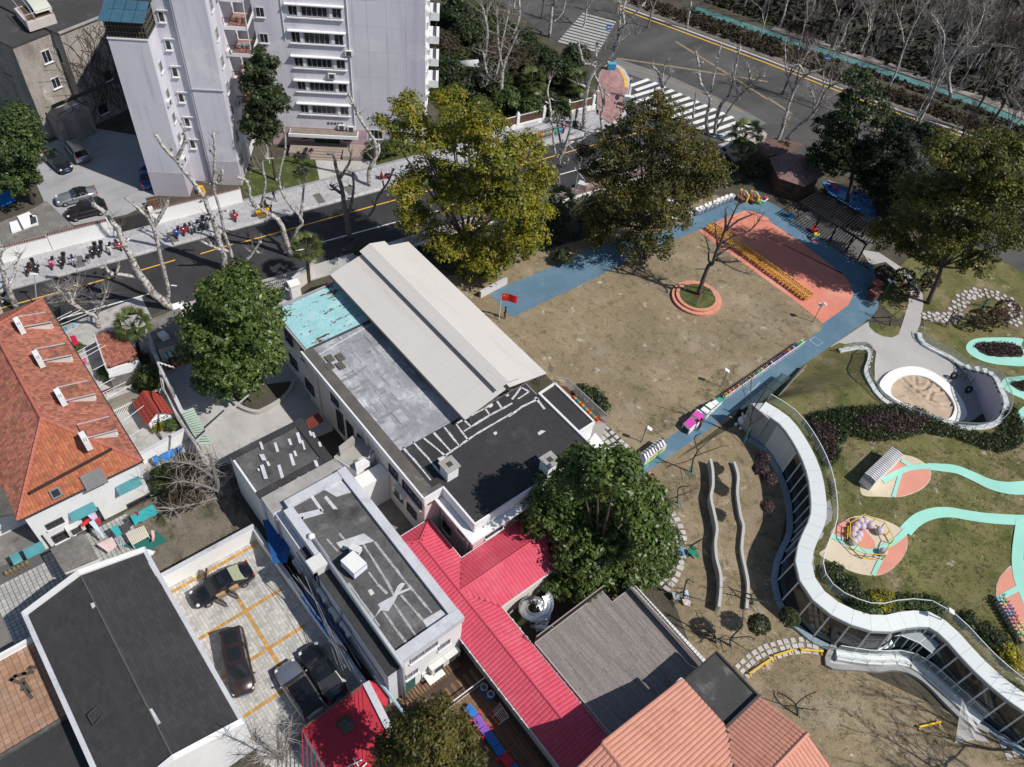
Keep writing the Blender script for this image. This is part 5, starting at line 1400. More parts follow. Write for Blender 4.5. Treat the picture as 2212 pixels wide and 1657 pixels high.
# glass canopy over the entrance
cp=thg('glass_canopy','clear folded glass canopy over the white entrance terrace of the pavilion','glass canopy',G('32',870,860,2.2))
cpts=[G('32',x,y,2.5)for x,y in((740,815),(860,800),(980,850),(1065,915))];cin=[G('32',x,y,2.75)for x,y in((870,745),(950,745),(1060,790),(1120,850))]
for i in range(3):
 m_=MB();m_.poly([cpts[i],cpts[i+1],cin[i+1],cin[i]]);m_.v+=[(x,y,z-.03)for x,y,z in m_.v];m_.f+=[(7,6,5,4)];m_.m+=[0];m_.mk('pane',mat('canopy_glass',(.6,.68,.7),.05,0,fine=0,alpha=.38,spec=.8),cp)
 MB().bar(cpts[i],cpts[i+1],.06).mk('frame_bar',fr_w,cp);MB().bar(cpts[i],cin[i],.05).mk('frame_bar',fr_w,cp)
for i in range(4):MB().bar(Vec((cpts[i].x,cpts[i].y,0)),cpts[i],.06).mk('post',fr_w,cp)

# ------------------------------------------------------------------ sunken sand court with painted wall
KW=thg('sand_court_wall','curving white retaining wall with glass rail around the sunken sand court','retaining wall',(-12,72,0))
kh=resam(KH_OUT,.95)
ar=sum(kh[i].x*kh[(i+1)%len(kh)].y-kh[(i+1)%len(kh)].x*kh[i].y for i in range(len(kh)))
sg=1 if ar>0 else-1  # left of travel is inside when counter-clockwise
kin,kout=kh,offs(kh,-.5*sg)
purple=mat('lilac_wall',(.46,.43,.53),.8,.08,.4,patches=[((.50,.46,.44),.9,.6,.75),((.55,.53,.60),.5,.5,.7)])
for i in range(len(kh)-1):
 z0,z1=max(.3,hill(kout[i].x,kout[i].y)+.18),max(.3,hill(kout[i+1].x,kout[i+1].y)+.18)
 a,b_,c,d=kin[i],kin[i].lerp(kin[i+1],.99)if False else kin[i+1],kout[i+1],kout[i]
 m_=MB();m_.prism([a,b_,c,d],z0-.3,[z0,z1,z1,z0]);m_.mk('coping',pav_white,KW)
 ai,bi=kin[i]+(kout[i]-kin[i])*.2,kin[i+1]+(kout[i+1]-kin[i+1])*.2
 m_=MB();m_.prism([ai,bi,c,d],0,[max(.05,z0-.3),max(.05,z1-.3),max(.05,z1-.3),max(.05,z0-.3)])
 m_.mk('wall',purple if i>len(kh)*.47 else pav_white,KW)
glrail(KW,offs(kh,-.42*sg),lambda p:max(.3,hill(p.x,p.y)+.18),.85,pm=mat('rail_mid',(.28,.3,.3),.4))
pit_o=curve(GL('31',[(722,850),(745,790),(800,745),(900,718),(1000,726),(1110,780),(1200,860),(1262,950),(1285,1040),(1200,1085),(1090,1065),(950,1010),(820,945)],.3),4,True)
pit_i=curve(GL('31',[(795,900),(800,845),(850,790),(930,772),(1030,790),(1120,850),(1185,925),(1208,990),(1170,1055),(1080,1045),(950,990),(850,940)],.3),4,True)
SP=thg('sand_pit','oval sand pit with a broad white rim and dug channels in the sand','sand pit',(sum(pit_i,Vec())/len(pit_i))*1.0-Vec((0,0,.3)))
b=MB();m_=len(pit_o)
# rim ring: match the two outlines by angle
cen=sum(pit_i,Vec())/len(pit_i)
def by_ang(P,k):
 best=None
 for i in range(len(P)):
  a,c=P[i]-cen,P[(i+1)%len(P)]-cen
  d=Vec((math.cos(k),math.sin(k),0))
  den=(c-a).x*d.y-(c-a).y*d.x
  if abs(den)<1e-9:continue
  t=(d.x*a.y-d.y*a.x)/den
  if 0<=t<=1:
   p=a+(c-a)*t
   if p.dot(d)>0:best=p
 return(best or Vec((1,0,0)))+cen
NR=40
ro=[by_ang(pit_o,2*math.pi*i/NR)for i in range(NR)];ri=[by_ang(pit_i,2*math.pi*i/NR)for i in range(NR)]
vs=[(p.x,p.y,.03)for p in ro]+[(p.x,p.y,.38)for p in ro]+[(p.x,p.y,.36)for p in ri]+[(p.x,p.y,.05)for p in ri]
fs=[(k*NR+i,k*NR+(i+1)%NR,(k+1)*NR+(i+1)%NR,(k+1)*NR+i)for k in range(3)for i in range(NR)]
b.add(vs,fs);b.mk('rim',wpaint,SP)
sand_m=mat('sand',(.46,.36,.27),.95,.12,.6,.1,7,bump=.5,patches=[((.34,.25,.18),.8,.56,.72)])
xs=np.linspace(min(p.x for p in ri),max(p.x for p in ri),46);ys=np.linspace(min(p.y for p in ri),max(p.y for p in ri),46)
dig=[[G('31',x,y,.15)for x,y in L]for L in([(860,785),(910,840),(960,880),(1000,910)],[(950,775),(960,830)],[(1060,810),(1030,850),(990,870),(960,860)],[(1190,965),(1100,965),(1040,930),(1060,880),(1120,870)],[(800,890),(870,905)])]
def sandz(x,y):
 z=.16+.05*math.sin(x*2.1+y)*math.cos(y*1.7)
 for L in dig:
  for i in range(len(L)-1):
   a,c=L[i],L[i+1];d=c-a;t=max(0,min(1,((x-a.x)*d.x+(y-a.y)*d.y)/(d.x**2+d.y**2)));r=math.hypot(x-a.x-d.x*t,y-a.y-d.y*t)
   z-=.16*math.exp(-(r/.13)**2)-.07*math.exp(-((r-.33)/.15)**2)
 return z
vid2,hv2,hf2={},[],[]
rpoly=[(p.x,p.y)for p in ri]
def _w(i,j):
 if(i,j)not in vid2:vid2[(i,j)]=len(hv2);hv2.append((xs[i]-SP.location.x,ys[j]-SP.location.y,sandz(xs[i],ys[j])))
 return vid2[(i,j)]
for i in range(45):
 for j in range(45):
  if inside((xs[i]+xs[i+1])/2,(ys[j]+ys[j+1])/2,rpoly):hf2.append((_w(i,j),_w(i+1,j),_w(i+1,j+1),_w(i,j+1)))
link('sand',np_mesh('sand',hv2,hf2,sand_m,smooth=True),SP)
b=MB()
for i in range(24):p=G('31',RU(830,1180),RU(800,1040),.25);b.box(p,(.12,.03,.03),RU(0,3))
b.mk('twig',mat('twig_dark',(.1,.07,.05),.9),SP,kind='stuff')
rub=mat('tyre_rubber',(.018,.018,.02),.8,.1)
def torus(c,R,r,ax,ay,n=20,m=6):
 ax,ay=Vec(ax).normalized(),Vec(ay).normalized();az=ax.cross(ay)
 b=MB();vs=[]
 for i in range(n):
  a=2*math.pi*i/n;d=ax*math.cos(a)+ay*math.sin(a)
  for j in range(m):
   q_=2*math.pi*j/m;vs.append(Vec(c)+d*(R+r*math.cos(q_))+az*r*math.sin(q_))
 return b.add(vs,[(i*m+j,((i+1)%n)*m+j,((i+1)%n)*m+(j+1)%m,i*m+(j+1)%m)for i in range(n)for j in range(m)])
for(x,y),lab in(((1205,775),'upper black tyre leaning on the lilac wall by the sand pit'),((1300,865),'lower black tyre leaning on the lilac wall by the sand pit')):
 p=G('31',x,y,.5);o=one('tyre',torus(p,.30,.13,(.6,.8,0),(-.3,.2,.9)),rub,lab,'tyre','tyres leaning on the lilac wall',True)
b=MB();
for(x,y)in((1270,800),(1310,830),(1240,790)):p=G('31',x,y,.3);b.bar(p,p+Vec((-.1,.5,.5)),.06)
one('rubber_blocks',b,rub,'dark wooden bars leaning between the two tyres on the lilac wall','bars')

# ------------------------------------------------------------------ playground furniture
def leg4(b,w_,d,h,r=.015,mi=0):
 for x in(-w_/2,w_/2):
  for y in(-d/2,d/2):b.bar((x,y,0),(x,y,h),r*2,mi=mi)
def chair(name,label,cat,fm,sm_,s=1.0,open_back=False):
 t=thg(name,label,cat)
 for x in(-.15,.15):
  for y in(-.15,.15):
   b=MB();b.bar((x*s,y*s,0),(x*s,y*s,(.30 if y>0 else.58)*s),.035*s);b.mk('leg',fm,t,local=True)
 b=MB();b.box((0,0,.30*s),(.34*s,.34*s,.035*s));b.mk('seat',sm_,t,local=True)
 b=MB();b.box((0,-.16*s,.5*s),(.34*s,.04*s,.16*s));b.mk('backrest',fm if open_back else sm_,t,local=True)
 if not open_back:
  for x in(-.175,.175):b=MB();b.box((x*s,0,.42*s),(.05*s,.36*s,.06*s));b.mk('arm',fm,t,local=True)
 return t
yel=mat('yellow_wood',(.74,.47,.03),.6,.1,2.,rnd=.08);yseat=mat('yellow_seat',(.56,.28,.08),.6,.12,2.)
cy=chair('yellow_chair','x','chair',yel,yseat,1.25,True)
a0,a1=G('A1',1120,850),G('31',245,300)
dv=(a1-a0).normalized();pv=Vec((-dv.y,dv.x,0));L=(a1-a0).length
ang=math.atan2(dv.y,dv.x)
N1=int(L/.46)
for r_ in range(2):
 for i in range(N1):
  p=a0+dv*(i+.5)*.46+pv*(.2+r_*.62)+Vec((RU(-.03,.03),RU(-.03,.03),.02))
  place(cy,p,ang+RU(-.08,.08)+(math.pi if r_ else 0),'%s yellow chair from the street end in the %s row on the orange pad'%(nth(i+1),'lawn-side' if r_==0 else 'inner'),'yellow chairs in the %s row'%('outer','inner')[r_]).scale=(.86,1.05,1.1)
cols={'green':(.10,.36,.10),'yellow':(.60,.38,.04),'red':(.48,.03,.05),'blue':(.03,.14,.42),'teal':(.02,.28,.24),'navy':(.03,.03,.10),'purple':(.18,.08,.35),'orange':(.55,.16,.03),'white':(.6,.6,.6)}
cmat={k:mat('seat_'+k,tuple(min(.8,x*1.35)for x in v),.5,.06)for k,v in cols.items()}
seq='green yellow red white red yellow blue red yellow blue teal red teal green navy yellow navy yellow blue teal yellow green white red blue yellow navy navy white red blue navy blue red purple navy blue red red yellow purple navy white navy blue green green green'.split()
protos={}
a0,a1=G('A3',905,935),G('A3',2060,130);dv=(a1-a0)/(len(seq)-1);ang=math.atan2(dv.y,dv.x)
for i,c in enumerate(seq):
 if c not in protos:protos[c]=chair('row_chair','x','chair',wpaint,cmat[c],1.15)
 place(protos[c],a0+dv*i+Vec((0,0,.02)),ang-math.pi/2+RU(-.05,.05),'%s chair from the green play box, %s seat, in the long blue path row'%(nth(i+1),c),'%s chairs in the row by the blue path'%c).scale=(.72,1.45,1.3)
seq2='teal yellow red blue navy red red yellow yellow green orange yellow'.split()
a0,a1=GH('32',1478,590),GH('32',1632,850);dv=(a1-a0)/(len(seq2)-1);ang=math.atan2(dv.y,dv.x)
for i,c in enumerate(seq2):
 for r_ in range(2):
  if c not in protos:protos[c]=chair('row_chair','x','chair',wpaint,cmat[c],1.15)
  p=a0+dv*i+Vec((-dv.y,dv.x,0)).normalized()*(-.0 if r_ else.42);p.z=hill(p.x,p.y)+.05
  place(protos[c],p,ang+math.pi/2 if r_ else ang-math.pi/2,'%s chair from the top in the %s line of the double row, %s seat'%(nth(i+1),'right' if r_ else 'left',c),'%s chairs in the double row on the grass'%c)
# white paper-cup shaped seats
cupm=mat('cup_white',(.70,.70,.72),.6,.05)
cup=thg('cup_stool','x','cup stool')
b=MB();b.lathe((0,0,0),[(.26,0),(.36,.92),(.37,.95),(.33,.95),(.3,.72),(.01,.72)],14);b.mk('cup',cupm,cup,local=True,smooth=True)
torus((0,0,.95),.36,.03,(1,0,0),(0,1,0),14,4).mk('rim',wpaint,cup,local=True)
cpos=[G('A1',x,y)for x,y in((1130,545),(1200,515),(1275,490),(1340,455),(1410,425),(1480,395),(1560,372),(980,610),(1040,585),(830,680),(730,725),(560,780),(440,830))]
for i,p in enumerate(cpos):place(cup,p+Vec((0,0,.015)),random.random(),('%s white cup-shaped tub %s'%((nth(i+1),'counted back from the olive tree edge, in the open row')if i<7 else(nth(i-6),'counted into the shade under the olive tree'))),'white cup tubs %s'%('in the open' if i<7 else 'under the olive tree'))
p=G('A1',480,430);c=thg('white_toy_horse','white toy animal standing half hidden in the olive tree shade','toy',p)
b=MB();b.ball((p.x,p.y,.55),.3,8,sq=(1.5,.8,.8));b.mk('body',cupm,c,smooth=True);b=MB();b.ball((p.x+.5,p.y,.85),.2,8);b.mk('head',cupm,c,smooth=True)
b=MB()
for sx in(-.3,.3):
 for sy_ in(-.15,.15):b.bar((p.x+sx,p.y+sy_,0),(p.x+sx,p.y+sy_,.5),.1)
b.mk('legs',cupm,c)
# two toy carts with white arched backs
brown=mat('cart_brown',(.16,.075,.05),.7,.15);orange_m=mat('orange_ring',(.65,.25,.10),.5)
def toycart(p,rz,lab):
 t=thg('toy_cart',lab,'toy cart',p,0,'brown toy carts with white backs')
 R_=Matrix.Translation(p)@Matrix.Rotation(rz,4,'Z')
 def put(b,nm,m):b.xf(R_).mk(nm,m,t)
 b=MB();b.box((0,0,.35),(1.15,.8,.35));put(b,'body',brown)
 b=MB()
 for i in range(9):
  a=math.pi*(.15+.7*i/8);
  if i:b.bar((-.62*math.cos(a0_),.45,.5+.75*math.sin(a0_)),(-.62*math.cos(a),.45,.5+.75*math.sin(a)),.08,.1)
  a0_=a
 b.box((0,.45,.75),(1.0,.05,.75));put(b,'back_panel',wpaint)
 for sx in(-.68,.68):b=MB();b.box((sx,.35,.6),(.16,.3,1.1));put(b,'side_post',yel)
 b=torus((0,.1,.85),.2,.045,(1,0,0),(0,.5,.8),14,5);put(b,'ring',orange_m)
 for sx in(-.6,.6):b=torus((sx,-.3,.25),.2,.06,(0,1,0),(0,0,1),12,5);put(b,'wheel',rub)
 b=MB()
 for k in range(5):b.bar((-.5+k*.25,-.4,.55),(-.5+k*.25,.3,.6),.05)
 put(b,'slats',mat('cart_slat',(.35,.2,.15),.7))
toycart(G('A1',1735,350),A_ROAD+math.pi+1.6,'left brown toy cart with arched white back and orange ring');toycart(G('A1',1915,370),A_ROAD+math.pi+1.6,'right brown toy cart with arched white back beside the green tubs')
tub_g=mat('tub_green',(.12,.45,.12),.5,.1)
for x,y,lab in((2005,345,'upper green round tub by the toy carts'),(2050,410,'lower bright green round tub by the toy carts')):
 p=G('A1',x,y);t=thg('green_tub',lab,'tub',p,0,'green tubs by the toy carts');b=MB();b.lathe(p,[(.25,0),(.32,.45),(.29,.45),(.22,.08)],12);b.mk('tub',tub_g,t,smooth=True)
 b=MB()
 for k in range(6):a=k*1.05;b.bar(p+Vec((.18*math.cos(a),.18*math.sin(a),.4)),p+Vec((.25*math.cos(a+.6),.25*math.sin(a+.6),.7)),.045)
 b.mk('bats',wpaint,t)
p=G('A1',2135,370);t=thg('red_toy_wagon','small white toy wagon carrying a red seat and dark box','toy wagon',p)
for nm,c_,sz,m_ in(('tray',(0,0,.3),(.55,1.1,.12),wpaint),('red_seat',(0,.25,.45),(.38,.4,.2),cmat['red']),('box',(0,-.2,.45),(.4,.35,.22),cmat['navy'])):
 b=MB();b.box(c_,sz);b.xf(Matrix.Translation(p)@Matrix.Rotation(A_ROAD-1.3,4,'Z')).mk(nm,m_,t)
# blue bin of toys
p=G('A2',690,640);t=thg('toy_bin','blue plastic bin full of colourful sticks by the pergola','bin',p);b=MB();b.lathe(p,[(.28,0),(.36,.7),(.33,.7),(.26,.05)],12);b.mk('bin',cmat['blue'],t)
for k in range(12):
 a=k*.55;MB().bar(p+Vec((.15*math.cos(a),.15*math.sin(a),.3)),p+Vec((.5*math.cos(a),.5*math.sin(a),.95+.3*random.random())),.07).mk('stick',cmat[['yellow','blue','white','orange'][k%4]],t)
for x,y,lab in((765,745,'left metal ring-toss stand with three hoops in the pergola shade'),(880,835,'right metal ring-toss stand with three hoops in the pergola shade')):
 p=G('A2',x,y);t=thg('hoop_stand',lab,'hoop stand',p,0,'ring-toss stands');b=MB()
 fr=mat('stand_metal',(.42,.42,.36),.5)
 base=[p+Vec((dx,dy,.08))for dx,dy in((-.4,-.3),(.4,-.3),(.4,.3),(-.4,.3))]
 for i in range(4):b.bar(base[i],base[(i+1)%4],.04)
 for i in(0,2):b.bar(base[i],p+Vec((0,0,1.9)),.035)
 b.bar(p+Vec((0,0,.08)),p+Vec((0,0,1.9)),.04);b.mk('frame',fr,t)
 for k,z in((0,1.9),(2.2,1.55),(4.2,1.4)):torus(p+Vec((.32*math.cos(k),.32*math.sin(k),z)),.2,.022,(1,0,0),(0,1,0),14,4).mk('hoop',fr,t)
p=G('A2',1085,900);t=thg('red_toy_chair','red plastic ride-on toy behind the rainbow toy box','toy',p)
b=MB();b.box(p+Vec((0,0,.35)),(.7,.45,.3),.7);b.mk('body',cmat['red'],t);b=MB();b.box(p+Vec((-.2,.15,.75)),(.1,.42,.6),.7);b.mk('back',cmat['red'],t)
for s_ in(-.25,.25):torus(p+Vec((s_,-.25,.16)),.13,.05,(1,0,0),(0,0,1),10,5).mk('wheel',rub,t)
p=G('A2',1100,1030);t=thg('rainbow_toy_box','stacked toy box with yellow, blue and green panels by the blue path','toy box',p)
for i,(c_,z)in enumerate((('red',.12),('green',.32),('blue',.52),('yellow',.74))):b=MB();b.box(p+Vec((0,.06*i,z)),(.95-.08*i,.7-.06*i,.22),.75,taper=.9);b.mk('panel_'+c_,cmat[c_],t)
# pergola
PG=thg('pergola','dark timber pergola with close set slats beside the orange pad','pergola',G('A2',1500,700))
pt=mat('pergola_timber',(.014,.013,.014),.75,.2,1.,.2,8)  # dark timber, blackened further so the colour carries the trees' shade
zp=2.7
e0,e1=G('A2',870,385,zp),G('A2',2010,1130,zp);f0,f1=G('A2',1280,150,zp),G('A2',2330,780,zp)
sm_=MB().box((0,0,0),(1,.07,.14)).mesh('slat',pt);NS=28
for i in range(NS):
 a,c=e0.lerp(e1,i/(NS-1)),f0.lerp(f1,i/(NS-1));d=c-a
 o=link('slat',sm_,PG);o.matrix_basis=frame((a+c)/2-PG.location,d*1.06,Vec((-d.y,d.x,0)).normalized())
for u in(.08,.92):
 MB().bar(e0.lerp(f0,u)-Vec((0,0,.16)),e1.lerp(f1,u)-Vec((0,0,.16)),.14,.18).mk('beam',pt,PG)
for t_ in(.02,.3,.55,.8,.98):
 for u in(.1,.9):p=e0.lerp(e1,t_).lerp(f0.lerp(f1,t_),u);MB().bar((p.x,p.y,0),(p.x,p.y,zp-.2),.17).mk('post',pt,PG)
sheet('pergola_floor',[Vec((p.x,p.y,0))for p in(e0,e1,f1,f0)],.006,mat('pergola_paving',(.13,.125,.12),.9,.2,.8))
m=bpy.data.materials.new('crystal_print');m.use_nodes=True
nt=m.node_tree;v=nt.nodes.new('ShaderNodeTexVoronoi');v.inputs['Scale'].default_value=.9
g_=nt.nodes.new('ShaderNodeNewGeometry');r_=nt.nodes.new('ShaderNodeValToRGB');nt.links.new(g_.outputs['Position'],v.inputs['Vector'])
r_.color_ramp.elements[0].color=(.03,.12,.42,1);r_.color_ramp.elements[1].color=(.20,.48,.62,1);e_=r_.color_ramp.elements.new(.5);e_.color=(.06,.25,.60,1)
nt.links.new(v.outputs['Color'],r_.inputs[0]);nt.links.new(r_.outputs[0],nt.nodes['Principled BSDF'].inputs['Base Color'])
sheet('splash_pool',GL('A2',[(1250,40),(1330,20),(1600,120),(2060,240),(2110,420),(2180,600),(2120,760),(1990,720),(1800,540),(1500,330),(1330,200)]),.02,m)
b=MB();b.bar(G('A2',1330,20,.2),G('A2',2050,270,.2),.12,.3);one('pool_kerb',b,mat('pool_kerb',(.4,.42,.45),.8),'low pale kerb behind the blue faceted pool','kerb')
p=G('A2',1440,150);t=thg('red_bench','red slatted bench by the blue faceted pool','bench',p);b=MB()
for k in range(4):b.box(p+Vec((0,-.15+k*.12,.42)),(1.9,.09,.04),math.radians(112)-math.pi/2-.5)
b.mk('seat',cmat['red'],t)
for s_ in(-.7,.7):MB().box(p+Vec((s_*.6,s_*.4,.2)),(.08,.4,.4)).mk('leg',iron,t)
# brown hut with a six-sided roof
hb=[G('30',x,y,2.6)for x,y in((8,1025),(70,1155),(235,1210),(365,1135),(290,1010),(130,985))]
hc=sum(hb,Vec())/6
HT=thg('garden_hut','brown timber hut with six sided pinkish shingle roof','hut',Vec((hc.x,hc.y,0)))
hw=[hc+(p-hc)*.84 for p in hb]
for i in range(6):
 a,c=hw[i],hw[(i+1)%6];n_=7
 m_=MB();nn=Vec(((c-a).y,-(c-a).x,0)).normalized()
 m_.add([Vec((a.x,a.y,0)),Vec((c.x,c.y,0)),Vec((c.x,c.y,2.6)),Vec((a.x,a.y,2.6))],[(0,1,2,3),(3,2,1,0)]);wl=m_.mk('wall',mat('hut_wall',(.075,.035,.03),.8,.15),HT)
 for k in range(9):m_=MB();z=.15+k*.28;m_.bar(Vec((a.x,a.y,z)),Vec((c.x,c.y,z)),.07,.24);m_.mk('plank',wood_brown,wl)
win(HT,((hw[1]+hw[2])/2)*1.0+Vec((0,0,-1.2))+Vec(((hw[2]-hw[1]).y,-(hw[2]-hw[1]).x,0)).normalized()*.06,(hw[2]-hw[1]).normalized(),1.2,1.1,2,fr_d,False)
hr=mat('hut_shingle',(.20,.13,.125),.85,.15,.6,.2,9,rnd=.14);ap_=Vec((hc.x,hc.y,3.75));hs=box_piece('shingle',.42,.3,.02,hr,.004);ms=[];m_=MB()
for i in range(6):
 a,c=hb[i],hb[(i+1)%6];P=[a,c,ap_];nn=(c-a).cross(ap_-a);m_.poly(P if nn.z>0 else P[::-1]);ms+=tilefield(None,'',None,P,c-a,.43,.28,.005)
m_.mk('roof',hr,HT);pcs(HT,'shingle',hs,ms,250)
for p in hb:MB().bar(p+Vec((0,0,.03)),ap_+Vec((0,0,.03)),.1,.05).mk('hip',hr,HT)
# ring bench with its bare tree
rc=G('21',1197,268,.3);R_=(G('21',1036,255,.3)-G('21',1358,290,.3)).length/2
RB=thg('ring_bench','two-tier orange ring bench around the lone bare tree','ring bench',Vec((rc.x,rc.y,0)))
terra=mat('orange_bench',(.60,.27,.19),.7,.08,.8)
def arc_block(c,r0,r1,z0,z1,a0,a1,seg=4):
 b=MB();vs=[]
 for i in range(seg+1):
  a=a0+(a1-a0)*i/seg
  for r,z in((r0,z0),(r1,z0),(r1,z1),(r0,z1)):vs.append((c.x+r*math.cos(a),c.y+r*math.sin(a),z))
 fs=[(i*4+k,i*4+(k+1)%4,(i+1)*4+(k+1)%4,(i+1)*4+k)for i in range(seg)for k in range(4)]
 fs=[f[::-1]for f in fs]+[(0,1,2,3),(seg*4+3,seg*4+2,seg*4+1,seg*4)]
 return b.add(vs,fs)
for k in range(12):
 a=2*math.pi*k/12
 arc_block(rc,R_*.86,R_,0,.3,a,a+2*math.pi/12-.008).mk('lower_seat',terra,RB);arc_block(rc,R_*.72,R_*.85,0,.52,a,a+2*math.pi/12-.008).mk('upper_seat',terra,RB)
b=MB();b.lathe((rc.x,rc.y,0),[(R_*.72,0),(R_*.72,.45),(R_*.4,.5),(0.01,.56)],28);b.mk('turf',grass_g,RB);b=MB();b.lathe((rc.x,rc.y,.5),[(.55,0),(.4,.05),(.01,.08)],12);b.mk('mulch',mat('mulch',(.10,.035,.025),.95,.3,4.),RB)
# tree stakes
for(x,y),(x2,y2)in(((1090,240),(1142,195)),((1200,322),(1222,252)),((1310,262),(1285,205))):MB().tube([G('21',x,y,.5),GV('21',x2,y2,G('21',x,y,.5))],.035,5).mk('stake',frame_m,RB)
# flood lights
fl_m=mat('lamp_white',(.7,.7,.7),.5);pole_m=mat('pole_grey',(.17,.18,.18),.5,.1)
def flood(k,b_,heads,lab,zfun=None):
 p=GH(k,*b_)if zfun else G(k,*b_);t=thg('flood_light',lab,'flood light',p,0,'flood lights on poles')
 h=max(GV(k,*heads[0],p).z,p.z+1.6);top=Vec((p.x,p.y,h))
 MB().tube([p,top],.045,6).mk('pole',pole_m,t);MB().lathe(p,[(.12,0),(.12,.06),(.06,.08)],8).mk('base',pole_m,t)
 for i,hd in enumerate(heads):
  c=GV(k,*hd,p);m_=MB();m_.box((0,0,0),(.55,.36,.12));m_.xf(Matrix.Translation(c)@Matrix.Rotation(.6+i*.9,4,'Z')@Matrix.Rotation(.45,4,'Y'));o=m_.mk('lamp_head',fl_m,t);MB().bar(top,c,.04).mk('arm',pole_m,t)
flood('21',(1353,845),[(1392,742)],'single flood light by the chairs row on the lawn');flood('21',(838,1205),[(890,1118)],'single flood light beside the striped toy hut')
flood('31',(290,428),[(340,318),(368,310)],'twin flood light at the foot of the orange pad');flood('31',(745,255),[(790,160),(822,168)],'twin flood light by the dark shrubs near the pergola')
flood('32',(1100,715),[(1190,645)],'flood light leaning over the pavilion railing',1)
# striped toy hut on the lawn and striped shelter on the hill
stripe_d,str_w=mat('stripe_dark',(.10,.10,.10),.7),mat('stripe_white',(.66,.66,.68),.7)
def striped(name,lab,corners,zb,h,nst,wall_m,rise=0.35,base_m=None):
 t=thg(name,lab,'toy hut',sum(corners,Vec())/4-Vec((0,0,(sum(corners,Vec())/4).z-zb)))
 a,b_,c,d=[Vec((p.x,p.y,zb))for p in corners]
 u=b_-a
 m_=MB();m_.prism([a,b_,c,d],zb,zb+h);m_.mk('wall',wall_m,t)
 r0,r1=(a+d)/2+Vec((0,0,h+rise)),(b_+c)/2+Vec((0,0,h+rise))
 for i in range(nst):
  s0_,s1_=i/nst,(i+.98)/nst
  m_=MB();up=Vec((0,0,h+.02))
  lo0,lo1,hi0,hi1=(a+u*s0_+up),(a+u*s1_+up),r0.lerp(r1,s0_),r0.lerp(r1,s1_);ro0,ro1=d+u*s0_+up,d+u*s1_+up
  m_.add([lo0,lo1,hi1,hi0,ro1,ro0]+[p-Vec((0,0,.05))for p in(lo0,lo1,hi1,hi0,ro1,ro0)],[(0,1,2,3),(3,2,4,5),(9,8,7,6),(11,10,8,9),(0,6,7,1),(4,10,11,5),(0,3,9,6),(3,5,11,9),(1,7,8,2),(2,8,10,4)])
  m_.mk('roof_strip',stripe_d if i%2 else str_w,t)
 return t,(a,b_,c,d)
cn_=GL('21',[(868,1335),(1005,1230),(960,1175),(832,1280)])
zr=1.15
cn_=[G('21',x,y,zr)for x,y in((868,1318),(1005,1215),(962,1175),(832,1275))]
t,cc_=striped('striped_toy_hut','small toy hut with black and white striped roof on the blue path',cn_,.02,1.1,16,str_w,.3)
MB().bar(cc_[0]+Vec((0,0,.12)),cc_[1]+Vec((0,0,.12)),.05,.25).mk('green_plinth',tub_g,t)
for k in range(6):p=cc_[0].lerp(cc_[1],.15+k*.13);MB().box(p+Vec((.02,0,.6)),(.04,.3,.3)).mk('painted_panel',cmat[['yellow','green','orange'][k%3]],t)
cn_=[GH('31',x,y,1.5)for x,y in((700,1460),(880,1285),(808,1238),(628,1405))]
t,cc_=striped('striped_shelter','long black and white striped shelter standing on the leaf shaped plaza',cn_,hill(cn_[0].x,cn_[0].y)+.05,1.45,40,str_w,.12)
zb_=hill(cn_[0].x,cn_[0].y)+.05
for k in range(8):MB().bar(cc_[3].lerp(cc_[0],k/8)+Vec((0,0,.8)),cc_[3].lerp(cc_[0],k/8)+(cc_[3]-cc_[2]).normalized()*.02+Vec((0,0,1.4)),.06,.05).mk('end_stripe',stripe_d,t)
# play kitchens and the pink toy van on the blue path
green_trim=mat('green_trim',(.03,.16,.12),.6)
def pbox(k,pts,h,lab,topm,zb=.02):
 P=[G(k,x,y,zb+h)for x,y in pts];c=sum(P,Vec())/4;t=thg('play_kitchen',lab,'play kitchen',Vec((c.x,c.y,zb)),0,'white play kitchen boxes')
 m_=MB();m_.prism(P,zb,zb+h-.06);m_.mk('body',wpaint,t);m_=MB();m_.prism([c+(p-c)*1.05 for p in P],zb+h-.06,zb+h);m_.mk('top_edge',green_trim,t)
 m_=MB();m_.prism([c+(p-c)*.9 for p in P],zb+h,zb+h+.03);m_.mk('worktop',topm,t)
pbox('A3',[(760,950),(830,1000),(890,950),(835,905)],.7,'green topped play box at the near end of the coloured chair row',cmat['teal'])
pbox('A3',[(695,985),(775,1040),(835,995),(765,945)],.8,'small white topped play box next to the green topped one',wpaint)
pbox('A3',[(605,1030),(700,1100),(785,1045),(690,975)],.85,'large white topped play box in the middle of the play kitchen row',wpaint)
pbox('A3',[(530,1100),(640,1180),(695,1125),(590,1045)],.85,'white play box with green frame beside the pink toy van',wpaint)
pbox('A3',[(410,1165),(500,1215),(580,1155),(500,1090)],.85,'white play box half hidden behind the pink toy van',wpaint)
pnk=mat('pink_plastic',(.62,.08,.42),.45,.05)
P=[G('A3',x,y,1.0)for x,y in((285,1290),(390,1390),(590,1210),(480,1140))];c=sum(P,Vec())/4;t=thg('pink_toy_van','white toy van with pink bonnet and pink roof on the blue path','toy van',Vec((c.x,c.y,.02)))
m_=MB();m_.prism([c+(p-c)*1.0 for p in P],.05,.85);m_.mk('body',wpaint,t)
def lp(u,v,z):return Vec((*(P[0].lerp(P[3],u).lerp(P[1].lerp(P[2],u),v)).xy,z))
m_=MB();m_.prism([lp(.02,.05,0),lp(.02,.95,0),lp(.45,.95,0),lp(.45,.05,0)],.85,[.9,.9,1.12,1.12]);m_.mk('bonnet',pnk,t)
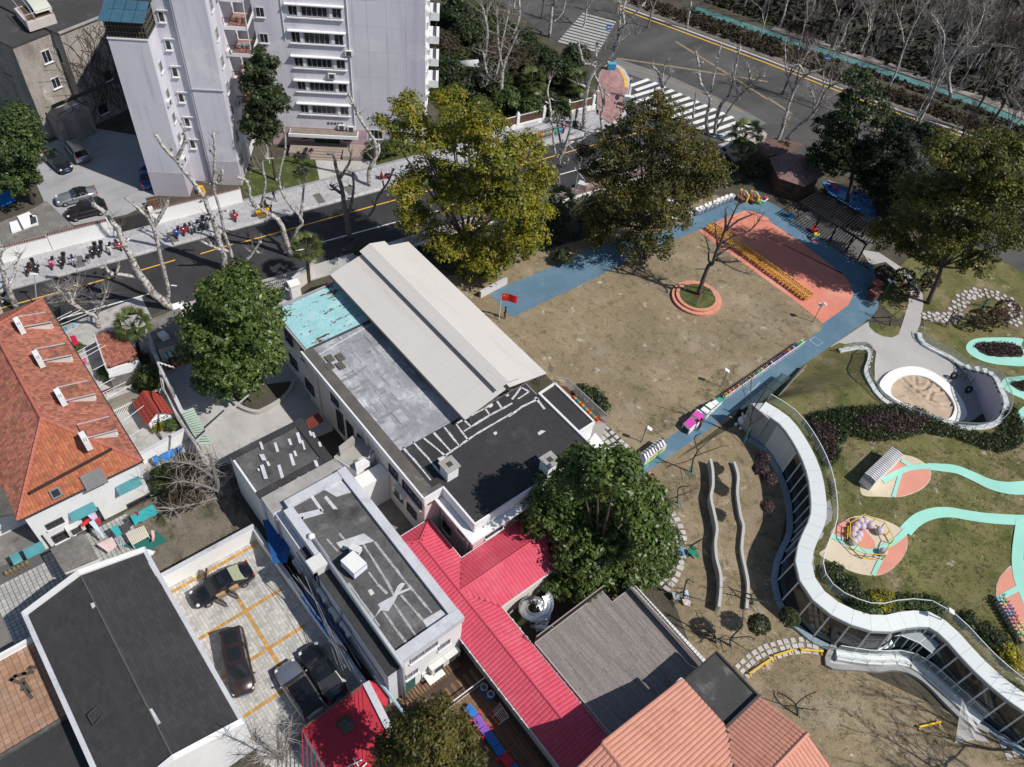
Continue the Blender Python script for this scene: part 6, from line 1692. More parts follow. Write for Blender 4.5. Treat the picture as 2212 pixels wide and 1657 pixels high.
m_=MB();m_.prism([lp(.58,.0,0),lp(.58,1,0),lp(1,1,0),lp(1,0,0)],.85,1.3);m_.mk('cab_roof',pnk,t);m_=MB();m_.prism([lp(.46,.05,0),lp(.46,.95,0),lp(.57,.95,0),lp(.57,.05,0)],.86,[1.1,1.1,1.25,1.25]);m_.mk('windscreen',mat('mud_grey',(.3,.27,.25),.6),t)
m_=MB();m_.prism([lp(-.03,.15,0),lp(-.03,.85,0),lp(0,.85,0),lp(0,.15,0)],.15,.6);m_.mk('grille',iron,t)
# net barrier and banner along the path
NB=thg('net_barrier','dark netted frame standing along the blue path under the hill','barrier',G('A3',1450,900))
netm=mat('dark_net',(.05,.09,.12),.8,0,fine=0,alpha=.45)
nb0,nb1=G('A3',1085,1180),G('A3',1740,640);nf=Vec((.9,.25,0))
for i in range(5):
 a,c=nb0.lerp(nb1,i/5),nb0.lerp(nb1,(i+1)/5);h=Vec((0,0,1.0))
 m_=MB();m_.poly([a,c,c+h,a+h]);m_.v+=[(x+.015,y,z)for x,y,z in m_.v];m_.f+=[(3,2,1,0)[::1]];m_.f[-1]=(7,6,5,4);m_.m+=[0];m_.mk('net_panel',netm,NB)
 m_=MB();m_.poly([a+h,c+h,c+h+nf,a+h+nf]);m_.v+=[(x,y,z-.015)for x,y,z in m_.v];m_.f+=[(7,6,5,4)];m_.m+=[0];m_.mk('net_panel',netm,NB)
 MB().bar(a,a+h,.05).mk('post',iron,NB);MB().bar(a+h,c+h,.05).mk('rail',iron,NB);MB().bar(a+h,a+h+nf,.05).mk('rail',iron,NB);MB().bar(a+h+nf,a+nf,.05).mk('post',iron,NB)
MB().bar(nb1,nb1+Vec((0,0,1)),.05).mk('post',iron,NB)
m_=MB();ba,bb=G('A3',1560,1000,1.3),G('A3',2120,380,.9)
n_=14
for i in range(n_):
 a,c=ba.lerp(bb,i/n_),ba.lerp(bb,(i+.98)/n_);z=1.35-.5*i/n_
 q4=[Vec((a.x,a.y,.1)),Vec((c.x,c.y,.1)),Vec((c.x+.35,c.y,z)),Vec((a.x+.35,a.y,z))]
 o=MB();o.add(q4+[p+Vec((.03,0,0))for p in q4],[(0,1,2,3),(7,6,5,4),(3,2,6,7)])
 if i==0:BN=thg('printed_banner','faded lilac printed banner leaning along the hill edge by the path','banner',G('A3',1850,700))
 o.mk('panel',mat('banner_print',(.52,.49,.56),.7,.12,1.4,patches=[((.45,.3,.25),1.6,.6,.7)]),BN)
MB().bar(Vec((ba.x+.4,ba.y,.05)),Vec((bb.x+.4,bb.y,.05)),.3,.1).mk('timber_edge',mat('timber_orange',(.32,.16,.09),.8,.2),BN)
# white rabbit figure
p=G('A3',1180,1330);t=thg('rabbit_figure','white garden rabbit figure sitting beside the blue path','rabbit figure',p)
b=MB();b.ball((p.x,p.y,.5),.5,12,sq=(1.15,.95,1));b.ball((p.x-.1,p.y-.45,.95),.36,12);b.ball((p.x+.6,p.y+.15,.5),.16,8);b.ball((p.x-.35,p.y-.6,.15),.17,8,sq=(1,1.4,.8));b.ball((p.x+.25,p.y-.6,.15),.17,8,sq=(1,1.4,.8));b.mk('body',wpaint,t,smooth=True)
for s_ in(-.16,.12):m_=MB();m_.ball((0,0,0),.12,8,sq=(1,.6,3.6));m_.xf(Matrix.Translation((p.x-.1+s_,p.y-.4,1.6))@Matrix.Rotation(s_*1.2,4,'Y')@Matrix.Rotation(.3,4,'X'));m_.mk('ear',wpaint,t,smooth=True)
# wavy low walls
wv=mat('wavy_wall',(.44,.44,.43),.85,.1,.5)
for lab,h,A,Bb in(('left wavy concrete wall, taller, with a dark shadow on the sand',1.0,[(1285,1312),(1300,1380),(1303,1480),(1290,1560),(1308,1650)],[(1322,40),(1333,110),(1323,200),(1330,300),(1355,400),(1357,500),(1345,615)]),('right wavy concrete wall, lower, nearer the purple shrubs',.45,[(1440,1332),(1465,1420),(1460,1530),(1476,1650)],[(1490,40),(1505,90),(1497,180),(1495,260),(1520,380),(1535,480),(1525,625)])):
 cl=curve(GL('21',A,h)+GL('22',Bb,h),5);b=MB();L1_=ribbon(cl,.24);n_=len(cl)
 vs=[(p.x,p.y,0)for p in L1_]+[(p.x,p.y,h*(.35+.65*min(1,4*min(i%n_,n_-1-i%n_)/n_*1.0+.3)))for i,p in enumerate(L1_)]
 for i in range(n_-1):
  j,k=2*n_-1-i,2*n_-2-i;N_=2*n_;o_=len(b.v)
  z_=h
  b.add([L1_[i].xy.to_3d(),L1_[i+1].xy.to_3d(),L1_[k].xy.to_3d(),L1_[j].xy.to_3d()]+[Vec((*q_.xy,z_))for q_ in(L1_[i],L1_[i+1],L1_[k],L1_[j])],[(4,7,6,5),(0,4,5,1),(2,6,7,3)]+([(0,3,7,4)]if i==0 else[])+([(1,5,6,2)]if i==n_-2 else[]))
 one('wavy_wall',b,wv,lab,'garden wall','wavy garden walls')
# stepping stones
step_m=mat('stepping_stone',(.47,.46,.44),.85,.1,.8,rnd=.12);ss=box_piece('stepping_stone',1,1,.05,step_m,.03)
def stones(cl,rows,sx,sy_,jit=.12,z=.01,hilled=False):
 cl=resam(curve(cl,6),sx*1.15)
 for i in range(len(cl)-1):
  d=(cl[i+1]-cl[i]);d.z=0;d.normalize();nn=Vec((-d.y,d.x,0))
  for r_ in range(rows):
   c=cl[i]+nn*((r_-(rows-1)/2)*sy_*1.15)+d*RU(-jit,jit)*.6
   k1,k2=sx*RU(.75,1.0),sy_*RU(.7,1.02)
   o=link('stepping_stone',ss,STN);o.matrix_basis=frame((c.x,c.y,z),d*k1,nn*k2,(0,0,1))
STN=sheet('stone_path',ribbon(GL('21',[(575,1120),(700,1240),(800,1325)]),1.7),.006,soil)
stones(GL('21',[(590,1135),(700,1240),(785,1315)]),3,.55,.5)
stones(GL('21',[(905,1520),(950,1600)])+GL('22',[(1050,60),(1082,150),(1082,240),(1070,330),(1030,430),(950,510)]),2,.5,.62)
stones(GL('22',[(1500,1030),(1580,960),(1660,915)])+GL('32',[(40,900),(150,875),(260,868),(380,900)]),3,.5,.42)
stones(GL('32',[(1290,1290),(1370,1310),(1450,1370),(1530,1440),(1600,1560),(1640,1640)]),3,.55,.55)
b=MB();b.bar(G('32',330,1290),G('32',380,1330),.05);
# yellow balance beams
def beam(k,a,c,lab):
 a,c=G(k,*a),G(k,*c);d=(c-a).normalized();nn=Vec((-d.y,d.x,0));t=thg('balance_beam',lab,'balance beam',(a+c)/2,0,'yellow balance beams')
 MB().bar(a+Vec((0,0,.32)),c+Vec((0,0,.32)),.13,.07).mk('beam',yel,t)
 for p in(a.lerp(c,.04),a.lerp(c,.96)):MB().bar(p+Vec((0,0,.1))-nn*.25,p+Vec((0,0,.1))+nn*.25,.06).mk('foot',yel,t);MB().bar(p,p+Vec((0,0,.3)),.06).mk('leg',yel,t)
beam('32',(30,945),(155,905),'left yellow balance beam on the stepping stones');beam('32',(205,905),(350,915),'right yellow balance beam on the stepping stones');beam('32',(970,1405),(1110,1372),'yellow balance beam alone on the shaded grass below the pavilion');beam('22',(1535,1060),(1640,985),'yellow balance beam near the corner of the terracotta roof');beam('32',(-20,985),(20,960),'short yellow beam at the start of the stepping stones')
# ball pen
BP=thg('ball_pen','octagonal yellow tube pen on the lower leaf plaza','play pen',GH('32',640,170))
pp=[GH('32',x,y)for x,y in((600,55),(730,105),(790,210),(735,315),(605,305),(500,200),(505,110))]
def fence_seg(a,c,h,full):
 for z in((.1,h)if not full else(.1,h*.5,h)):MB().bar(a+Vec((0,0,z)),c+Vec((0,0,z)),.055).mk('rail',yel,BP)
 for u in(0,.5,1):p=a.lerp(c,u);MB().bar(p,p+Vec((0,0,h)),.055).mk('post',yel,BP)
for i in range(len(pp)):fence_seg(pp[i],pp[(i+1)%len(pp)],1.0 if i in(4,5,6)else.9,i==5)
balm=mat('lilac_ball',(.52,.44,.50),.5,.05)
for i,(x,y)in enumerate(((585,75),(618,78),(562,105),(598,110),(652,100),(545,132),(537,165),(578,162),(565,190),(542,208),(712,140),(735,275))):
 p=GH('32',x,y);p2=Vec((p.x,p.y,hill(p.x,p.y)+.05));b=MB();b.ball(p2+Vec((0,0,.36)),.36,16)
 one('play_ball',b,balm,('%s lilac ball, counted from the top, in the upper left cluster of the pen'%nth(i+1)if i<10 else['lilac ball alone by the upper right rail of the yellow pen','lilac ball alone at the lower right corner of the yellow pen'][i-10]),'ball','lilac balls clustered in the pen' if i<10 else None,True)
# scooter rack and small things by the pavilion path
p=GH('31',405,1500);t=thg('scooter_rack','black rack of small scooters beside the pavilion rail','rack',p)
for i in range(5):q_=GH('31',405+i*3,1465+i*22);MB().bar(q_+Vec((-.4,0,.1)),q_+Vec((.4,0,.1)),.06).mk('scooter',iron,t);MB().bar(q_+Vec((-.35,0,.1)),q_+Vec((-.4,0,.75)),.04).mk('handle',iron,t)
drape('pavilion_path',[p for p in GHL('32',[(345,0),(375,-60),(400,-80),(420,0),(410,60),(370,95),(300,130),(270,260),(310,380),(285,380),(245,270),(262,130)])],stone_grey,.05,cuts=1)
# hanging white net near the lower rail
nt_m=mat('white_net',(.7,.7,.7),.8,0,fine=0,alpha=.30);b=MB();pts=[G('32',x,y,z)for x,y,z in((1260,1215,2.2),(1250,1350,.1),(1215,1500,.1),(1340,1480,.1),(1440,1500,.1),(1355,1400,.3))]
b.add(pts+[p-Vec((0,0,.01))for p in pts],[(0,1,2,3),(0,3,4,5),(9,8,7,6),(11,10,9,6)]);b.tube([Vec((pts[0].x,pts[0].y,0)),pts[0]],.03,5);one('play_net',b,nt_m,'white rope net spread out from a post below the pavilion','net')
# steel spiral slide by the terrace
SLD=thg('spiral_slide','bright steel spiral slide rising to the timber terrace','slide',G('22',135,700))
c=SLD.location.copy();vs=[];b=MB();NSg=40;sec=[(-.36,.28),(-.36,.03),(-.2,-.04),(.2,-.04),(.36,.03),(.36,.28),(.33,.28),(.2,0),(-.2,0),(-.33,.28)]
for i in range(NSg+1):
 a=-.5+2*math.pi*1.35*i/NSg;z=.35+2.6*i/NSg;R1=.95
 for r,dz_ in sec:vs.append((c.x+(R1+r)*math.cos(a),c.y+(R1+r)*math.sin(a),z+dz_))
m10=len(sec);b.add(vs,[(i*m10+k,i*m10+(k+1)%m10,(i+1)*m10+(k+1)%m10,(i+1)*m10+k)for i in range(NSg)for k in range(m10)]);b.mk('chute',stl,SLD,smooth=False)
MB().tube([c,c+Vec((0,0,3.4))],.09,8).mk('column',stl,SLD)
b=MB();e=G('22',235,750,3.2);f_=G('22',150,745,1.2)
for i in range(9):q_=f_.lerp(e,i/8);b.box(q_,(.7,.25,.04),.9)
b.mk('tread',stl,SLD);MB().bar(f_+Vec((.35,0,.6)),e+Vec((.35,0,.8)),.05).mk('handrail',fr_w,SLD);MB().bar(f_+Vec((-.35,0,.6)),e+Vec((-.35,0,.8)),.05).mk('handrail',fr_w,SLD)
# flag
fp=G('11',1573,415);ft=GV('11',1588,240,fp);t=thg('flagpole','slim white flagpole on the blue path at the lawn corner','flagpole',fp)
MB().tube([fp,Vec((fp.x,fp.y,ft.z))],[.045,.03],6).mk('pole',fr_w,t);MB().ball((fp.x,fp.y,ft.z+.04),.06,6).mk('finial',mat('gold',(.6,.4,.1),.3,metal=.8),t)
fw=(G('11',1657,315,3)-G('11',1588,300,3));fd=Vec((.62,.78,0));fh=1.0;FW=1.65;b=MB();nx=10
wv_=lambda u:Vec((-fd.y,fd.x,0))*(.09*math.sin(u*5.5)*u)-Vec((0,0,.12*u*u))
for i in range(nx):
 for j in range(2):pass
vs=[]
for i in range(nx+1):
 u=i/nx;q_=Vec((fp.x,fp.y,ft.z-.05))+fd*(FW*u)+wv_(u)*1.6
 vs+=[q_,q_-Vec((0,0,fh))]
b.add(vs,[(2*i,2*i+1,2*i+3,2*i+2)for i in range(nx)]);b.add([v+Vec((.012,-.012,0))for v in vs],[(2*i+2,2*i+3,2*i+1,2*i)for i in range(nx)])
flag=b.mk('flag',mat('flag_red',(.62,.02,.03),.7,.05),t)
b=MB()
def star(u,v,r,rot):
 q_=Vec((fp.x,fp.y,ft.z-.05))+fd*(FW*u)+wv_(u)*1.6-Vec((0,0,fh*v));sd=Vec((.02,-.02,0))
 for s_ in(1,-1):
  pts=[]
  for k in range(10):a=math.pi/2+rot+k*math.pi/5;rr=r if k%2==0 else r*.4;pts.append(q_+sd*s_+fd*(rr*math.cos(a))+Vec((0,0,rr*math.sin(a))))
  b.poly(pts)
star(.17,.26,.16,0);star(.33,.10,.055,.4);star(.40,.2,.055,.2);star(.40,.34,.055,0);star(.33,.44,.055,-.3)
b.mk('stars',mat('flag_gold',(.75,.55,.03),.7,0),flag)
# ------------------------------------------------------------------ yard below: toy bridge, rings, hurdles
sheet('timber_yard',[(-18.4,8.5),(-4,8.5),(-4,16.7),(-18.4,16.7)],.0,mat('yard_dark',(.09,.06,.045),.9,.2))
tb=box_piece('board',2.4,.28,.03,wood_terrace,.006)
pcs(bpy.data.objects['timber_yard'],'board',tb,[frame((-15.9+i*2.42+(1.2 if j%2 else 0),9.2+j*.29,.002),UX,UY)for i in range(5)for j in range(25)])
stp=bpy.data.objects['timber_yard']
b=MB()
for i in range(20):b.box((-18.2+.0*i,10.8+i*.26,.06),(.9,.2,.12))
b.mk('threshold_board',wood_terrace,stp)
pickets(stp,G('12',1235,1290),G('12',1480,1105),.9,.16,pkm,'railing',.04,fr_w)
TBR=thg('toy_bridge','curving blue, purple and red plastic toy bridge on the timber yard','toy bridge',G('12',1500,1430))
tp_=GL('12',[(1370,1265),(1425,1330),(1470,1400),(1505,1440),(1560,1520),(1600,1580),(1660,1650),(1720,1720)],.4);tcol=['blue','purple','purple','blue','blue','red','blue']
for i in range(7):
 MB().bar(tp_[i],tp_[i].lerp(tp_[i+1],.95),.62,.25).mk('segment',cmat[tcol[i]],TBR)
 for s_ in(-.42,.42):
  d=(tp_[i+1]-tp_[i]).normalized();nn=Vec((-d.y,d.x,0));q_=tp_[i+1]+nn*s_
  if i in(0,1,2,4):MB().box((q_.x,q_.y,.25),(.22,.16,.5),.6).mk('foot',cmat['red'],TBR)
 for k in range(4):q_=tp_[i].lerp(tp_[i+1],.15+.2*k)+Vec((0,0,.135));MB().bar(q_-nn*.25,q_+nn*.25,.06,.03).mk('ridge',cmat[tcol[i]],TBR)
for x,y,lab in((1478,1155,'upper blue tub with a cream ring by the wall under the red roof'),(1522,1200,'lower blue tub with a cream ring by the wall under the red roof')):
 p=G('12',x,y);t=thg('ring_tub',lab,'tub',p,0,'blue tubs by the wall');b=MB();b.box(p+Vec((0,0,.2)),(.6,.6,.4),.8,taper=.7);b.mk('base',cmat['blue'],t);torus(p+Vec((0,0,.55)),.24,.05,(1,0,0),(0,1,0),14,5).mk('ring',cream_r,t)
t=thg('hurdle_set','white and red tube hurdles lying joined on the timber yard','hurdles',G('12',1570,1310));hp=[G('12',1515,1310,.4),G('12',1575,1380,.4),G('12',1640,1330,.4),G('12',1580,1240,.4)]
for i in range(4):u=i/3;MB().bar(hp[0].lerp(hp[1],u),hp[3].lerp(hp[2],u),.05).mk('tube',fr_w if i%2 else cmat['red'],t);MB().bar(hp[0].lerp(hp[1],u)-Vec((0,0,.4)),hp[0].lerp(hp[1],u),.05).mk('tube',cmat['orange'],t);MB().bar(hp[3].lerp(hp[2],u)-Vec((0,0,.4)),hp[3].lerp(hp[2],u),.05).mk('tube',fr_w,t)
MB().bar(hp[0],hp[1],.06).mk('tube',cmat['orange'],t);MB().bar(hp[3],hp[2],.06).mk('tube',fr_w,t)
for i in range(5):u=.3+.13*i;MB().bar(hp[0].lerp(hp[3],u),hp[1].lerp(hp[2],u),.035).mk('tube',fr_w,t)
# red roof at the bottom edge with its glass pyramid
RR=thg('red_shed','low shed with a flat bright red sheet roof and small glass pyramid','shed',(-18,6,0));rp=GL('12',[(300,1412),(715,1112),(790,1240),(870,1420),(760,1700),(480,1700)],2.9)
block(RR,'wall',rp,0,2.8,wh_w);block(RR,'roof',rp,2.8,2.9,sheet_red)
for i in range(16):
 a=rp[0].lerp(rp[1],i/16);MB().bar(a+Vec((0,0,.03)),a+Vec((6.5*.98,-.1,.03))if False else a+(rp[4]-rp[1])*.98*1.0+Vec((0,0,.03)),.05,.05).mk('rib',sheet_red,RR)
pyb=[G('12',x,y,3.0)for x,y in((515,1372),(595,1310),(655,1385),(580,1445))];pc_=sum(pyb,Vec())/4+Vec((0,0,.45))
for i in range(4):m_=MB();m_.add([pyb[i],pyb[(i+1)%4],pc_],[(0,1,2),(2,1,0)]);m_.mk('skylight_pane',mat('sky_pane',(.12,.13,.11),.2,.3),RR)
MB().wall(rp[0],rp[1],.15,2.6,3.0).mk('edge',mat('rusty_edge',(.16,.07,.05),.9),RR);MB().wall(rp[1],rp[3],.5,2.6,3.1).mk('white_edge',rim_g,RR)
one('red_cloth',MB().prism(GL('12',[(718,1105),(770,1090),(860,1200),(850,1260),(800,1250)],2.5),2.3,2.5),mat('red_cloth',(.5,.04,.06),.7,.3,3.),'crumpled red sheet between the red shed and the white house','sheet')
MB().tube([G('12',770,1060,2.8),G('12',975,1325,2.8)],.12,6).mk('pale_blue_pipe',mat('pale_pipe',(.35,.5,.58),.5),RR)
for a,c in(((600,1650),(690,1610)),((630,1600),(665,1650)),((690,1657),(720,1630))):MB().tube([G('12',*a,3.1),G('12',*c,3.1)],.05,5).mk('tube',fr_w,RR)
# ------------------------------------------------------------------ street walls, gardens left, car park walls
def wall_thing(lab,a,c,h,th,m,cope=None,name='wall',cat='wall',cw=.34,step=.24):
 a,c=Vec((a[0],a[1],0)),Vec((c[0],c[1],0));t=thg('boundary_wall' if name=='wall' else name,lab,cat,(a+c)/2);MB().wall(a,c,th,0,h).mk('wall',m,t)
 MB().wall(a,c,th+.1,h,h+.06).mk('cap',rim_g,t)
 if cope:
  d=(c-a).normalized();nn=Vec((-d.y,d.x,0));me=tile_piece('coping_tile',.2,cw,cope,.05,3,.0)
  pcs(t,'coping_tile',me,[frame(a+d*(i+.5)*step+Vec((0,0,h+.09)),d,nn)for i in range(int((c-a).length/step))],130)
 return t
cope=mat('coping_brown',(.15,.06,.045),.85,.15,2.,rnd=.2);bw=mat('boundary_white',(.76,.755,.74),.85,.05,.3,.04,6)
wall_thing('long white street wall with brown tile coping left of the gate',RD(-20,-7.05),RD(6.0,-7.05),1.9,.25,bw,cope);wall_thing('white street wall with brown coping just left of the dark gate',RD(6.05,-7.05),RD(12.2,-7.05),2.05,.25,bw,cope);wall_thing('white street wall with brown coping between the gate and the lawn',RD(16.9,-7.05),RD(26.8,-7.05),1.95,.25,bw,cope)
t=thg('street_gate','dark sliding street gate between white pillars','gate',RD(14.5,-7.1))
for s_ in(12.35,16.75):MB().box(RD(s_,-7.1,1.15),(.5,.5,2.3),A_ROAD).mk('pillar',bw,t)
for i in range(24):MB().box(RD(12.7+i*.163,-7.1,.95),(.09,.05,1.8),A_ROAD).mk('bar',iron,t)
MB().box(RD(14.5,-7.1,1.85),(3.9,.08,.08),A_ROAD).mk('rail',iron,t);MB().box(RD(14.5,-7.1,.9),(3.9,.02,1.6),A_ROAD).mk('backing',mat('gate_back',(.03,.03,.03),.7),t)
# pillared garden fence near the junction
t=thg('pillar_fence','white pillared garden fence with brown brushwood panels along the pavement','fence',RD(69,-7.8));bru=mat('brushwood',(.17,.10,.07),.9,.2,2.,rnd=.25)
MB().wall(RD(60,-7.75),RD(78.3,-7.75),.35,0,.75).mk('plinth_wall',bw,t)
pil=[61.0,65.2,69.4,73.5,77.8]
for s_ in pil:MB().box(RD(s_,-7.75,1.15),(.42,.42,2.3),A_ROAD).mk('pillar',bw,t);MB().ball(RD(s_,-7.75,2.4),.16,8).mk('ball_cap',bw,t)
br=MB().bar((0,0,0),(0,0,1.25),.06).mesh('stick',bru);pcs(t,'stick',br,[frame(RD(61.2+i*.1,-7.78+RU(-.03,.03),.72),RE,-RN,(RU(-.06,.06),RU(-.06,.06),1))for i in range(165)],170)
MB().bar(RD(61,-7.75,1.95),RD(77.8,-7.75,1.95),.07).mk('rail',wpaint,t)
for s_ in(63.1,67.3,71.4,75.6):MB().box(RD(s_,-7.56,.4),(2.3,.03,.35),A_ROAD).mk('panel',rim_g,t)
# kindergarten street fence (brown palings) and gate wall
t=thg('paling_fence','brown paling fence on a white kerb behind the olive tree','fence',RD(68,8.9));MB().wall(RD(40,9.0),RD(86,9.0),.3,0,.5).mk('kerb_wall',bw,t)
pm_=MB().box((0,0,.65),(.07,.04,1.3)).mesh('paling',mat('paling_brown',(.20,.09,.06),.85,.1,rnd=.15));pcs(t,'paling',pm_,[frame(RD(40+i*.17,9.0,.45),RE,-RN)for i in range(270)])
t=thg('black_railing','black iron street railing by the tall white gate pier','railing',RD(20,9.2));MB().bar(RD(17.6,9.2,1.6),RD(27,9.2,1.6),.06).mk('rail',iron,t);MB().bar(RD(17.6,9.2,.3),RD(27,9.2,.3),.06).mk('rail',iron,t)
pm_=MB().box((0,0,.95),(.04,.04,1.9)).mesh('bar',iron);pcs(t,'bar',pm_,[frame(RD(17.7+i*.2,9.2,0),RE,-RN)for i in range(47)])
for k,(x,y),lab in(('01',(1160,330),'white gate pier with a rounded cap by the gatehouse'),('11',(245,180),'white gate pier by the street corner of the school')):
 p=G(k,x,y,2.2);t=thg('gate_pier',lab,'gate pier',Vec((p.x,p.y,0)));MB().box((p.x,p.y,1.1),(1.0,.9,2.2),A_ROAD).mk('pier',bw,t);MB().box((p.x,p.y,2.28),(1.15,1.05,.16),A_ROAD).mk('cap',bw,t)
wall_thing('pale school wall stub beside the palm and gate pier',G('11',250,230),G('11',380,130),1.8,.3,cr_w)
wall_thing('low cream wall at the near side of the blue path corner',G('11',1450,270),G('11',1620,180),.8,.25,cr_w)
# gatehouse with green awning
GHS=thg('gatehouse','small flat roofed gatehouse with green striped awning and red base','gatehouse',(-60,12,0));gp_=[Vec((-62.2,10.9,0)),Vec((-62.2,14.2,0)),Vec((-57.9,13.1,0)),Vec((-58.4,10.4,0))]
block(GHS,'wall',gp_,0,2.6,cr_w);block(GHS,'roof',[p+(p-Vec((-60.1,12.1,0)))*.06 for p in gp_],2.6,2.72,conc_d);MB().wall((-57.85,10.5),(-57.8,13.1),.1,0,.7).mk('red_base',mat('red_base',(.40,.05,.03),.7),GHS)
win(GHS,(-57.9,12.6,1.7),UY,.8,.9,1,fr_w,False);MB().box((-57.95,11.3,1.0),(.15,.9,2.0)).mk('doorway',fr_d,GHS)
for i in range(7):MB().box((-57.5,10.7+i*.22,2.25),(.85,.11,.04)).mk('awning_strip',[green_sheet,mat('awning_green',(.05,.22,.15),.6)][i%2],GHS);MB().box((-57.5,10.81+i*.22,2.25),(.85,.11,.038)).mk('awning_strip',MA['awning_green']if i%2==0 else green_sheet,GHS)
b=MB();p=G('01',1060,525,2.9);b.box(p+Vec((0,0,.15)),(.9,.7,.5),.1);o=one('roof_aircon',b,ac_m,'white air conditioner box on the gatehouse roof','air conditioner')
# gardens
wall_thing('white plastered wall between the house gardens and the school forecourt',(-62,10.35),(-46.2,8.65),1.9,.22,bw);wall_thing('white garden wall with blue tarpaulins below it',(-49.2,8.7),(-48.8,4.4),1.4,.2,bw)
ts=thg('tiled_shed','small garden shed with a weathered red tiled roof under the palm','shed',(-60.8,7.4,0));tq=[Vec((-63.4,6.4,2.3)),Vec((-63.1,8.9,2.3)),Vec((-58.2,8.5,2.6)),Vec((-58.7,5.7,2.6))]
block(ts,'wall',[Vec((p.x,p.y,0))for p in tq],0,2.2,wh_w);b=MB();b.poly([tq[0],tq[3],tq[2],tq[1]]);b.mk('roof',MA['tile_bed'],ts);pcs(ts,'roof_tile',rt_,tilefield(None,'',None,tq,UY,.24,.3,.02),120)
MB().wall((-63.4,6.4),(-58.7,5.7),.12,2.1,2.72).mk('verge',rim_g,ts)
wall_thing('mossy grey garden wall below the tiled shed',(-58.5,5.6),(-57.8,8.9),1.6,.25,conc_d)
sheet('garden_deck',[(-57.4,4.6),(-57.2,7.2),(-55.3,7.2),(-55.4,4.5)],.05,mat('grey_deck',(.22,.20,.16),.9,.25,.6,noise_vec=(4,.4,1)))
sheet('garden_soil',[(-58,7.0),(-57.8,9.6),(-55.4,9.2),(-55.4,7.0)],.03,grass_g)
t=thg('picket_fence','white picket fence beside the toy house','fence',(-55.2,6.8,0));pm_=MB().box((0,0,.5),(.05,.03,1.0)).mesh('picket',wpaint);pcs(t,'picket',pm_,[frame((-55.1-i*.006,4.5+i*.14,0),UY,-UX)for i in range(33)]);MB().bar((-55.1,4.5,.8),(-55.3,9.1,.8),.04).mk('rail',wpaint,t)
PH=thg('play_house','white and blue playhouse with a red pierced roof in the small yard','playhouse',(-53,7.3,0))
block(PH,'wall',rect(-54.1,6.35,-51.6,8.3),0,1.6,wpaint);rdm=mat('playhouse_red',(.33,.055,.04),.7,.1,1.)
b=MB();b.add([(-54.1,6.3,1.6),(-54.1,8.35,1.6),(-54.1,7.3,2.4),(-51.6,6.35,1.6),(-51.6,8.3,1.6),(-51.6,7.3,2.4)],[(0,2,1),(3,4,5)]);b.mk('gable',wpaint,PH)
for ya,sg_ in((6.1,1),(8.5,-1)):
 P=[Vec((-54.4,ya,1.5)),Vec((-51.3,ya,1.5)),Vec((-51.3,7.3,2.5)),Vec((-54.4,7.3,2.5))];b=MB();b.poly(P if sg_>0 else P[::-1]);b.v+=[(x,y,z-.06)for x,y,z in b.v];b.f+=[(7,6,5,4)]if sg_>0 else[(4,5,6,7)];b.m+=[0];rf=b.mk('roof',rdm,PH)
 for i in range(8):
  for j in range(3):q_=P[0].lerp(P[1],(i+.6)/8.2).lerp(P[3].lerp(P[2],(i+.6)/8.2),(j+.6)/3.4);nn=(P[1]-P[0]).cross(P[3]-P[0]).normalized();nn=nn if nn.z>0 else-nn;o=MB();o.box((0,0,0),(.17,.13,.012));o.xf(frame(q_+nn*.012,UX,nn.cross(UX)));o.mk('slot',mat('slot_dark',(.12,.02,.015),.8),rf)
win(PH,(-51.57,7.0,1.25),UY,.7,.55,2,wpaint,False,2);win(PH,(-51.57,7.8,1.25),UY,.6,.55,2,wpaint,False,2);MB().box((-51.56,7.4,.5),(.04,1.6,.9)).mk('blue_panel',mat('playhouse_blue',(.15,.42,.55),.6),PH)
GS=thg('green_lean_to','pale green corrugated lean-to roof along the forecourt wall','lean-to',(-47.8,9.4,0));q4=[G('01',x,y,2.3)for x,y in((1175,1022),(1255,990),(1375,1225),(1295,1225))]
for i in range(15):a,c=q4[0].lerp(q4[3],i/15),q4[1].lerp(q4[2],i/15);MB().bar(a,c,.34,.05).mk('roof_strip',green_sheet,GS);MB().bar(a+Vec((0,0,.05)),c+Vec((0,0,.05)),.12,.05).mk('rib',green_sheet,GS)
for p in q4:MB().bar((p.x,p.y,0),p,.08).mk('post',frame_m,GS)
t=thg('utility_pole','tall grey concrete utility pole leaning over the garden wall','utility pole',G('01',1165,1000));pb_=t.location;pt_=GV('01',1022,690,pb_);MB().tube([pb_,pt_],[.17,.12],8).mk('pole',concrete,t,smooth=True);MB().bar(pt_+Vec((-.2,0,-.1)),pt_+Vec((1.3,.9,-.1)),.08).mk('crossarm',fr_w,t)
for k in range(4):MB().box(pt_+Vec((.3+.3*k,.2+.2*k,.0)),(.1,.1,.18)).mk('insulator',fr_w,t)
for lab,P in(('bundle of pale overhead cables running down the garden wall',[((950,480),5),((1030,690),4.5),((1060,860),4.6),((1160,1060),4.4),((1260,1210),4.2),((1330,1330),4.0)]),('pair of thick cables crossing the forecourt to the school',[((1260,1200),4.2),((1430,1060),4.0),((1600,905),4.2)])):
 b=MB();pts=[G('01',*p,z)for p,z in P]
 for k in range(7 if len(P)>3 else 2):
  b.tube([p+Vec((RU(-.2,.2),RU(-.15,.15),RU(-.15,.15)))for p in pts],.028 if len(P)>3 else.05,4)
 one('cable_bundle',b,mat('cable_pale',(.45,.43,.41),.8,.2,3.),lab,'cables',kind='stuff')
PLT=thg('round_planter','curved white rimmed planter bed around the big magnolia','planter',Vec((-49.8,17.0,0)));cl=curve(GL('01',[(1480,850),(1500,920),(1560,975),(1657,1005)],.4)+GL('11',[(60,985),(140,940),(215,870),(245,800)],.4),4)
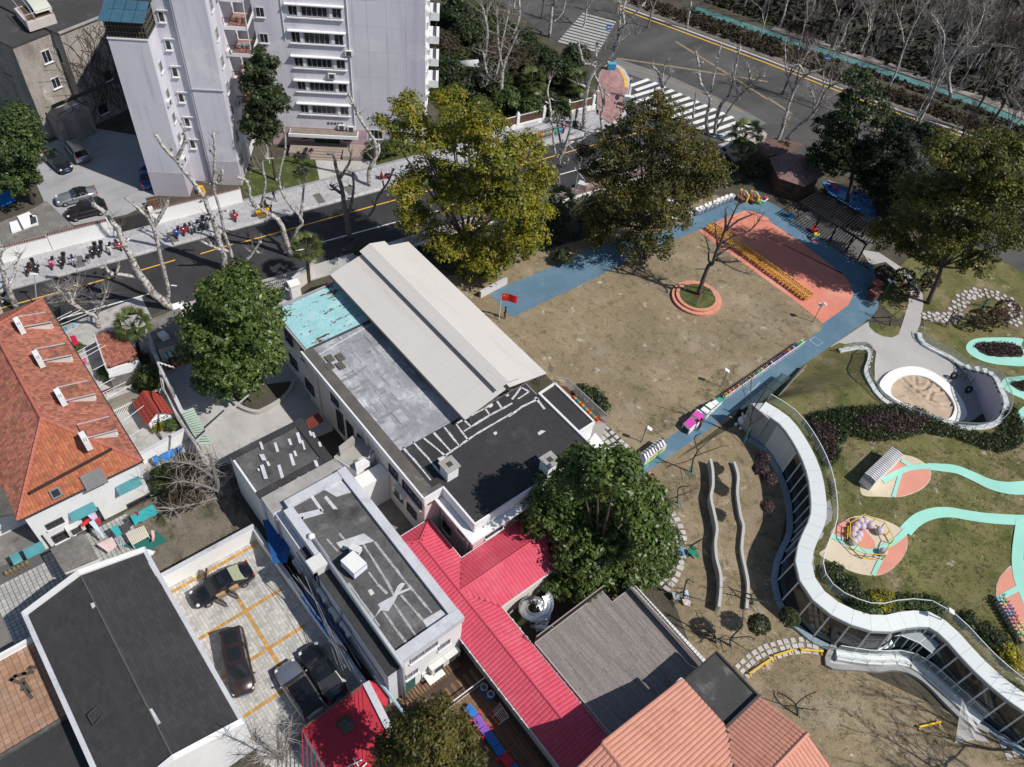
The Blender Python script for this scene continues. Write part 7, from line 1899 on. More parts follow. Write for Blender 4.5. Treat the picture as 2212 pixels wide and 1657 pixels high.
b=MB();b.prism(ribbon(cl,.3),0,.45);b.mk('rim',concrete,PLT);sheet('planter_soil',cl,.2,soil)
wall_thing('white back wall of the car park with taps and buckets',(-36.6,1.1),(-36.5,8.8),1.9,.25,bw);wall_thing('long low white wall along the car park under the blue lean-tos',(-36.4,8.75),(-20.4,9.15),1.6,.22,bw)
for lab,P in(('upper blue corrugated lean-to in the gap beside the long white house',[(45,60),(120,20),(230,200),(200,330),(110,330)]),('long blue corrugated lean-to in the gap beside the long white house',[(290,555),(370,480),(480,660),(590,840),(540,890),(420,750)])):
 b=MB();pts=GL('12',P,2.3);b.prism(pts,2.25,2.3);t=thg('blue_lean_to',lab,'lean-to',sum(pts,Vec())/len(pts)-Vec((0,0,2.3)),0,'blue lean-tos');b.mk('roof',blue_sheet,t)
 for i in range(14):a=pts[0].lerp(pts[-1],i/14);MB().bar(a+Vec((0,0,.03)),pts[1].lerp(pts[2 if len(P)==5 else 3],i/14)+Vec((0,0,.03)),.06,.05).mk('rib',blue_sheet,t)
b=MB()
for k in range(26):
 a=G('12',RU(180,350),RU(250,420),RU(2.5,4.5));c=G('12',RU(500,720),RU(800,1060),RU(2,3.5));md=(a+c)/2-Vec((0,0,.5));b.tube([a,md,c],.022,3)
one('wire_tangle',b,mat('wire_grey',(.2,.2,.22),.7),'tangle of grey wires sagging along the side of the long white house','wires',kind='stuff')
# washing, tarpaulins and garden junk
cloth=lambda n,c:mat('cloth_'+n,c,.85,.15,2.)
def hang(k,pts,zt,m,lab,cat='washing',fold=.08,nm='hanging_cloth'):
 P=[G(k,x,y,z)for(x,y),z in zip(pts,zt)];b=MB();n_=8;vs=[]
 for j in range(5):
  for i in range(n_+1):
   u,v=i/n_,j/4;p=P[0].lerp(P[1],u).lerp(P[3].lerp(P[2],u),v);p=p+Vec((fold*math.sin(u*14+v*2),fold*.6*math.cos(u*11),fold*.5*math.sin(u*9+v*5)))*v;vs.append(p)
 fs=[(j*(n_+1)+i,j*(n_+1)+i+1,(j+1)*(n_+1)+i+1,(j+1)*(n_+1)+i)for j in range(4)for i in range(n_)]
 b.add(vs,fs);b.add([v-Vec((.012,.012,.012))for v in vs],[f[::-1]for f in fs]);return one(nm,b,m,lab,cat,None,True)
hang('A8',[(980,260),(1110,240),(1150,330),(1060,350)],(2.4,2.4,1.9,1.9),cloth('lilac',(.55,.45,.6)),'lilac patterned cloth hanging at the gable window');hang('A8',[(905,410),(1010,325),(1045,350),(940,445)],(2.2,2.2,2.,2.),cloth('red',(.55,.02,.03)),'bright red cloth on the washing line left of the lilac one');hang('A8',[(1100,340),(1165,305),(1195,370),(1150,430)],(2.0,2.0,1.6,1.6),cloth('darkred',(.38,.03,.05)),'dark red cloth right of the lilac washing');hang('A8',[(1020,380),(1090,340),(1245,590),(1210,600)],(2.0,2.0,1.2,1.2),cloth('paleblue',(.45,.52,.62)),'pale blue trousers hanging below the gable window')
hang('A8',[(1320,460),(1410,410),(1480,540),(1400,590)],(1.6,1.6,1.2,1.2),cloth('teal',(.03,.30,.33)),'left teal tarpaulin by the white pallet');hang('A8',[(1450,430),(1545,370),(1600,470),(1500,550)],(1.6,1.6,1.2,1.2),cloth('charcoal',(.05,.05,.06)),'charcoal cloth between the teal tarpaulins');hang('A8',[(1590,290),(1900,130),(1980,250),(1650,420)],(1.9,1.9,1.3,1.3),cloth('teal',(.03,.30,.33)),'long teal tarpaulin under the barred gable window');hang('A8',[(1640,235),(1700,235),(1710,285),(1650,260)],(2.,2.,1.8,1.8),cloth('maroon',(.28,.02,.04)),'small maroon cloth above the long teal tarpaulin')
hang('A8',[(1480,700),(1960,500),(2110,640),(1800,780)],(.25,.25,.2,.2),cloth('green_net',(.02,.13,.11)),'dark green netting spread over the back garden soil','netting',.03);hang('A8',[(1780,740),(1880,760),(1940,780),(1870,850)],(1.0,1.0,.8,.8),cloth('white',(.65,.66,.72)),'white cloth thrown over the corner by the black roof');hang('A8',[(1400,560),(1480,600),(1510,740),(1440,660)],(1.5,1.5,.9,.9),cloth('paleblue',(.45,.52,.62)),'pale blue shirt hanging over the pink blanket');hang('A8',[(1130,680),(1340,580),(1410,700),(1300,800)],(.8,.8,.7,.7),cloth('blush',(.58,.46,.45)),'blush quilted blanket laid out by the lean-to','blanket',.03)
hang('A8',[(1880,490),(1920,490),(1930,600),(1890,650)],(1.2,1.2,.7,.7),cloth('redwhite',(.6,.35,.35)),'small red and white cloth hanging over the green netting')
t=thg('pallet','white slatted pallet lying among the washing in the back garden','pallet',G('A8',1680,540));q4=[G('A8',x,y,.9)for x,y in((1530,520),(1770,430),(1840,560),(1620,680))]
for i in range(11):MB().bar(q4[0].lerp(q4[1],i/10),q4[3].lerp(q4[2],i/10),.11,.04).mk('slat',mat('pallet_cream',(.62,.58,.48),.8,.1),t)
for u in(0,.5,1):MB().bar(q4[0].lerp(q4[3],u)-Vec((0,0,.06)),q4[1].lerp(q4[2],u)-Vec((0,0,.06)),.08,.06).mk('runner',MA['pallet_cream'],t)
for u in(0,1):
 for v in(0,1):p=q4[0].lerp(q4[1],u).lerp(q4[3].lerp(q4[2],u),v);MB().bar((p.x,p.y,0),p,.07).mk('leg',MA['pallet_cream'],t)
bt=cloth('tarp_blue',(.02,.17,.50))
for i,(pts,lab)in enumerate((([(985,1300),(1015,1285),(1030,1345),(1005,1358)],'left small blue tarpaulin under the white garden wall'),([(1035,1285),(1120,1245),(1135,1300),(1055,1335)],'middle large blue tarpaulin under the white garden wall'),([(1135,1245),(1175,1222),(1185,1275),(1150,1285)],'right blue tarpaulin under the white garden wall'))):hang('01',pts,(1.2,1.2,.6,.6),bt,lab,'tarpaulin',.04)
hang('01',[(375,475),(430,455),(442,475),(392,500)],(4.2,4.2,3.6,3.6),cloth('sky',(.18,.42,.62)),'light blue cloth on the drying poles over the street');hang('01',[(460,440),(480,430),(488,462),(470,468)],(4.2,4.2,3.6,3.6),cloth('sky',(.18,.42,.62)),'small blue shirt at the tip of the drying poles');hang('01',[(450,520),(485,512),(512,570),(475,580)],(2.2,2.2,1.9,1.9),cloth('crimson',(.38,.01,.05)),'crimson awning sheet beside the red tiled house','sheet',.03);hang('01',[(645,880),(720,850),(735,862),(680,890)],(3.6,3.6,3.2,3.2),cloth('wine',(.16,.01,.03)),'wine red garment on a drying pole');hang('01',[(690,895),(745,880),(752,900),(700,912)],(3.6,3.6,3.2,3.2),cloth('white',(.65,.66,.72)),'white garment on the drying pole next to the wine red one');hang('01',[(530,660),(555,655),(560,695),(545,700)],(1.8,1.8,1.2,1.2),cloth('pink',(.65,.08,.25)),'pink towel hanging in the narrow yard')
hang('00',[(0,1250),(75,1225),(105,1300),(0,1345)],(1.2,1.2,.4,.4),bt,'bright blue tarpaulin at the left edge by the trees','tarpaulin',.05);hang('10',[(1310,395),(1440,385),(1445,435),(1325,425)],(2.2,2.2,1.3,1.3),cloth('white',(.65,.66,.72)),'white sheet hung between trees behind the apartment block')
b=MB();p=G('10',1155,500,1.0);b.box((p.x,p.y,1.0),(1.6,1.6,2.0),A_FAC);o=one('red_kiosk',b,mat('kiosk_red',(.34,.10,.08),.8),'small red brick kiosk beside the apartment block flank','kiosk');b=MB();b.box((p.x,p.y,2.1),(1.9,1.9,.2),A_FAC);b.mk('kiosk_roof',mat('moss_roof',(.05,.06,.04),.9),None)
ko=bpy.data.objects['kiosk_roof'];ko.parent=bpy.data.objects['red_kiosk'];ko.location=-bpy.data.objects['red_kiosk'].location
# flat canopy roof and open white frames by the left forecourt
LF=thg('flat_garage','low flat concrete garage roof with open white framed skylights','garage',G('00',230,1420));gq=GL('00',[(300,1300),(470,1462),(300,1510),(20,1585),(-200,1640),(-100,1480),(0,1440),(215,1350)],1.85);block(LF,'wall',gq,0,1.78,concrete);block(LF,'roof',gq,1.78,1.85,conc_d)
for pts in([(60,1440),(110,1425),(135,1480),(75,1500)],[(110,1400),(190,1370),(240,1440),(150,1475)],[(190,1390),(235,1395),(245,1445),(200,1455)]):MB().prism(GL('00',pts,2.1),1.85,2.1).mk('skylight_frame',wpaint,LF)
MB().prism(GL('00',[(195,1410),(230,1400),(240,1440),(205,1452)],2.12),2.1,2.13).mk('opening',fr_d,LF)
b=MB();p=G('00',1050,1275)
for i in range(6):b.box(RD(17.5+i*.0,-9.0-i*.32,.15+i*.17),(1.2,.3,.16),A_ROAD)
one('brown_steps',b,wood_brown,'small flight of brown steps at the foot of the white tower','steps')
b=MB();p=FA(-15.2,11.0,.0);b.box(p+Vec((0,0,.5)),(.8,.7,1.0),A_FAC,taper=.6);one('yellow_bin',b,mat('bin_yellow',(.7,.35,.02),.6),'yellow covered bin between the tower and the street wall','bin')
# mail cabinet, street lamps, traffic lights, signs at the corner
p=G('20',735,690);t=thg('street_cabinet','tall pale street cabinet with grey green door on the corner pavement','cabinet',p);MB().box(p+Vec((0,0,.9)),(.9,.55,1.6),A_FAC).mk('body',wpaint,t);MB().box(p+Vec((0,0,.95))+FG*.29,(.75,.03,1.4),A_FAC).mk('door',mat('cabinet_door',(.22,.30,.29),.6),t)
p=G('20',650,768);tp2=GV('20',682,630,p);t=thg('round_sign_post','round grey traffic sign on a thin white pole on the corner','traffic sign',p);MB().tube([p,tp2],.04,6).mk('pole',fr_w,t);b=MB();b.lathe((0,0,0),[(.4,0),(.4,.03)],16);b.xf(Matrix.Translation(tp2)@Matrix.Rotation(1.2,4,'X'));b.mk('disc',mat('sign_back',(.20,.19,.18),.6),t)
for k,bs_,hd,lab in(('20',(745,640),(770,505),'traffic light with an orange lamp at the near corner of the crossing'),('20',(405,1250),(440,1010),'tall street light with orange cap between the trees'),('20',(1400,965),(1520,795),'traffic light pole beside the palm at the crossing')):
 p=G(k,*bs_);tp2=GV(k,*hd,p);t=thg('traffic_light',lab,'traffic light',p,0,'signal poles');MB().tube([p,Vec((p.x,p.y,tp2.z-.3))],.06,6).mk('pole',frame_m,t);MB().box((p.x,p.y,tp2.z-.45),(.28,.25,.8),A_FAC).mk('signal_head',fr_w,t);MB().box((p.x,p.y,tp2.z+.02),(.2,.2,.12),A_FAC).mk('lamp',mat('orange_lens',(.7,.3,.03),.4),t);MB().box((p.x,p.y,tp2.z-.35)+0*FG if False else Vec((p.x,p.y,tp2.z-.45))+FG*.14,(.16,.03,.6),A_FAC).mk('lens_panel',fr_d,t)
p=G('20',405,1250);a_,c_=GV('20',360,930,p),GV('20',440,1010,p);t=bpy.data.objects['traffic_light.001'];MB().tube([c_,a_],.05,6).mk('arm',frame_m,t);MB().bar(GV('20',405,1085,p),GV('20',480,1180,p),.16,.03).mk('arm',frame_m,t)
p=G('01',240,328);t=thg('street_lamp','slim grey street lamp with a flat white head over the scooters','street lamp',p+Vec((0,0,0)));top_=GV('01',222,122,p);MB().tube([p,top_],[.07,.045],6).mk('pole',frame_m,t);MB().box(top_+Vec((0,0,.05)),(.75,.22,.12),A_FAC).mk('lamp_head',fr_w,t)
p=G('A5',880,1575);t=thg('traffic_cone','red and white traffic cone on the road by the big magnolia','traffic cone',p);MB().box(p+Vec((0,0,.03)),(.42,.42,.05)).mk('base',iron,t)
for i in range(5):MB().lathe(p+Vec((0,0,.05+.14*i)),[(.17-.027*i,0),(.17-.027*(i+1),.14)],10).mk('band',[mat('cone_red',(.55,.05,.03),.6),wpaint][i%2],t)
p=G('20',640,455);t=thg('recycling_bin','bright blue bin at the tip of the corner pavement','bin',p+Vec((0,0,.1)));MB().box(p+Vec((0,0,.6)),(1.2,.6,.9),1.0,taper=1.06).mk('body',mat('bin_blue',(.03,.25,.42),.6),t);MB().box(p+Vec((0,0,1.1)),(1.3,.7,.1),1.0).mk('lid',mat('lid_blue',(.08,.35,.55),.6),t)
for k,bs_,hd,sz,lab in(('20',(1320,940),(1335,882),(1.0,.5),'blue street name sign over the zebra crossing'),('30',(370,420),(368,372),(1.3,.5),'blue direction sign by the far pavement'),('20',(600,330),(635,178),(.8,.8),'small blue square sign on a pole by the upper crossing')):
 p=G(k,*bs_);tp2=GV(k,*hd,p);t=thg('street_sign',lab,'street sign',p,0,'blue street signs');MB().tube([p,Vec((p.x,p.y,tp2.z))],.04,5).mk('pole',frame_m,t);MB().box((p.x,p.y,tp2.z),(sz[0],.04,sz[1]),A_FAC).mk('plate',mat('sign_blue',(.03,.12,.45),.5),t);MB().box(Vec((p.x,p.y,tp2.z))+FG*.025,(sz[0]*.6,.01,sz[1]*.25),A_FAC).mk('white_bar',fr_w,t)
t=thg('entrance_arch','pale stone entrance with small arched niches behind the palms','gatehouse',G('20',1500,1030));q4=GL('20',[(1385,1010),(1440,1060),(1620,960),(1570,905)],0);block(t,'wall',q4,0,2.2,mat('arch_stone',(.45,.40,.37),.9,.1));
for i in range(4):p=q4[1].lerp(q4[2],.2+.2*i);d=(q4[2]-q4[1]).normalized();MB().box(p+Vec((0,0,.9)),(.35,.06,1.0),math.atan2(d.y,d.x)).mk('niche',fr_d,t)
one('tiled_gate_roof',MB().prism(GL('30',[(-80,930),(60,890),(230,930),(150,990),(-20,1010)],2.6),2.4,2.6),mat('brown_tiles',(.14,.085,.07),.9,.2,1.,.3,8),'brown ribbed gate roof behind the six sided hut','roof')
p=G('20',455,1228);t=thg('pump_box','white metal equipment box by the paling fence','box',p);MB().box(p+Vec((0,0,.45)),(1.2,.8,.9),.5).mk('body',wpaint,t);MB().box(p+Vec((0,0,.93)),(1.3,.9,.08),.5).mk('lid',rim_g,t)
t=thg('market_stalls','pair of small tiled display boxes at the end of the pergola','display box',G('31',660,290))
for x,y in((680,225),(672,280)):p=G('31',x,y);MB().box(p+Vec((0,0,.6)),(1.0,.8,1.2),A_ROAD).mk('box',wood_brown,t);MB().box(p+Vec((0,0,1.25)),(1.2,.95,.1),A_ROAD).mk('top',tile_red,t)
p=G('31',645,330);
for i in range(5):MB().bar(p+Vec((i*.2-.4,0,.5)),p+Vec((i*.2-.4,.8,.5)),.12,.05).mk('slat',pt,t)
p=G('21',895,1425);t=thg('pink_bucket','small pink bucket on the blue path','bucket',p);MB().lathe(p,[(.16,0),(.22,.36),(.2,.36),(.14,.05)],10).mk('bucket',mat('bucket_pink',(.6,.3,.3),.6),t)
# ------------------------------------------------------------------ plants
def leafmat(n,c,c2,rough=.5,spec=.35,rnd=.4,hue=.03,tl=.25):
 return mat(n,c,rough,.3,.5,0,rnd=rnd,hue=hue,spec=spec,patches=[(c2,.45,.42,.66)],transluc=tl)
lf_camphor=leafmat('leaf_camphor',(.135,.150,.014),(.27,.235,.02),.45,.3,.38)
lf_olive=leafmat('leaf_olive',(.066,.070,.014),(.135,.108,.020))
lf_magnolia=leafmat('leaf_magnolia',(.058,.095,.018),(.115,.160,.032),.42,.4,.45,.02,.2)
lf_dark=leafmat('leaf_dark',(.030,.048,.016),(.058,.076,.024),.45,.35)
lf_conifer=leafmat('leaf_conifer',(.014,.026,.014),(.03,.042,.02),.6,.3)
lf_green=leafmat('leaf_green',(.05,.085,.022),(.085,.11,.03))
lf_purple=leafmat('leaf_purple',(.055,.032,.036),(.09,.05,.045),.5,.4)
lf_redtop=leafmat('leaf_redbrown',(.075,.045,.028),(.14,.055,.035),.5,.4)
lf_yellow=leafmat('leaf_yellow',(.42,.36,.02),(.2,.2,.03))
lf_brown=leafmat('leaf_brown',(.055,.045,.028),(.09,.07,.045),.8,.2)
brk_p=mat('bark_plane',(.46,.44,.42),.9,.15,1.2,.2,5,patches=[((.62,.60,.58),1.1,.52,.62),((.15,.125,.105),3.2,.50,.56)])
brk_d=mat('bark_dark',(.075,.062,.05),.95,.3,1.5,.3,6)
brk_g=mat('bark_grey',(.22,.20,.185),.95,.25,1.2,.25,6)
twm_=mat('twig',(.33,.30,.275),.95,.2,1.)
twig_dark=mat('twig_brown',(.085,.066,.055),.95,.2,1.)
rng=np.random.default_rng(5)
def leaves(blobs,n,size,m,clump=.7,per=34,up=.5,flat=1.,shape=.5,fill=.25,name='crown',inner=True,shell=.3):
 """blobs: (centre, radius, zscale); leaf quads gathered into clumps on and inside the blobs"""
 B=np.array([[b[0][0],b[0][1],b[0][2],b[1],b[2]if len(b)>2 else.9]for b in blobs])
 wgt=B[:,3]**2;wgt/=wgt.sum()
 nc=max(1,n//per)
 bi=rng.choice(len(B),nc,p=wgt)
 d=rng.normal(size=(nc,3));d[:,2]=np.abs(d[:,2])*1.0-.35*rng.random(nc);d/=np.linalg.norm(d,axis=1)[:,None]
 rr=np.where(rng.random(nc)<fill,rng.random(nc)**.5*.8,1-shell*rng.random(nc)**2)
 C=B[bi,:3]+d*(B[bi,3]*rr)[:,None]*np.stack([np.ones(nc),np.ones(nc),B[bi,4]],1)
 cs=clump*rng.uniform(.6,1.35,nc)
 ci=np.repeat(np.arange(nc),per);N=len(ci)
 e=rng.normal(size=(N,3));e[:,2]=np.abs(e[:,2])*.9-.25;e/=np.linalg.norm(e,axis=1)[:,None]
 P=C[ci]+e*(cs[ci]*rng.random(N)**.4)[:,None]*np.array([1,1,.75])
 nrm=e*.8+d[ci]*.5+rng.normal(size=(N,3))*.55+np.array([0,0,up]);nrm/=np.linalg.norm(nrm,axis=1)[:,None]
 t=np.cross(nrm,rng.normal(size=(N,3)));t/=np.linalg.norm(t,axis=1)[:,None];b=np.cross(nrm,t)
 s=size*rng.uniform(.6,1.3,N)
 V=np.stack([P-t*s[:,None],P+b*(s*shape)[:,None],P+t*s[:,None],P-b*(s*shape)[:,None]],1)
 return V.reshape(-1,3),np.arange(N*4).reshape(-1,4)
def grow_limb(mb,pts,r0,r1,n=6,knob=0.):
 pts=curve(pts,3)if len(pts)>2 else pts
 k=len(pts)
 rad=[r0+(r1-r0)*i/(k-1)for i in range(k)]
 if knob:rad[-1]=r1*knob
 pts=[Vec(p)+Vec((RU(-1,1),RU(-1,1),RU(-.5,.5)))*r0*.18 for p in pts]
 mb.tube(pts,rad,n)
def tree(name,label,base,blobs_px,leaf_m,nleaf,size,bark=None,cat='tree',group=None,clump=.7,per=34,tr=.28,depth_j=.5,zs=.85,up=.5,shape=.5,lean=None,lift=None,fill=.25):
 """blobs_px: (x, y, r) read on sheet D"""
 base=Vec(base);t=thg(name,label,cat,base,0,group)
 bl=[]
 for x,y,r in blobs_px:
  dj=RU(-depth_j,depth_j)*r*.05
  c=GV('D',x,y,base,dj);R_=r*(c-Vec((0,0,CAM_H))).length/FPX
  c.z=max(c.z,R_*zs*.8+(lift or.3));bl.append((c,R_,zs))
 top=max(b[0].z for b in bl);cen=sum((b[0]for b in bl),Vec())/len(bl)
 # fullness behind and in front of the measured outline
 ex=[]
 for c,R_,z in bl:
  if R_>.8:
   v=Vec((-base.x,-base.y,0)).normalized()
   ex.append((c+v*R_*.55*random.choice((-1,1)),R_*.75,z))
 bl2=bl+ex
 tb=MB();fork=base.lerp(Vec((cen.x,cen.y,base.z)),.35)+Vec((0,0,max(.5,(cen.z-base.z)*.45)))
 grow_limb(tb,[base,base.lerp(fork,.5)+Vec((.1,.05,0)),fork],tr,tr*.75,8)
 tb.mk('trunk',bark or brk_d,t,smooth=True)
 lm=MB()
 for c,R_,z in bl[:14]:grow_limb(lm,[fork,fork.lerp(c,.55)+Vec((0,0,-.3)),c],tr*.5,.05,5)
 lm.mk('limbs',bark or brk_d,t,smooth=True)
 V,Fq=leaves(bl2,nleaf,size,leaf_m,clump,per,up,shape=shape,fill=fill)
 link('crown',np_mesh('crown',V-np.array(base),Fq,leaf_m),t)
 return t
D_=lambda x,y,z=0.:G('D',x,y,z)
tree('magnolia_tree','large glossy magnolia overhanging the school forecourt by the red tiled house',D_(545,845),[(500,640,62),(455,695,66),(548,685,62),(500,740,92),(432,765,46),(562,770,52),(525,825,42),(470,815,46),(582,640,26),(520,600,34),(425,700,30)],lf_magnolia,30000,.20,clump=.55,per=26)
tree('camphor_tree','huge yellow-green camphor tree at the street between school and apartments',D_(1000,600),[(880,235,36),(830,270,24),(970,235,42),(1040,265,46),(900,300,52),(985,320,62),(1070,340,60),(1130,330,44),(930,400,62),(1020,430,80),(1110,430,70),(1160,385,36),(900,480,42),(965,520,52),(1050,540,60),(1130,510,52),(1165,470,36),(1010,585,26),(1060,590,22),(870,420,34)],lf_camphor,52000,.17,clump=.75,per=40)
tree('camphor_tree','broad dark olive camphor tree over the blue path near the zebra crossing',D_(1392,560),[(1420,230,36),(1380,262,44),(1450,285,52),(1330,322,52),(1400,345,60),(1495,335,52),(1535,372,40),(1290,385,42),(1350,410,70),(1440,420,70),(1510,405,44),(1300,470,52),(1380,490,60),(1450,485,44),(1285,535,34),(1350,550,34),(1415,535,38),(1262,335,24)],lf_olive,46000,.16,clump=.75,per=38)
tree('magnolia_tree','round dark magnolia spreading over the red walkway roof and the timber terrace',D_(1300,1240),[(1285,1130,104),(1205,1085,70),(1255,1025,58),(1330,1035,58),(1385,1090,60),(1400,1170,52),(1365,1225,58),(1290,1240,58),(1215,1200,58),(1170,1125,46),(1290,990,32),(1225,1255,32),(1140,1110,22)],lf_magnolia,46000,.19,clump=.5,per=24)
tree('camphor_tree','small olive camphor tree at the bottom edge beside the red shed',D_(930,1680),[(920,1590,66),(865,1620,50),(985,1610,50),(935,1550,40),(995,1660,52),(865,1680,50),(930,1690,70),(960,1528,20),(840,1650,30)],lf_olive,20000,.13,clump=.5,per=32)
tree('evergreen_tree','evergreen tree at the left edge beside the car forecourt',D_(70,440),[(40,262,38),(20,310,46),(60,320,34),(30,370,42),(72,345,16),(20,405,30),(60,390,20)],lf_green,14000,.2,clump=.7)
tree('magnolia_tree','dark magnolia standing in the road trees beyond the brown hut',D_(1830,435),[(1850,185,34),(1862,240,50),(1800,285,42),(1920,285,38),(1830,330,50),(1780,345,38),(1895,340,42)],lf_dark,22000,.2,clump=.6)
tree('camphor_tree','wide camphor tree with leaning trunk at the right edge over the pergola',D_(2003,655),[(2050,335,50),(2130,345,60),(2190,335,52),(1990,425,50),(2060,435,60),(2140,432,60),(2200,430,44),(1962,490,50),(2040,510,50),(2120,520,50),(1935,535,32),(1990,556,32),(2180,520,34),(2105,575,30),(1900,500,24)],lf_olive if False else leafmat('leaf_camphor_mid',(.078,.088,.015),(.15,.138,.02)),44000,.17,clump=.75,per=36)
tree('magnolia_tree','tall narrow magnolia in front of the white apartment balconies',G('10',125,1165),[(570,150,32),(552,190,32),(582,210,36),(562,250,32),(598,235,24),(545,272,24),(590,280,20),(570,300,24),(550,150,18),(565,120,16)],lf_dark,12000,.22,clump=.55,tr=.2,lift=1.5)
tree('bush','round dark bush by the railed balcony at the lawn edge',D_(1275,905),[(1275,866,32),(1252,852,22),(1298,882,20),(1280,890,20)],lf_dark,6000,.12,clump=.35,tr=.1,cat='bush')
tree('bush','clipped bush between the spiral slide and the big magnolia',D_(1240,1300),[(1240,1282,32),(1200,1270,22),(1270,1275,25)],lf_magnolia,5000,.12,clump=.3,tr=.08,cat='bush')
hg=[(1455,1165,20),(1450,1200,22),(1435,1235,22),(1415,1258,20)]
tree('hedge','low green hedge curving round the foot of the big magnolia',D_(1430,1230),hg,lf_green,5000,.1,clump=.25,tr=.05,cat='hedge',zs=.5)
for i,(x,y,r,m_)in enumerate(((965,150,34,0),(1000,190,34,0),(1060,170,42,0),(1120,140,42,1),(1180,140,40,0),(1222,160,32,0),(962,95,30,1),(1012,65,34,0),(982,25,34,0),(1095,215,30,2),(1150,232,24,2),(1205,235,24,2),(1040,225,22,2),(1075,110,30,1),(1245,120,26,0),(1130,90,28,0),(940,190,18,2))):
 tree('shrub',['dark evergreen shrub in the dense garden beside the apartment block','brownish shrub in the dense garden beside the apartment block','green shrub in the dense garden beside the apartment block'][m_],D_(x+4,y+r*.9),[(x,y,r*.85),(x-r*.5,y+r*.3,r*.55),(x+r*.5,y+r*.25,r*.55)],[lf_dark,lf_brown,lf_green][m_],5200,.24,clump=.7,tr=.1,cat='shrub',group=['dark garden shrubs','brown garden shrubs','green garden shrubs'][m_])
for x,y,r,m_,lab in((812,333,20,lf_dark,'dark shrub left of the bare street tree by the block entrance'),(845,322,20,lf_green,'green shrub against the apartment block wall'),(800,305,15,lf_dark,'small dark shrub beside the entrance platform'),(322,815,26,lf_green,'leafy green bush in the garden beside the playhouse'),(300,780,18,lf_brown,'dry brown bush under the palm in the garden'),(352,905,8,lf_brown,'small round brown plant in the playhouse garden'),(372,918,9,lf_green,'small bright green plant in the playhouse garden'),(345,922,9,lf_camphor,'yellow-green tuft in the playhouse garden'),(165,755,9,lf_green,'potted green plant in the narrow white yard'),(230,812,10,lf_green,'low green plant in the small white court'),(1050,585,18,lf_camphor,'yellow-green shrub at the top of the blue path'),(405,1015,30,lf_brown,'brown tangled shrub below the blue tarpaulins'),(400,1080,34,lf_brown,'leafless brown thicket in the back garden'),(360,1045,26,lf_dark,'dark thicket in the back garden under the bare tree'),(1150,520,18,lf_dark,'dark shrub at the street wall under the camphor'),(1215,555,18,lf_dark,'dark shrub right of the camphor trunk'),(1690,330,24,lf_dark,'dark shrub beside the entrance arch'),(1630,370,18,lf_dark,'small dark shrub beside the brown hut'),(790,545,20,lf_dark,'dark shrub at the top end of the beige canopy'),(120,1640,0,None,'')):
 if m_:tree('shrub',lab,D_(x,y+r*.7),[(x,y,r),(x-r*.5,y+r*.3,r*.6),(x+r*.6,y+r*.2,r*.6)],m_,int(900+r*110),.13,clump=.35,tr=.06,cat='shrub')
def on_hill(k,x,y):p=GH(k,x,y);return p
def ball_shrub(k,x,y,r_px,m_,lab,grp=None):
 p=on_hill(k,x,y);R_=r_px*(p-Vec((0,0,CAM_H))).length/FPX*.3338;t=thg('ball_shrub',lab,'shrub',p,0,grp)
 MB().tube([p,p+Vec((0,0,R_*.8))],.06,5).mk('stem',brk_d,t)
 V,Fq=leaves([(p+Vec((0,0,R_*.85)),R_,.9)],2600,.085,m_,.16,14,.4,fill=.1,shell=.1);link('crown',np_mesh('crown',V-np.array(p),Fq,m_),t)
for k,x,y,r,m_,lab in(('21',1612,1330,42,lf_purple,'upper purple ball shrub by the right wavy wall'),('21',1597,1410,45,lf_purple,'middle purple ball shrub by the right wavy wall'),('21',1650,1470,44,lf_purple,'third purple ball shrub close to the pavilion'),('21',1640,1640,38,lf_purple,'lowest purple ball shrub in the pavilion shade'),('31',730,160,55,lf_purple,'dark ball shrub by the end of the pergola'),('31',860,185,60,lf_dark,'tall dark spiky shrub behind the twin flood light'),('31',885,280,54,lf_redtop,'red-brown ball shrub beside the concrete garden path'),('31',1320,460,62,lf_brown,'left brown ball shrub by the disc path'),('31',1450,460,62,lf_redtop,'middle red-brown ball shrub by the disc path'),('31',1512,400,64,lf_redtop,'right deep red ball shrub by the disc path'),('31',1025,205,55,lf_brown,'grey-brown low shrub under the leaning camphor'),('22',1585,760,62,lf_dark,'dark ball shrub in the sand below the wavy walls'),('32',115,712,58,lf_dark,'dark green ball shrub beside the pavilion terrace')):ball_shrub(k,x,y,r,m_,lab)
for lab,m_,L_ in(('dark green shrubs along the pavilion railing on the hill',lf_dark,[(400,420),(440,440),(470,480),(500,520),(550,560),(580,600),(430,400),(520,480)]),('bright yellow flowering shrub by the pavilion railing',lf_yellow,[(720,590),(755,600),(740,570),(700,605)]),('green shrub right of the yellow flowering one on the hill',lf_green,[(910,595),(960,600),(1020,610),(1070,615)]),('low green plants beside the yellow flowering shrub',lf_green,[(620,610),(650,625),(800,600)]),('yellow-green flowering strip near the chairs on the hill',lf_yellow,[(1500,860),(1540,920),(1570,970)]),('mixed green strip along the right pavilion rail',lf_dark,[(1300,720),(1400,790),(1450,830),(1490,850)])):
 P=[on_hill('32',x,y)for x,y in L_];c=sum(P,Vec())/len(P);t=thg('shrub_bed',lab,'shrub bed',c)
 V,Fq=leaves([(p+Vec((0,0,.3)),.75,.7)for p in P],900*len(P),.10,m_,.25,16,.5);link('foliage',np_mesh('foliage',V-np.array(c),Fq,m_),t)
 if m_ is lf_yellow:
  V,Fq=leaves([(p+Vec((0,0,.2)),.75,.7)for p in P],500*len(P),.11,lf_green,.25,16,.5);link('green_leaves',np_mesh('green_leaves',V-np.array(c),Fq,lf_green),t)
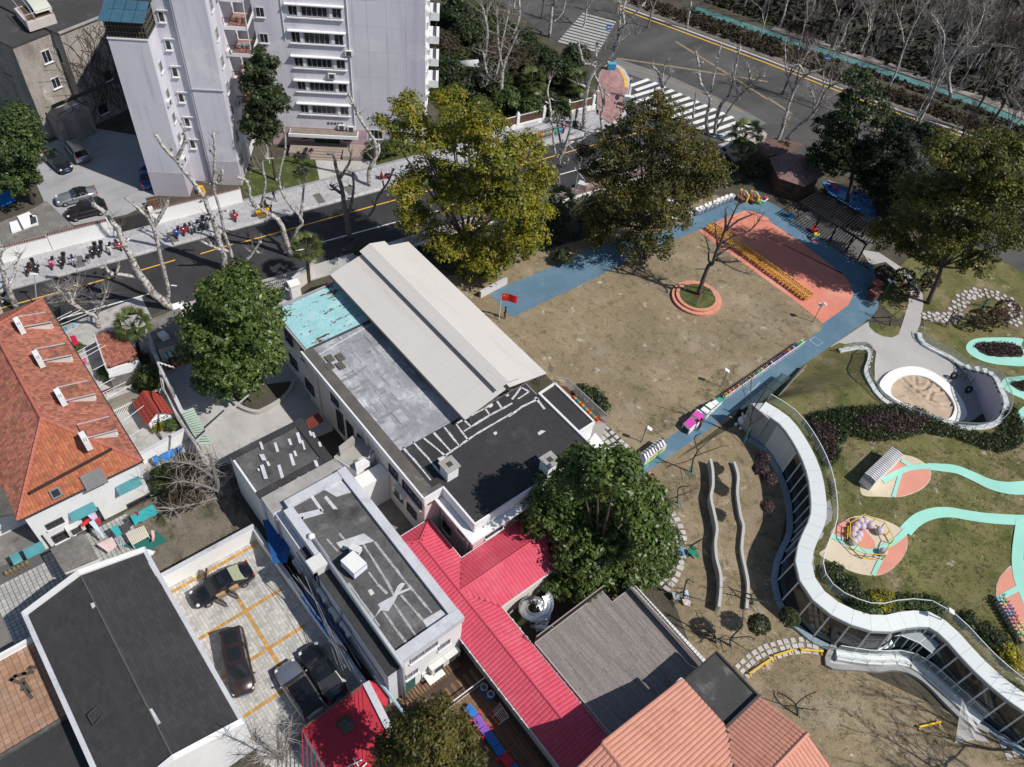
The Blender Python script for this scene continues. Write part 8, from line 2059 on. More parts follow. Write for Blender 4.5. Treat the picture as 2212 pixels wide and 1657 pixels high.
def carpet(name,lab,polys,h,n,size,m_,cat='hedge',kind=None,hz_=None):
 pts=[]
 P=[[(p[0],p[1])for p in pl_]for pl_ in polys]
 allp=np.array(sum(P,[]));lo,hi=allp.min(0),allp.max(0)
 while len(pts)<n//12:
  x,y=RU(lo[0],hi[0]),RU(lo[1],hi[1])
  if any(inside(x,y,q_)for q_ in P):pts.append((x,y,(hz_ or hill)(x,y)))
 C=np.array(pts);N=len(C)*12;ci=np.repeat(np.arange(len(C)),12)
 hh=h*rng.uniform(.55,1.1,len(C))
 e=rng.normal(size=(N,3));e[:,2]=np.abs(e[:,2]);e/=np.linalg.norm(e,axis=1)[:,None]
 Q=C[ci]+np.stack([e[:,0]*.2,e[:,1]*.2,hh[ci]*(.35+.65*rng.random(N))],1)
 nr=e+rng.normal(size=(N,3))*.5+np.array([0,0,.5]);nr/=np.linalg.norm(nr,axis=1)[:,None]
 t=np.cross(nr,rng.normal(size=(N,3)));t/=np.linalg.norm(t,axis=1)[:,None];b=np.cross(nr,t);s=size*rng.uniform(.6,1.3,N)[:,None]
 V=np.stack([Q-t*s,Q+b*s*.5,Q+t*s,Q-b*s*.5],1).reshape(-1,3);c=Vec((*((lo+hi)/2),0));o=link(name,np_mesh(name,V-np.array(c),np.arange(N*4).reshape(-1,4),m_));o.location=c
 return tag(o,lab,cat,None,kind)
hp=g31((240,1040),(480,995),(700,985),(850,975),(1000,1015),(1140,1095),(1300,1145),(1440,1175),(1500,1130),(1520,1040),(1575,975),(1640,1090),(1640,1220),(1540,1285),(1400,1255),(1200,1185),(1010,1150),(850,1195),(700,1205),(520,1175),(470,1230),(450,1325),(385,1395),(340,1260))
pp_=g31((540,1080),(700,1040),(850,1040),(1010,1070),(1040,1110),(960,1150),(760,1160),(600,1130));pp2=g31((255,1090),(380,1120),(430,1170),(430,1270),(385,1350),(335,1240))
def hp_in(x,y):return hill(x,y)
carpet('hedge','dark green clipped hedge snaking round the sunken sand court',[hp],.75,30000,.10,lf_dark);carpet('purple_bed','dark purple planting inside the snaking hedge',[pp_,pp2],.95,11000,.10,lf_purple,'planting bed')
carpet('bed_plants','dull purple ground plants in the upper teal ring',[g31((1340,590),(1360,568),(1460,562),(1580,572),(1640,600),(1640,650),(1520,655),(1400,640))],.35,4000,.09,lf_purple,'planting bed');carpet('bed_plants','brown ground plants in the small right teal ring',[g31((1570,830),(1610,818),(1700,820),(1700,880),(1620,870))],.3,1500,.09,lf_brown,'planting bed')
flat0=lambda x,y:0.
hs_=[p+Vec((-.3,.8,0))for p in far];carpet('roadside_hedge','brown-green clipped hedge strip along the far kerb of the main road',[ribbon([Vec((p.x-.5,p.y+3.6,0))for p in far[:4]],3.2)],1.1,16000,.22,lf_brown,'hedge',None,flat0)
wood_pts=GL('D',[(1430,-60),(1560,10),(1760,95),(1960,160),(2260,250),(2400,-60),(1900,-140)])
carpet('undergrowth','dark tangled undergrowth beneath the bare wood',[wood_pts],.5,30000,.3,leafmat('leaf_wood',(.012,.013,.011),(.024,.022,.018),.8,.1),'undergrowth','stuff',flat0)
carpet('undergrowth','low green ground cover along the cycle path',[ribbon([p+Vec((-2.4,4.6,0))for p in teal_p],3.0),ribbon([p+Vec((.6,-2.2,0))for p in teal_p],1.6)],.6,12000,.25,leafmat('leaf_cover',(.03,.035,.015),(.06,.055,.03)),'ground cover','stuff',flat0)
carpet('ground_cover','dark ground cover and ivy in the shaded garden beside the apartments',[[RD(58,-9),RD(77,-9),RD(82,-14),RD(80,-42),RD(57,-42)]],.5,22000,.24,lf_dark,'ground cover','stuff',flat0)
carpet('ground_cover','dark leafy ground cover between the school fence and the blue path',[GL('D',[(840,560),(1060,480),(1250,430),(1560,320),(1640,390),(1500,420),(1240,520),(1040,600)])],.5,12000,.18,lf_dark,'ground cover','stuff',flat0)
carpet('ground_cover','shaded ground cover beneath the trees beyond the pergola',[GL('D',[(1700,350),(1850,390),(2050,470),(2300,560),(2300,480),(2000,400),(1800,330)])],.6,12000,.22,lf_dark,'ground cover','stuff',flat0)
carpet('grass_tufts','sparse green weeds on the lawn beside the chair row',[GL('21',[(1180,880),(1350,720),(1460,700),(1400,860),(1260,960)]),GL('21',[(880,1020),(1050,1000),(1060,1120),(880,1160)]),GL('21',[(900,1500),(1150,1400),(1240,1450),(1150,1600),(950,1600)])],.05,9000,.03,leafmat('leaf_weed',(.10,.125,.03),(.15,.15,.05)),'grass','stuff',flat0)
tree('evergreen_tree','dark evergreen mass between the magnolia and the wide camphor',D_(1945,500),[(1930,335,40),(1965,390,44),(1900,400,36),(2000,310,40),(1872,392,28),(1935,445,34),(1985,440,34),(1950,285,28)],lf_conifer,24000,.2,clump=.6,shape=.3)
for nm_,lb_,poly_,n_,sz_,m_,f_ in(('leaf_litter','pale fallen leaves and crumbs scattered over the brown lawn',GL('D',[(1060,660),(1500,470),(1850,690),(1380,1030),(1200,800)]),5000,.035,mat('litter_pale',(.38,.32,.24),.9,.2,rnd=.4),flat0),('grass_tufts','dark grass tufts scattered over the hill lawn',GL('D',[(1700,880),(1780,960),(2000,1010),(2150,990),(2212,1020),(2212,1480),(1800,1290),(1790,1050)]),15000,.045,leafmat('leaf_tuft',(.06,.07,.02),(.11,.11,.035)),hp_in),('grass_tufts','dark grass tufts scattered over the lower shaded lawn',GL('D',[(1480,1060),(1580,1060),(1620,1330),(1800,1400),(2100,1600),(1820,1640),(1560,1400)]),5000,.04,MA['leaf_tuft'],flat0)):
 carpet(nm_,lb_,[poly_],.04,n_,sz_,m_,'grass','stuff',f_)
# conifers
def conifer(lab,base,top_px,w_px,n=9000,m_=None):
 base=Vec(base);topp=GV('D',*top_px,base);H_=topp.z;t=thg('conifer_tree',lab,'conifer',base)
 R_=w_px*(topp-Vec((0,0,CAM_H))).length/FPX
 MB().tube([base,Vec((base.x,base.y,H_))],[.25,.03],7).mk('trunk',brk_d,t);bl=[];lm=MB()
 for k in range(26):
  z=H_*(.18+.8*k/26);r=R_*(1.02-.95*k/26)
  for j in range(6):
   a=j*1.05+k*.7;e=Vec((base.x+r*math.cos(a),base.y+r*math.sin(a),z-.25*r));lm.tube([Vec((base.x,base.y,z)),e],[.05,.015],4)
   for u in(.35,.6,.85,1.0):bl.append((Vec((base.x,base.y,z)).lerp(e,u),.34+.16*r*(1-u),.35))
 lm.mk('limbs',brk_d,t);V,Fq=leaves(bl,n,.2,m_ or lf_conifer,.3,10,.3,shape=.22,fill=.5);link('crown',np_mesh('crown',V-np.array(base),Fq,m_ or lf_conifer),t)
conifer('dark conifer between the pergola and the main road',D_(1985,480),(1990,255),75,14000);conifer('second dark conifer behind the splash pool',D_(1900,440),(1895,290),55,9000);conifer('dark conifer crowded left of the wide camphor',D_(2080,450),(2090,240),60,9000)
# palms
palm_g=leafmat('leaf_palm',(.055,.085,.02),(.11,.125,.03),.4,.4)
def palm(lab,base,crown_px,r_px,nf=26):
 base=Vec(base);c=GV('D',*crown_px,base);R_=r_px*(c-Vec((0,0,CAM_H))).length/FPX;t=thg('palm_tree',lab,'palm',base);b=MB();n=7
 b.tube([base.lerp(c,i/n)for i in range(n+1)],[.17+.03*(i%2)for i in range(n+1)],7);b.mk('trunk',brk_d,t)
 b=MB()
 for k in range(nf):
  a=k*2.4;el=-.5+1.6*(k/nf)**.8;L_=R_*.55;d=Vec((math.cos(a)*math.cos(el),math.sin(a)*math.cos(el),math.sin(el)));e=c+d*L_;b.tube([c,e],[.025,.015],3)
  sd=d.cross(Vec((0,0,1))).normalized();upv=sd.cross(d).normalized()
  for j in range(13):
   f_=-1.15+2.3*j/12;dv_=d*math.cos(f_)+sd*math.sin(f_);tip=e+dv_*R_*.6*(1-.12*abs(f_))-Vec((0,0,R_*.18*(.6+abs(f_)*.5)));w_=upv.cross(dv_).normalized()*R_*.03;md=e.lerp(tip,.5)+Vec((0,0,R_*.05));b.add([e,md-w_,tip,md+w_],[(0,1,2,3)])
 b.mk('fronds',palm_g,t)
 dd=MB()
 for k in range(14):a=k*.9;dd.tube([c-Vec((0,0,.1)),c+Vec((math.cos(a)*.4,math.sin(a)*.4,-.9))],[.05,.02],3)
 dd.mk('dead_fronds',mat('palm_dead',(.2,.16,.11),.95,.2),t)
palm('fan palm in the garden beside the red tiled house',G('01',900,620),(286,700),38);palm('fan palm at the street wall by the blue rusty roof',G('11',345,170),(662,535),36);palm('fan palm by the traffic light at the zebra crossing',G('20',1440,1040),(1612,290),36);palm('second shorter fan palm behind the entrance arch',G('20',1500,1090),(1600,322),26,18);palm('fan palm in the dark garden near the pillared fence',G('20',90,640),(1150,175),32);palm('fan palm right of the other one in the dark garden',G('20',370,600),(1248,178),30);palm('fan palm half hidden between the two camphors at the street',G('20',270,1420),(1212,432),34)
# bare plane trees: limbs read from the plan, shoots added
def bare_tree(lab,base,limbs,bark=None,r0=.26,shoots=7,shoot_len=1.2,twm=None,name='plane_tree',group='bare plane trees',depth=1.0,twigs=0,stub=True,k_end=.30):
 r0*=1.18
 base=Vec(base);t=thg(name,lab,'bare tree',base,0,group);bk=bark or brk_p;b=MB();tw=MB();cut=MB()
 for li,L_ in enumerate(limbs):
  kk=[l for l in L_];sgn=random.choice((-1,1));n=len(kk);P=[]
  for i,(k,x,y)in enumerate(kk):
   P.append(base.copy()if li==0 and i==0 else GV(k,x,y,base,0 if li==0 else sgn*depth*i/n))
  if li and n>1:  # root the branch on the nearest earlier point
   pass
  a,c=(r0,r0*.42)if li==0 else(r0*.55,r0*k_end)
  grow_limb(b,P,a,c,7,1.35 if stub else.6)
  e,d=P[-1],(P[-1]-P[-2]).normalized()
  if stub:
   cut.ball(e+d*.02,c*1.15,6)
  for s_ in range(shoots):
   q_=e.lerp(P[-2],random.random()*.4);v=(d*.6+Vec((RU(-.9,.9),RU(-.9,.9),RU(.1,1.0)))).normalized();m1_=q_+v*shoot_len*.5*RU(.5,1.1);tw.tube([q_,m1_,m1_+(v+Vec((RU(-.4,.4),RU(-.4,.4),.3))).normalized()*shoot_len*.5],[.022,.015,.007],3)
  for s_ in range(twigs):
   q_=P[random.randrange(max(1,n//2),n)].lerp(P[random.randrange(max(0,n//2-1),n)],random.random());v=Vec((RU(-1,1),RU(-1,1),RU(-.1,.9))).normalized();p1=q_;
   for g_ in range(3):p2=p1+v*shoot_len*.45;tw.tube([p1,p2],[.02-.005*g_,.014-.005*g_],3);v=(v+Vec((RU(-.6,.6),RU(-.6,.6),RU(-.2,.4)))).normalized();p1=p2
 b.mk('trunk',bk,t,smooth=True)
 if stub:
  for L_ in limbs:
   n=len(L_)
   for s_ in range(2+n//2):
    i=random.randrange(max(1,n//2),n)if n>1 else 0;q_=GV(*L_[i],base)if i else base;q_=q_.lerp(GV(*L_[i-1],base),random.random()*.9);v=Vec((RU(-1,1),RU(-1,1),RU(-.2,.8))).normalized()*RU(.3,.9);cut.tube([q_,q_+v*.6,q_+v],[r0*.3,r0*.26,r0*.34],5)
    for g_ in range(3):u_=q_+v;w_=(v.normalized()+Vec((RU(-.8,.8),RU(-.8,.8),RU(0,.9)))).normalized()*RU(.5,1.4);tw.tube([u_,u_+w_*.5,u_+w_+Vec((0,0,.15))],[.024,.017,.008],3)
 if len(tw.v):tw.mk('twigs',twm or twm_,t,kind='stuff')
 if stub:cut.mk('pruning_knobs',bk,t,smooth=True)
 return t
Lk_=lambda k,*pts:[(k,x,y)for x,y in pts]
bare_tree('massive mottled plane tree with two leaning trunks by the gatehouse',G('01',1105,335),[Lk_('01',(1105,335),(1000,250),(925,150),(860,40))+Lk_('00',(800,1560),(740,1450),(670,1370),(605,1322)),Lk_('01',(1085,325),(1085,200),(1060,90))+Lk_('00',(1020,1580),(990,1470),(930,1385),(815,1280)),Lk_('00',(990,1470),(1040,1400),(1085,1305)),Lk_('01',(925,150),(860,130),(720,110),(680,70))],r0=.36)
bare_tree('tall plane tree before the white street wall and parked motorbikes',G('A5',1295,1250),[Lk_('A5',(1295,1250),(1270,1000),(1200,750),(1160,600),(1110,420),(1030,250),(900,0))+Lk_('00',(1140,1040),(1050,935),(1010,880)),Lk_('A5',(1430,1190),(1400,1000),(1340,830),(1280,640),(1230,330),(1190,200),(1120,0))+Lk_('00',(1385,1150),(1392,1000),(1385,870)),Lk_('A5',(1370,930),(1200,900),(1080,850),(945,790)),Lk_('A5',(1500,1110),(1620,1070),(1720,950),(1780,870),(1840,790)),Lk_('00',(1385,1180),(1430,1180),(1440,1100)),Lk_('00',(1140,1040),(1190,930),(1200,850))],r0=.3)
bare_tree('plane tree by the palm and the white dashed lane',G('10',220,1657),[Lk_('10',(220,1657),(180,1500),(140,1420),(40,1360),(-30,1300))+Lk_('00',(1600,1180),(1540,1150)),Lk_('10',(225,1580),(270,1480),(300,1430),(180,1270),(150,1150),(190,950),(175,800)),Lk_('10',(290,1440),(300,1300),(310,1200)),Lk_('10',(30,1340),(60,1200),(40,1060),(70,1010))],r0=.27)
bare_tree('dark forked plane tree between lanes opposite the entrance steps',G('10',610,1545),[Lk_('10',(610,1545),(580,1380),(550,1200),(515,1070),(500,1000)),Lk_('10',(600,1395),(630,1230),(625,1120)),Lk_('10',(545,1150),(600,1060),(625,970)),Lk_('10',(640,1430),(740,1390),(790,1270),(850,1190),(890,1095)),Lk_('10',(550,1250),(480,1200))],bark=mat('bark_plane_dark',(.19,.165,.145),.9,.25,1.2,.25,5,patches=[((.4,.37,.34),2.,.6,.68)]),r0=.27)
bare_tree('leaning plane tree on the pavement before the apartment entrance',G('10',735,1205),[Lk_('10',(735,1205),(735,1100),(780,1000),(760,900),(690,800),(650,720),(600,610)),Lk_('10',(760,1060),(800,980),(790,930)),Lk_('10',(700,810),(660,720))],r0=.24)
bare_tree('thin bare tree rising behind the camphor crown',G('10',860,900),[Lk_('10',(860,900),(850,760),(815,720),(855,640),(865,530)),Lk_('10',(855,650),(880,560),(892,535))],r0=.15)
bare_tree('plane tree with many limbs beside the shared bicycles',G('A6',730,1700),[Lk_('A6',(730,1700),(720,1450),(750,1280),(820,1150),(860,1030),(920,830),(940,660)),Lk_('A6',(740,1270),(680,1150),(660,950),(655,780),(600,670),(660,560)),Lk_('A6',(760,1200),(770,1030),(730,830),(720,700)),Lk_('A6',(850,1080),(950,1030),(1120,980),(1150,880)),Lk_('A6',(620,640),(610,480),(570,250),(610,70)),Lk_('A6',(760,1400),(850,1380),(890,1280))],r0=.26)
bare_tree('tall white plane tree by the pillared fence reaching over the crossing',G('20',467,835),[Lk_('20',(467,835),(470,680),(500,520),(540,430),(470,410),(440,330),(430,270)),Lk_('20',(500,520),(560,430),(640,370),(700,270),(760,230),(825,208)),Lk_('20',(640,370),(700,230),(760,130),(860,20)),Lk_('20',(650,330),(690,200),(700,60),(690,-20)),Lk_('20',(540,430),(550,280)),Lk_('20',(730,170),(720,60),(750,-30)),Lk_('20',(480,560),(430,545))],r0=.27,twigs=10,shoot_len=1.6)
bare_tree('slim plane tree at the edge of the pink corner pavement',G('20',590,890),[Lk_('20',(590,890),(575,750),(592,690),(570,560),(530,480)),Lk_('20',(595,690),(605,580)),Lk_('20',(570,590),(535,590))],r0=.2)
bare_tree('small bare tree at the kerb behind the corner',G('20',685,870),[Lk_('20',(685,870),(690,790),(705,740)),Lk_('20',(690,800),(660,760))],bark=brk_d,r0=.1)
bare_tree('pale pollard tree rising from the olive camphor at the crossing',G('20',985,700),[Lk_('20',(985,700),(970,580),(945,470),(910,430)),Lk_('20',(968,560),(985,430),(1020,390)),Lk_('20',(975,570),(1010,510),(1050,462))],r0=.2)
bare_tree('left pale plane tree on the zebra crossing refuge',G('20',1265,870),[Lk_('20',(1265,870),(1260,760),(1280,640),(1220,540),(1210,430),(1190,338)),Lk_('20',(1282,640),(1310,480),(1352,290)),Lk_('20',(1170,760),(1180,680),(1195,590))],r0=.24,twigs=6)
bare_tree('right forked plane tree beside the palm at the crossing',G('20',1310,875),[Lk_('20',(1310,875),(1340,700),(1400,620),(1430,520),(1475,300)),Lk_('20',(1325,835),(1440,660),(1540,560),(1640,470)),Lk_('20',(1470,640),(1440,540),(1425,450)),Lk_('20',(1540,560),(1535,440)),Lk_('20',(1540,560),(1600,500))],r0=.24,twigs=8,shoot_len=1.5)
bare_tree('white plane tree by the brown hut with a dense twig crown',G('30',15,1005),[Lk_('30',(15,1005),(80,870),(120,720),(165,600),(240,490),(350,450)),Lk_('30',(165,600),(120,480),(110,290)),Lk_('30',(100,840),(145,755)),Lk_('30',(165,600),(220,400),(290,300)),Lk_('30',(240,490),(200,420),(130,440))],r0=.25,twigs=26,shoot_len=1.7,stub=False)
bare_tree('spreading plane tree with drooping twigs right of the brown hut',G('30',70,960),[Lk_('30',(70,960),(170,840),(290,740),(350,640),(400,560),(560,500)),Lk_('30',(330,680),(430,620),(560,590)),Lk_('30',(290,740),(300,640),(260,560)),Lk_('30',(400,560),(420,470),(520,440))],r0=.22,twigs=30,shoot_len=1.7,stub=False)
bare_tree('mottled plane tree at the left edge above the red roof',G('01',110,345),[Lk_('01',(110,345),(50,200),(20,100),(0,20),(10,-60)),Lk_('01',(50,190),(90,130),(100,50),(140,-20)),Lk_('01',(20,300),(-40,260))],r0=.26)
bare_tree('second plane trunk cut by the left edge of the picture',G('01',15,385),[Lk_('01',(15,385),(-30,300),(-60,200))],r0=.24)
bare_tree('low twiggy street tree by the drying poles',G('01',640,462),[Lk_('01',(640,462),(622,390),(545,360),(470,300),(450,240)),Lk_('01',(622,390),(660,310),(688,232)),Lk_('01',(545,355),(450,300),(400,240),(350,190)),Lk_('01',(470,300),(350,290)),Lk_('01',(470,300),(500,180))],r0=.2,twigs=24,shoot_len=1.5)
bare_tree('bare tree rising from the dark garden behind the washing',G('10',1530,690),[Lk_('10',(1530,690),(1530,560),(1490,450),(1470,330)),Lk_('10',(1530,560),(1570,420),(1600,250),(1640,60)),Lk_('10',(1480,400),(1500,200),(1460,20)),Lk_('10',(1450,480),(1520,530))],r0=.22,twigs=34,shoot_len=2.2,stub=False)
bare_tree('pale bare tree next to the first one in the dark garden',G('10',1570,720),[Lk_('10',(1570,720),(1590,560),(1600,450),(1640,330),(1700,200)),Lk_('10',(1600,450),(1570,300),(1560,100)),Lk_('20',(0,250),(50,100),(40,-50))],r0=.22,twigs=34,shoot_len=2.2,stub=False)
bare_tree('bare tree at the upper kerb of the main road',G('20',240,240),[Lk_('20',(240,240),(255,110),(262,0),(270,-90)),Lk_('20',(260,150),(330,80),(350,-40)),Lk_('20',(262,40),(300,-60))],r0=.24,twigs=14,shoot_len=2.,stub=False)
bare_tree('white bare tree by the yellow kerb of the far hedge',G('20',1130,190),[Lk_('20',(1130,190),(1145,100),(1160,30),(1150,-60)),Lk_('20',(1155,50),(1220,20),(1260,-20))],r0=.2,twigs=14,shoot_len=1.8,stub=False)
bare_tree('pale trunk standing on the cycle path edge',G('30',1185,630),[Lk_('30',(1185,630),(1170,480),(1230,360),(1340,210),(1400,60)),Lk_('30',(1175,500),(1130,360),(1140,220),(1050,80))],r0=.24,twigs=30,shoot_len=2.,stub=False)
bare_tree('slender multi-stemmed bare tree over the far pavement',G('30',960,830),[Lk_('30',(960,830),(1050,640),(1120,480),(1200,350),(1300,200)),Lk_('30',(1050,640),(1060,480),(1110,330)),Lk_('30',(1050,620),(1180,440),(1350,230)),Lk_('30',(1100,520),(1250,370),(1400,280))],r0=.2,twigs=40,shoot_len=2.,stub=False,k_end=.2)
bare_tree('thin leaning bare trunk near the far pavement',G('30',770,600),[Lk_('30',(770,600),(840,440),(880,320),(940,170),(1040,0)),Lk_('30',(880,320),(870,200),(830,80))],r0=.15,twigs=24,shoot_len=1.8,stub=False)
bare_tree('dark leaning bare trunk at the right edge of the wood',G('30',1400,880),[Lk_('30',(1400,880),(1500,720),(1600,560),(1700,400)),Lk_('30',(1500,720),(1560,560),(1600,420))],bark=brk_d,r0=.2,twigs=26,shoot_len=2.,stub=False)
bare_tree('second dark leaning trunk right of the first in the wood',G('30',1260,850),[Lk_('30',(1260,850),(1390,650),(1480,480),(1560,300)),Lk_('30',(1390,650),(1420,520),(1500,380))],bark=brk_d,r0=.17,twigs=26,shoot_len=2.,stub=False)
bare_tree('lone bare tree planted in the orange ring bench',G('21',1207,250,.5),[Lk_('21',(1207,250),(1240,150),(1275,60))+Lk_('A1',(1250,1450),(1330,1200),(1385,1110),(1470,800),(1480,560)),Lk_('A1',(1340,1180),(1320,960),(1290,780)),Lk_('A1',(1440,920),(1560,700),(1700,400)),Lk_('A1',(1480,880),(1700,700),(1960,590)),Lk_('A1',(1430,1080),(1600,980),(1900,880),(2080,650)),Lk_('A1',(1400,1150),(1640,1130),(1960,1020)),Lk_('A1',(1240,1440),(1180,1380),(1190,1200),(1130,1000)),Lk_('A1',(1340,1340),(1480,1460),(1860,1630)),Lk_('A1',(1330,1300),(1520,1180)),Lk_('A1',(1300,1380),(1500,1420),(1700,1400))],bark=mat('bark_ring',(.10,.085,.078),.95,.25,1.5,.3,6),r0=.22,twigs=26,shoot_len=1.2,stub=False,twm=twig_dark,name='bare_tree',group=None,depth=1.6,k_end=.2)
b=MB();p=G('21',1207,250,.5)
for a_,c_ in(((1210,1535),(955,1540)),((1260,1570),(1420,1570)),((1300,1250),(1205,1250))):b.tube([GV('A1',*a_,p),GV('A1',*c_,p)],[.06,.05],5)
o=b.mk('cut_stub',brk_p,bpy.data.objects['bare_tree'])
bare_tree('wide bare shrub tree over the back garden below the blue tarpaulins',G('01',1430,1560),[Lk_('01',(1430,1560),(1400,1450),(1380,1370),(1350,1280)),Lk_('01',(1430,1530),(1300,1480),(1150,1460)),Lk_('01',(1440,1540),(1530,1500),(1640,1540)),Lk_('01',(1400,1450),(1250,1350),(1100,1330)),Lk_('01',(1430,1500),(1530,1380),(1580,1300)),Lk_('01',(1430,1560),(1280,1600),(1120,1640)),Lk_('01',(1440,1560),(1560,1640))+Lk_('12',(0,60)),Lk_('01',(1400,1560),(1300,1657))+Lk_('02',(1200,120)),Lk_('01',(1430,1560),(1440,1657))+Lk_('02',(1450,120))],bark=brk_g,r0=.2,twigs=60,shoot_len=1.3,stub=False,name='bare_tree',group=None,depth=2.,k_end=.2)
bare_tree('bare grey bush at the bottom edge between car park and red shed',G('12',170,1600),[Lk_('12',(170,1600),(150,1500),(130,1380)),Lk_('12',(170,1600),(260,1500),(340,1420)),Lk_('12',(170,1600),(60,1520),(-30,1470)),Lk_('12',(170,1600),(280,1580),(420,1560)),Lk_('12',(170,1600),(200,1480),(230,1370)),Lk_('12',(160,1600),(40,1600)),Lk_('12',(180,1600),(330,1480),(480,1420))],bark=brk_g,r0=.12,twigs=50,shoot_len=1.0,stub=False,name='bare_tree',group=None,depth=1.2,k_end=.25)
# staked young trees
stk_m=mat('stake_teal',(.04,.22,.22),.7,.15,1.)
def staked(lab,k,b_,limbs,feet,joint,teal=True,hl=False):
 p=GH(k,*b_)if hl else G(k,*b_);t=bare_tree(lab,p,[Lk_(k,b_,*limbs[0])]+[Lk_(k,*l)for l in limbs[1:]],bark=brk_d,r0=.07,twigs=6,shoots=3,shoot_len=.55,stub=False,twm=twig_dark,name='young_tree',group=None,depth=.8,k_end=.3)
 j=GV(k,*joint,p)
 for f_ in feet:MB().tube([GH(k,*f_)if hl else G(k,*f_),j],.03,5).mk('stake',stk_m if teal else fr_d,t)
staked('young bare tree with teal stakes right of the striped toy hut','21',(1160,1400),[[(1175,1310),(1200,1260),(1180,1180),(1215,1150)],[(1180,1300),(1280,1260),(1370,1230)],[(1200,1260),(1270,1200),(1320,1150)],[(1175,1310),(1130,1330),(1020,1360)]],[(1105,1450),(1140,1420),(1192,1435)],(1165,1350))
staked('young tree with teal wrapped stakes beside the rabbit figure','21',(1530,1190),[[(1545,1090),(1560,1000),(1620,900),(1657,830)],[(1545,1080),(1520,940),(1490,850)],[(1545,1090),(1620,1040),(1657,1040)],[(1560,1000),(1545,880),(1550,780)]],[(1490,1180),(1550,1165),(1495,1228)],(1545,1100))
staked('young staked tree near the stepping stones below the striped hut','21',(1070,1600),[[(1072,1560),(1080,1500),(1150,1490)],[(1070,1560),(960,1570),(900,1460)],[(1072,1550),(1180,1520)]],[(1030,1600),(1080,1640),(1110,1650)],(1072,1560))
staked('staked young tree wrapped in green and blue cloth by the magnolia','22',(1160,270),[[(1165,220),(1210,190),(1260,165)],[(1165,220),(1270,270)],[(1160,220),(1060,200)]],[(1090,240),(1125,320),(1220,300)],(1160,210))
staked('staked young tree hung with white and pink cloths by the terrace','22',(1110,570),[[(1120,500),(1140,440),(1180,460)],[(1110,520),(1000,560)],[(1120,540),(1250,580)],[(1110,500),(1030,490)]],[(1050,620),(1030,560),(1180,610)],(1115,510))
staked('leafless young tree with dark stakes left of the flat black roof','22',(1320,850),[[(1320,810),(1240,740),(1190,640)],[(1320,810),(1290,730),(1220,660)],[(1320,815),(1170,780)],[(1320,815),(1250,890)]],[(1290,840),(1350,850),(1330,880)],(1322,815),False)
staked('leafless young tree with green stakes right of its neighbour','22',(1420,870),[[(1420,820),(1490,740),(1500,640)],[(1420,820),(1530,810),(1580,830)],[(1420,830),(1530,900)]],[(1390,800),(1430,890),(1460,830)],(1415,820))
staked('young bare tree in the shade of the wavy wall','22',(1560,600),[[(1550,540),(1480,520),(1400,490)],[(1550,540),(1600,500),(1650,440)],[(1555,560),(1657,590)],[(1555,560),(1430,600)]],[(1620,690),(1640,580),(1530,560)],(1560,570))
staked('young tree on the shaded grass beside the terracotta roof','32',(190,1320),[[(180,1250),(120,1200),(60,1170)],[(180,1250),(240,1200),(310,1170)],[(185,1270),(330,1290)],[(180,1260),(100,1250)]],[(150,1300),(230,1280),(210,1340)],(190,1260))
staked('young tree with grey stakes on the planted triangle of the path','31',(785,450),[[(790,400),(690,400),(640,380)],[(790,400),(860,350)],[(790,400),(750,330)]],[(735,480),(825,470),(850,420)],(795,400),False)
staked('young staked tree inside the disc path bend','31',(1380,330),[[(1420,290),(1400,230)],[(1420,290),(1480,260)],[(1415,295),(1340,330)]],[(1340,360),(1330,310),(1440,310)],(1420,290),True,True)
staked('small bare tree left of the disc path','31',(1150,460),[[(1170,420),(1200,370),(1260,340)],[(1165,430),(1100,450)],[(1170,420),(1240,400)]],[(1140,470),(1170,470)],(1165,430),False,True)
staked('small staked tree beside the path under the leaning camphor','31',(1030,110),[[(1030,70),(980,90),(920,80)],[(1030,70),(1080,40)]],[(975,120),(1075,160),(1060,100)],(1035,80))
for k,pts,zt,n_,lab in(('22',[(1075,240),(1110,235),(1125,280),(1090,285)],(.8,.8,.5,.5),'blue','small blue cloth tied to the staked tree by the magnolia'),('22',[(1140,235),(1190,230),(1220,300),(1150,270)],(.8,.8,.4,.5),'green','green cloth tied round the staked tree by the magnolia'),('22',[(1105,520),(1140,505),(1150,560),(1110,555)],(1.,1.,.5,.5),'paleblue','pale blue cloth hanging on the staked tree by the terrace'),('22',[(1105,565),(1160,570),(1155,610),(1110,600)],(.5,.5,.2,.2),'blush','pink shirt hanging on the staked tree by the terrace'),('22',[(1040,520),(1080,515),(1090,565),(1045,570)],(.7,.7,.4,.4),'grey','grey translucent umbrella shade on the staked tree')):
 hang(k,pts,zt,cloth(n_,{'blue':(.1,.3,.55),'green':(.02,.2,.12),'grey':(.3,.33,.33)}.get(n_,(.5,.5,.55))),lab,'cloth')
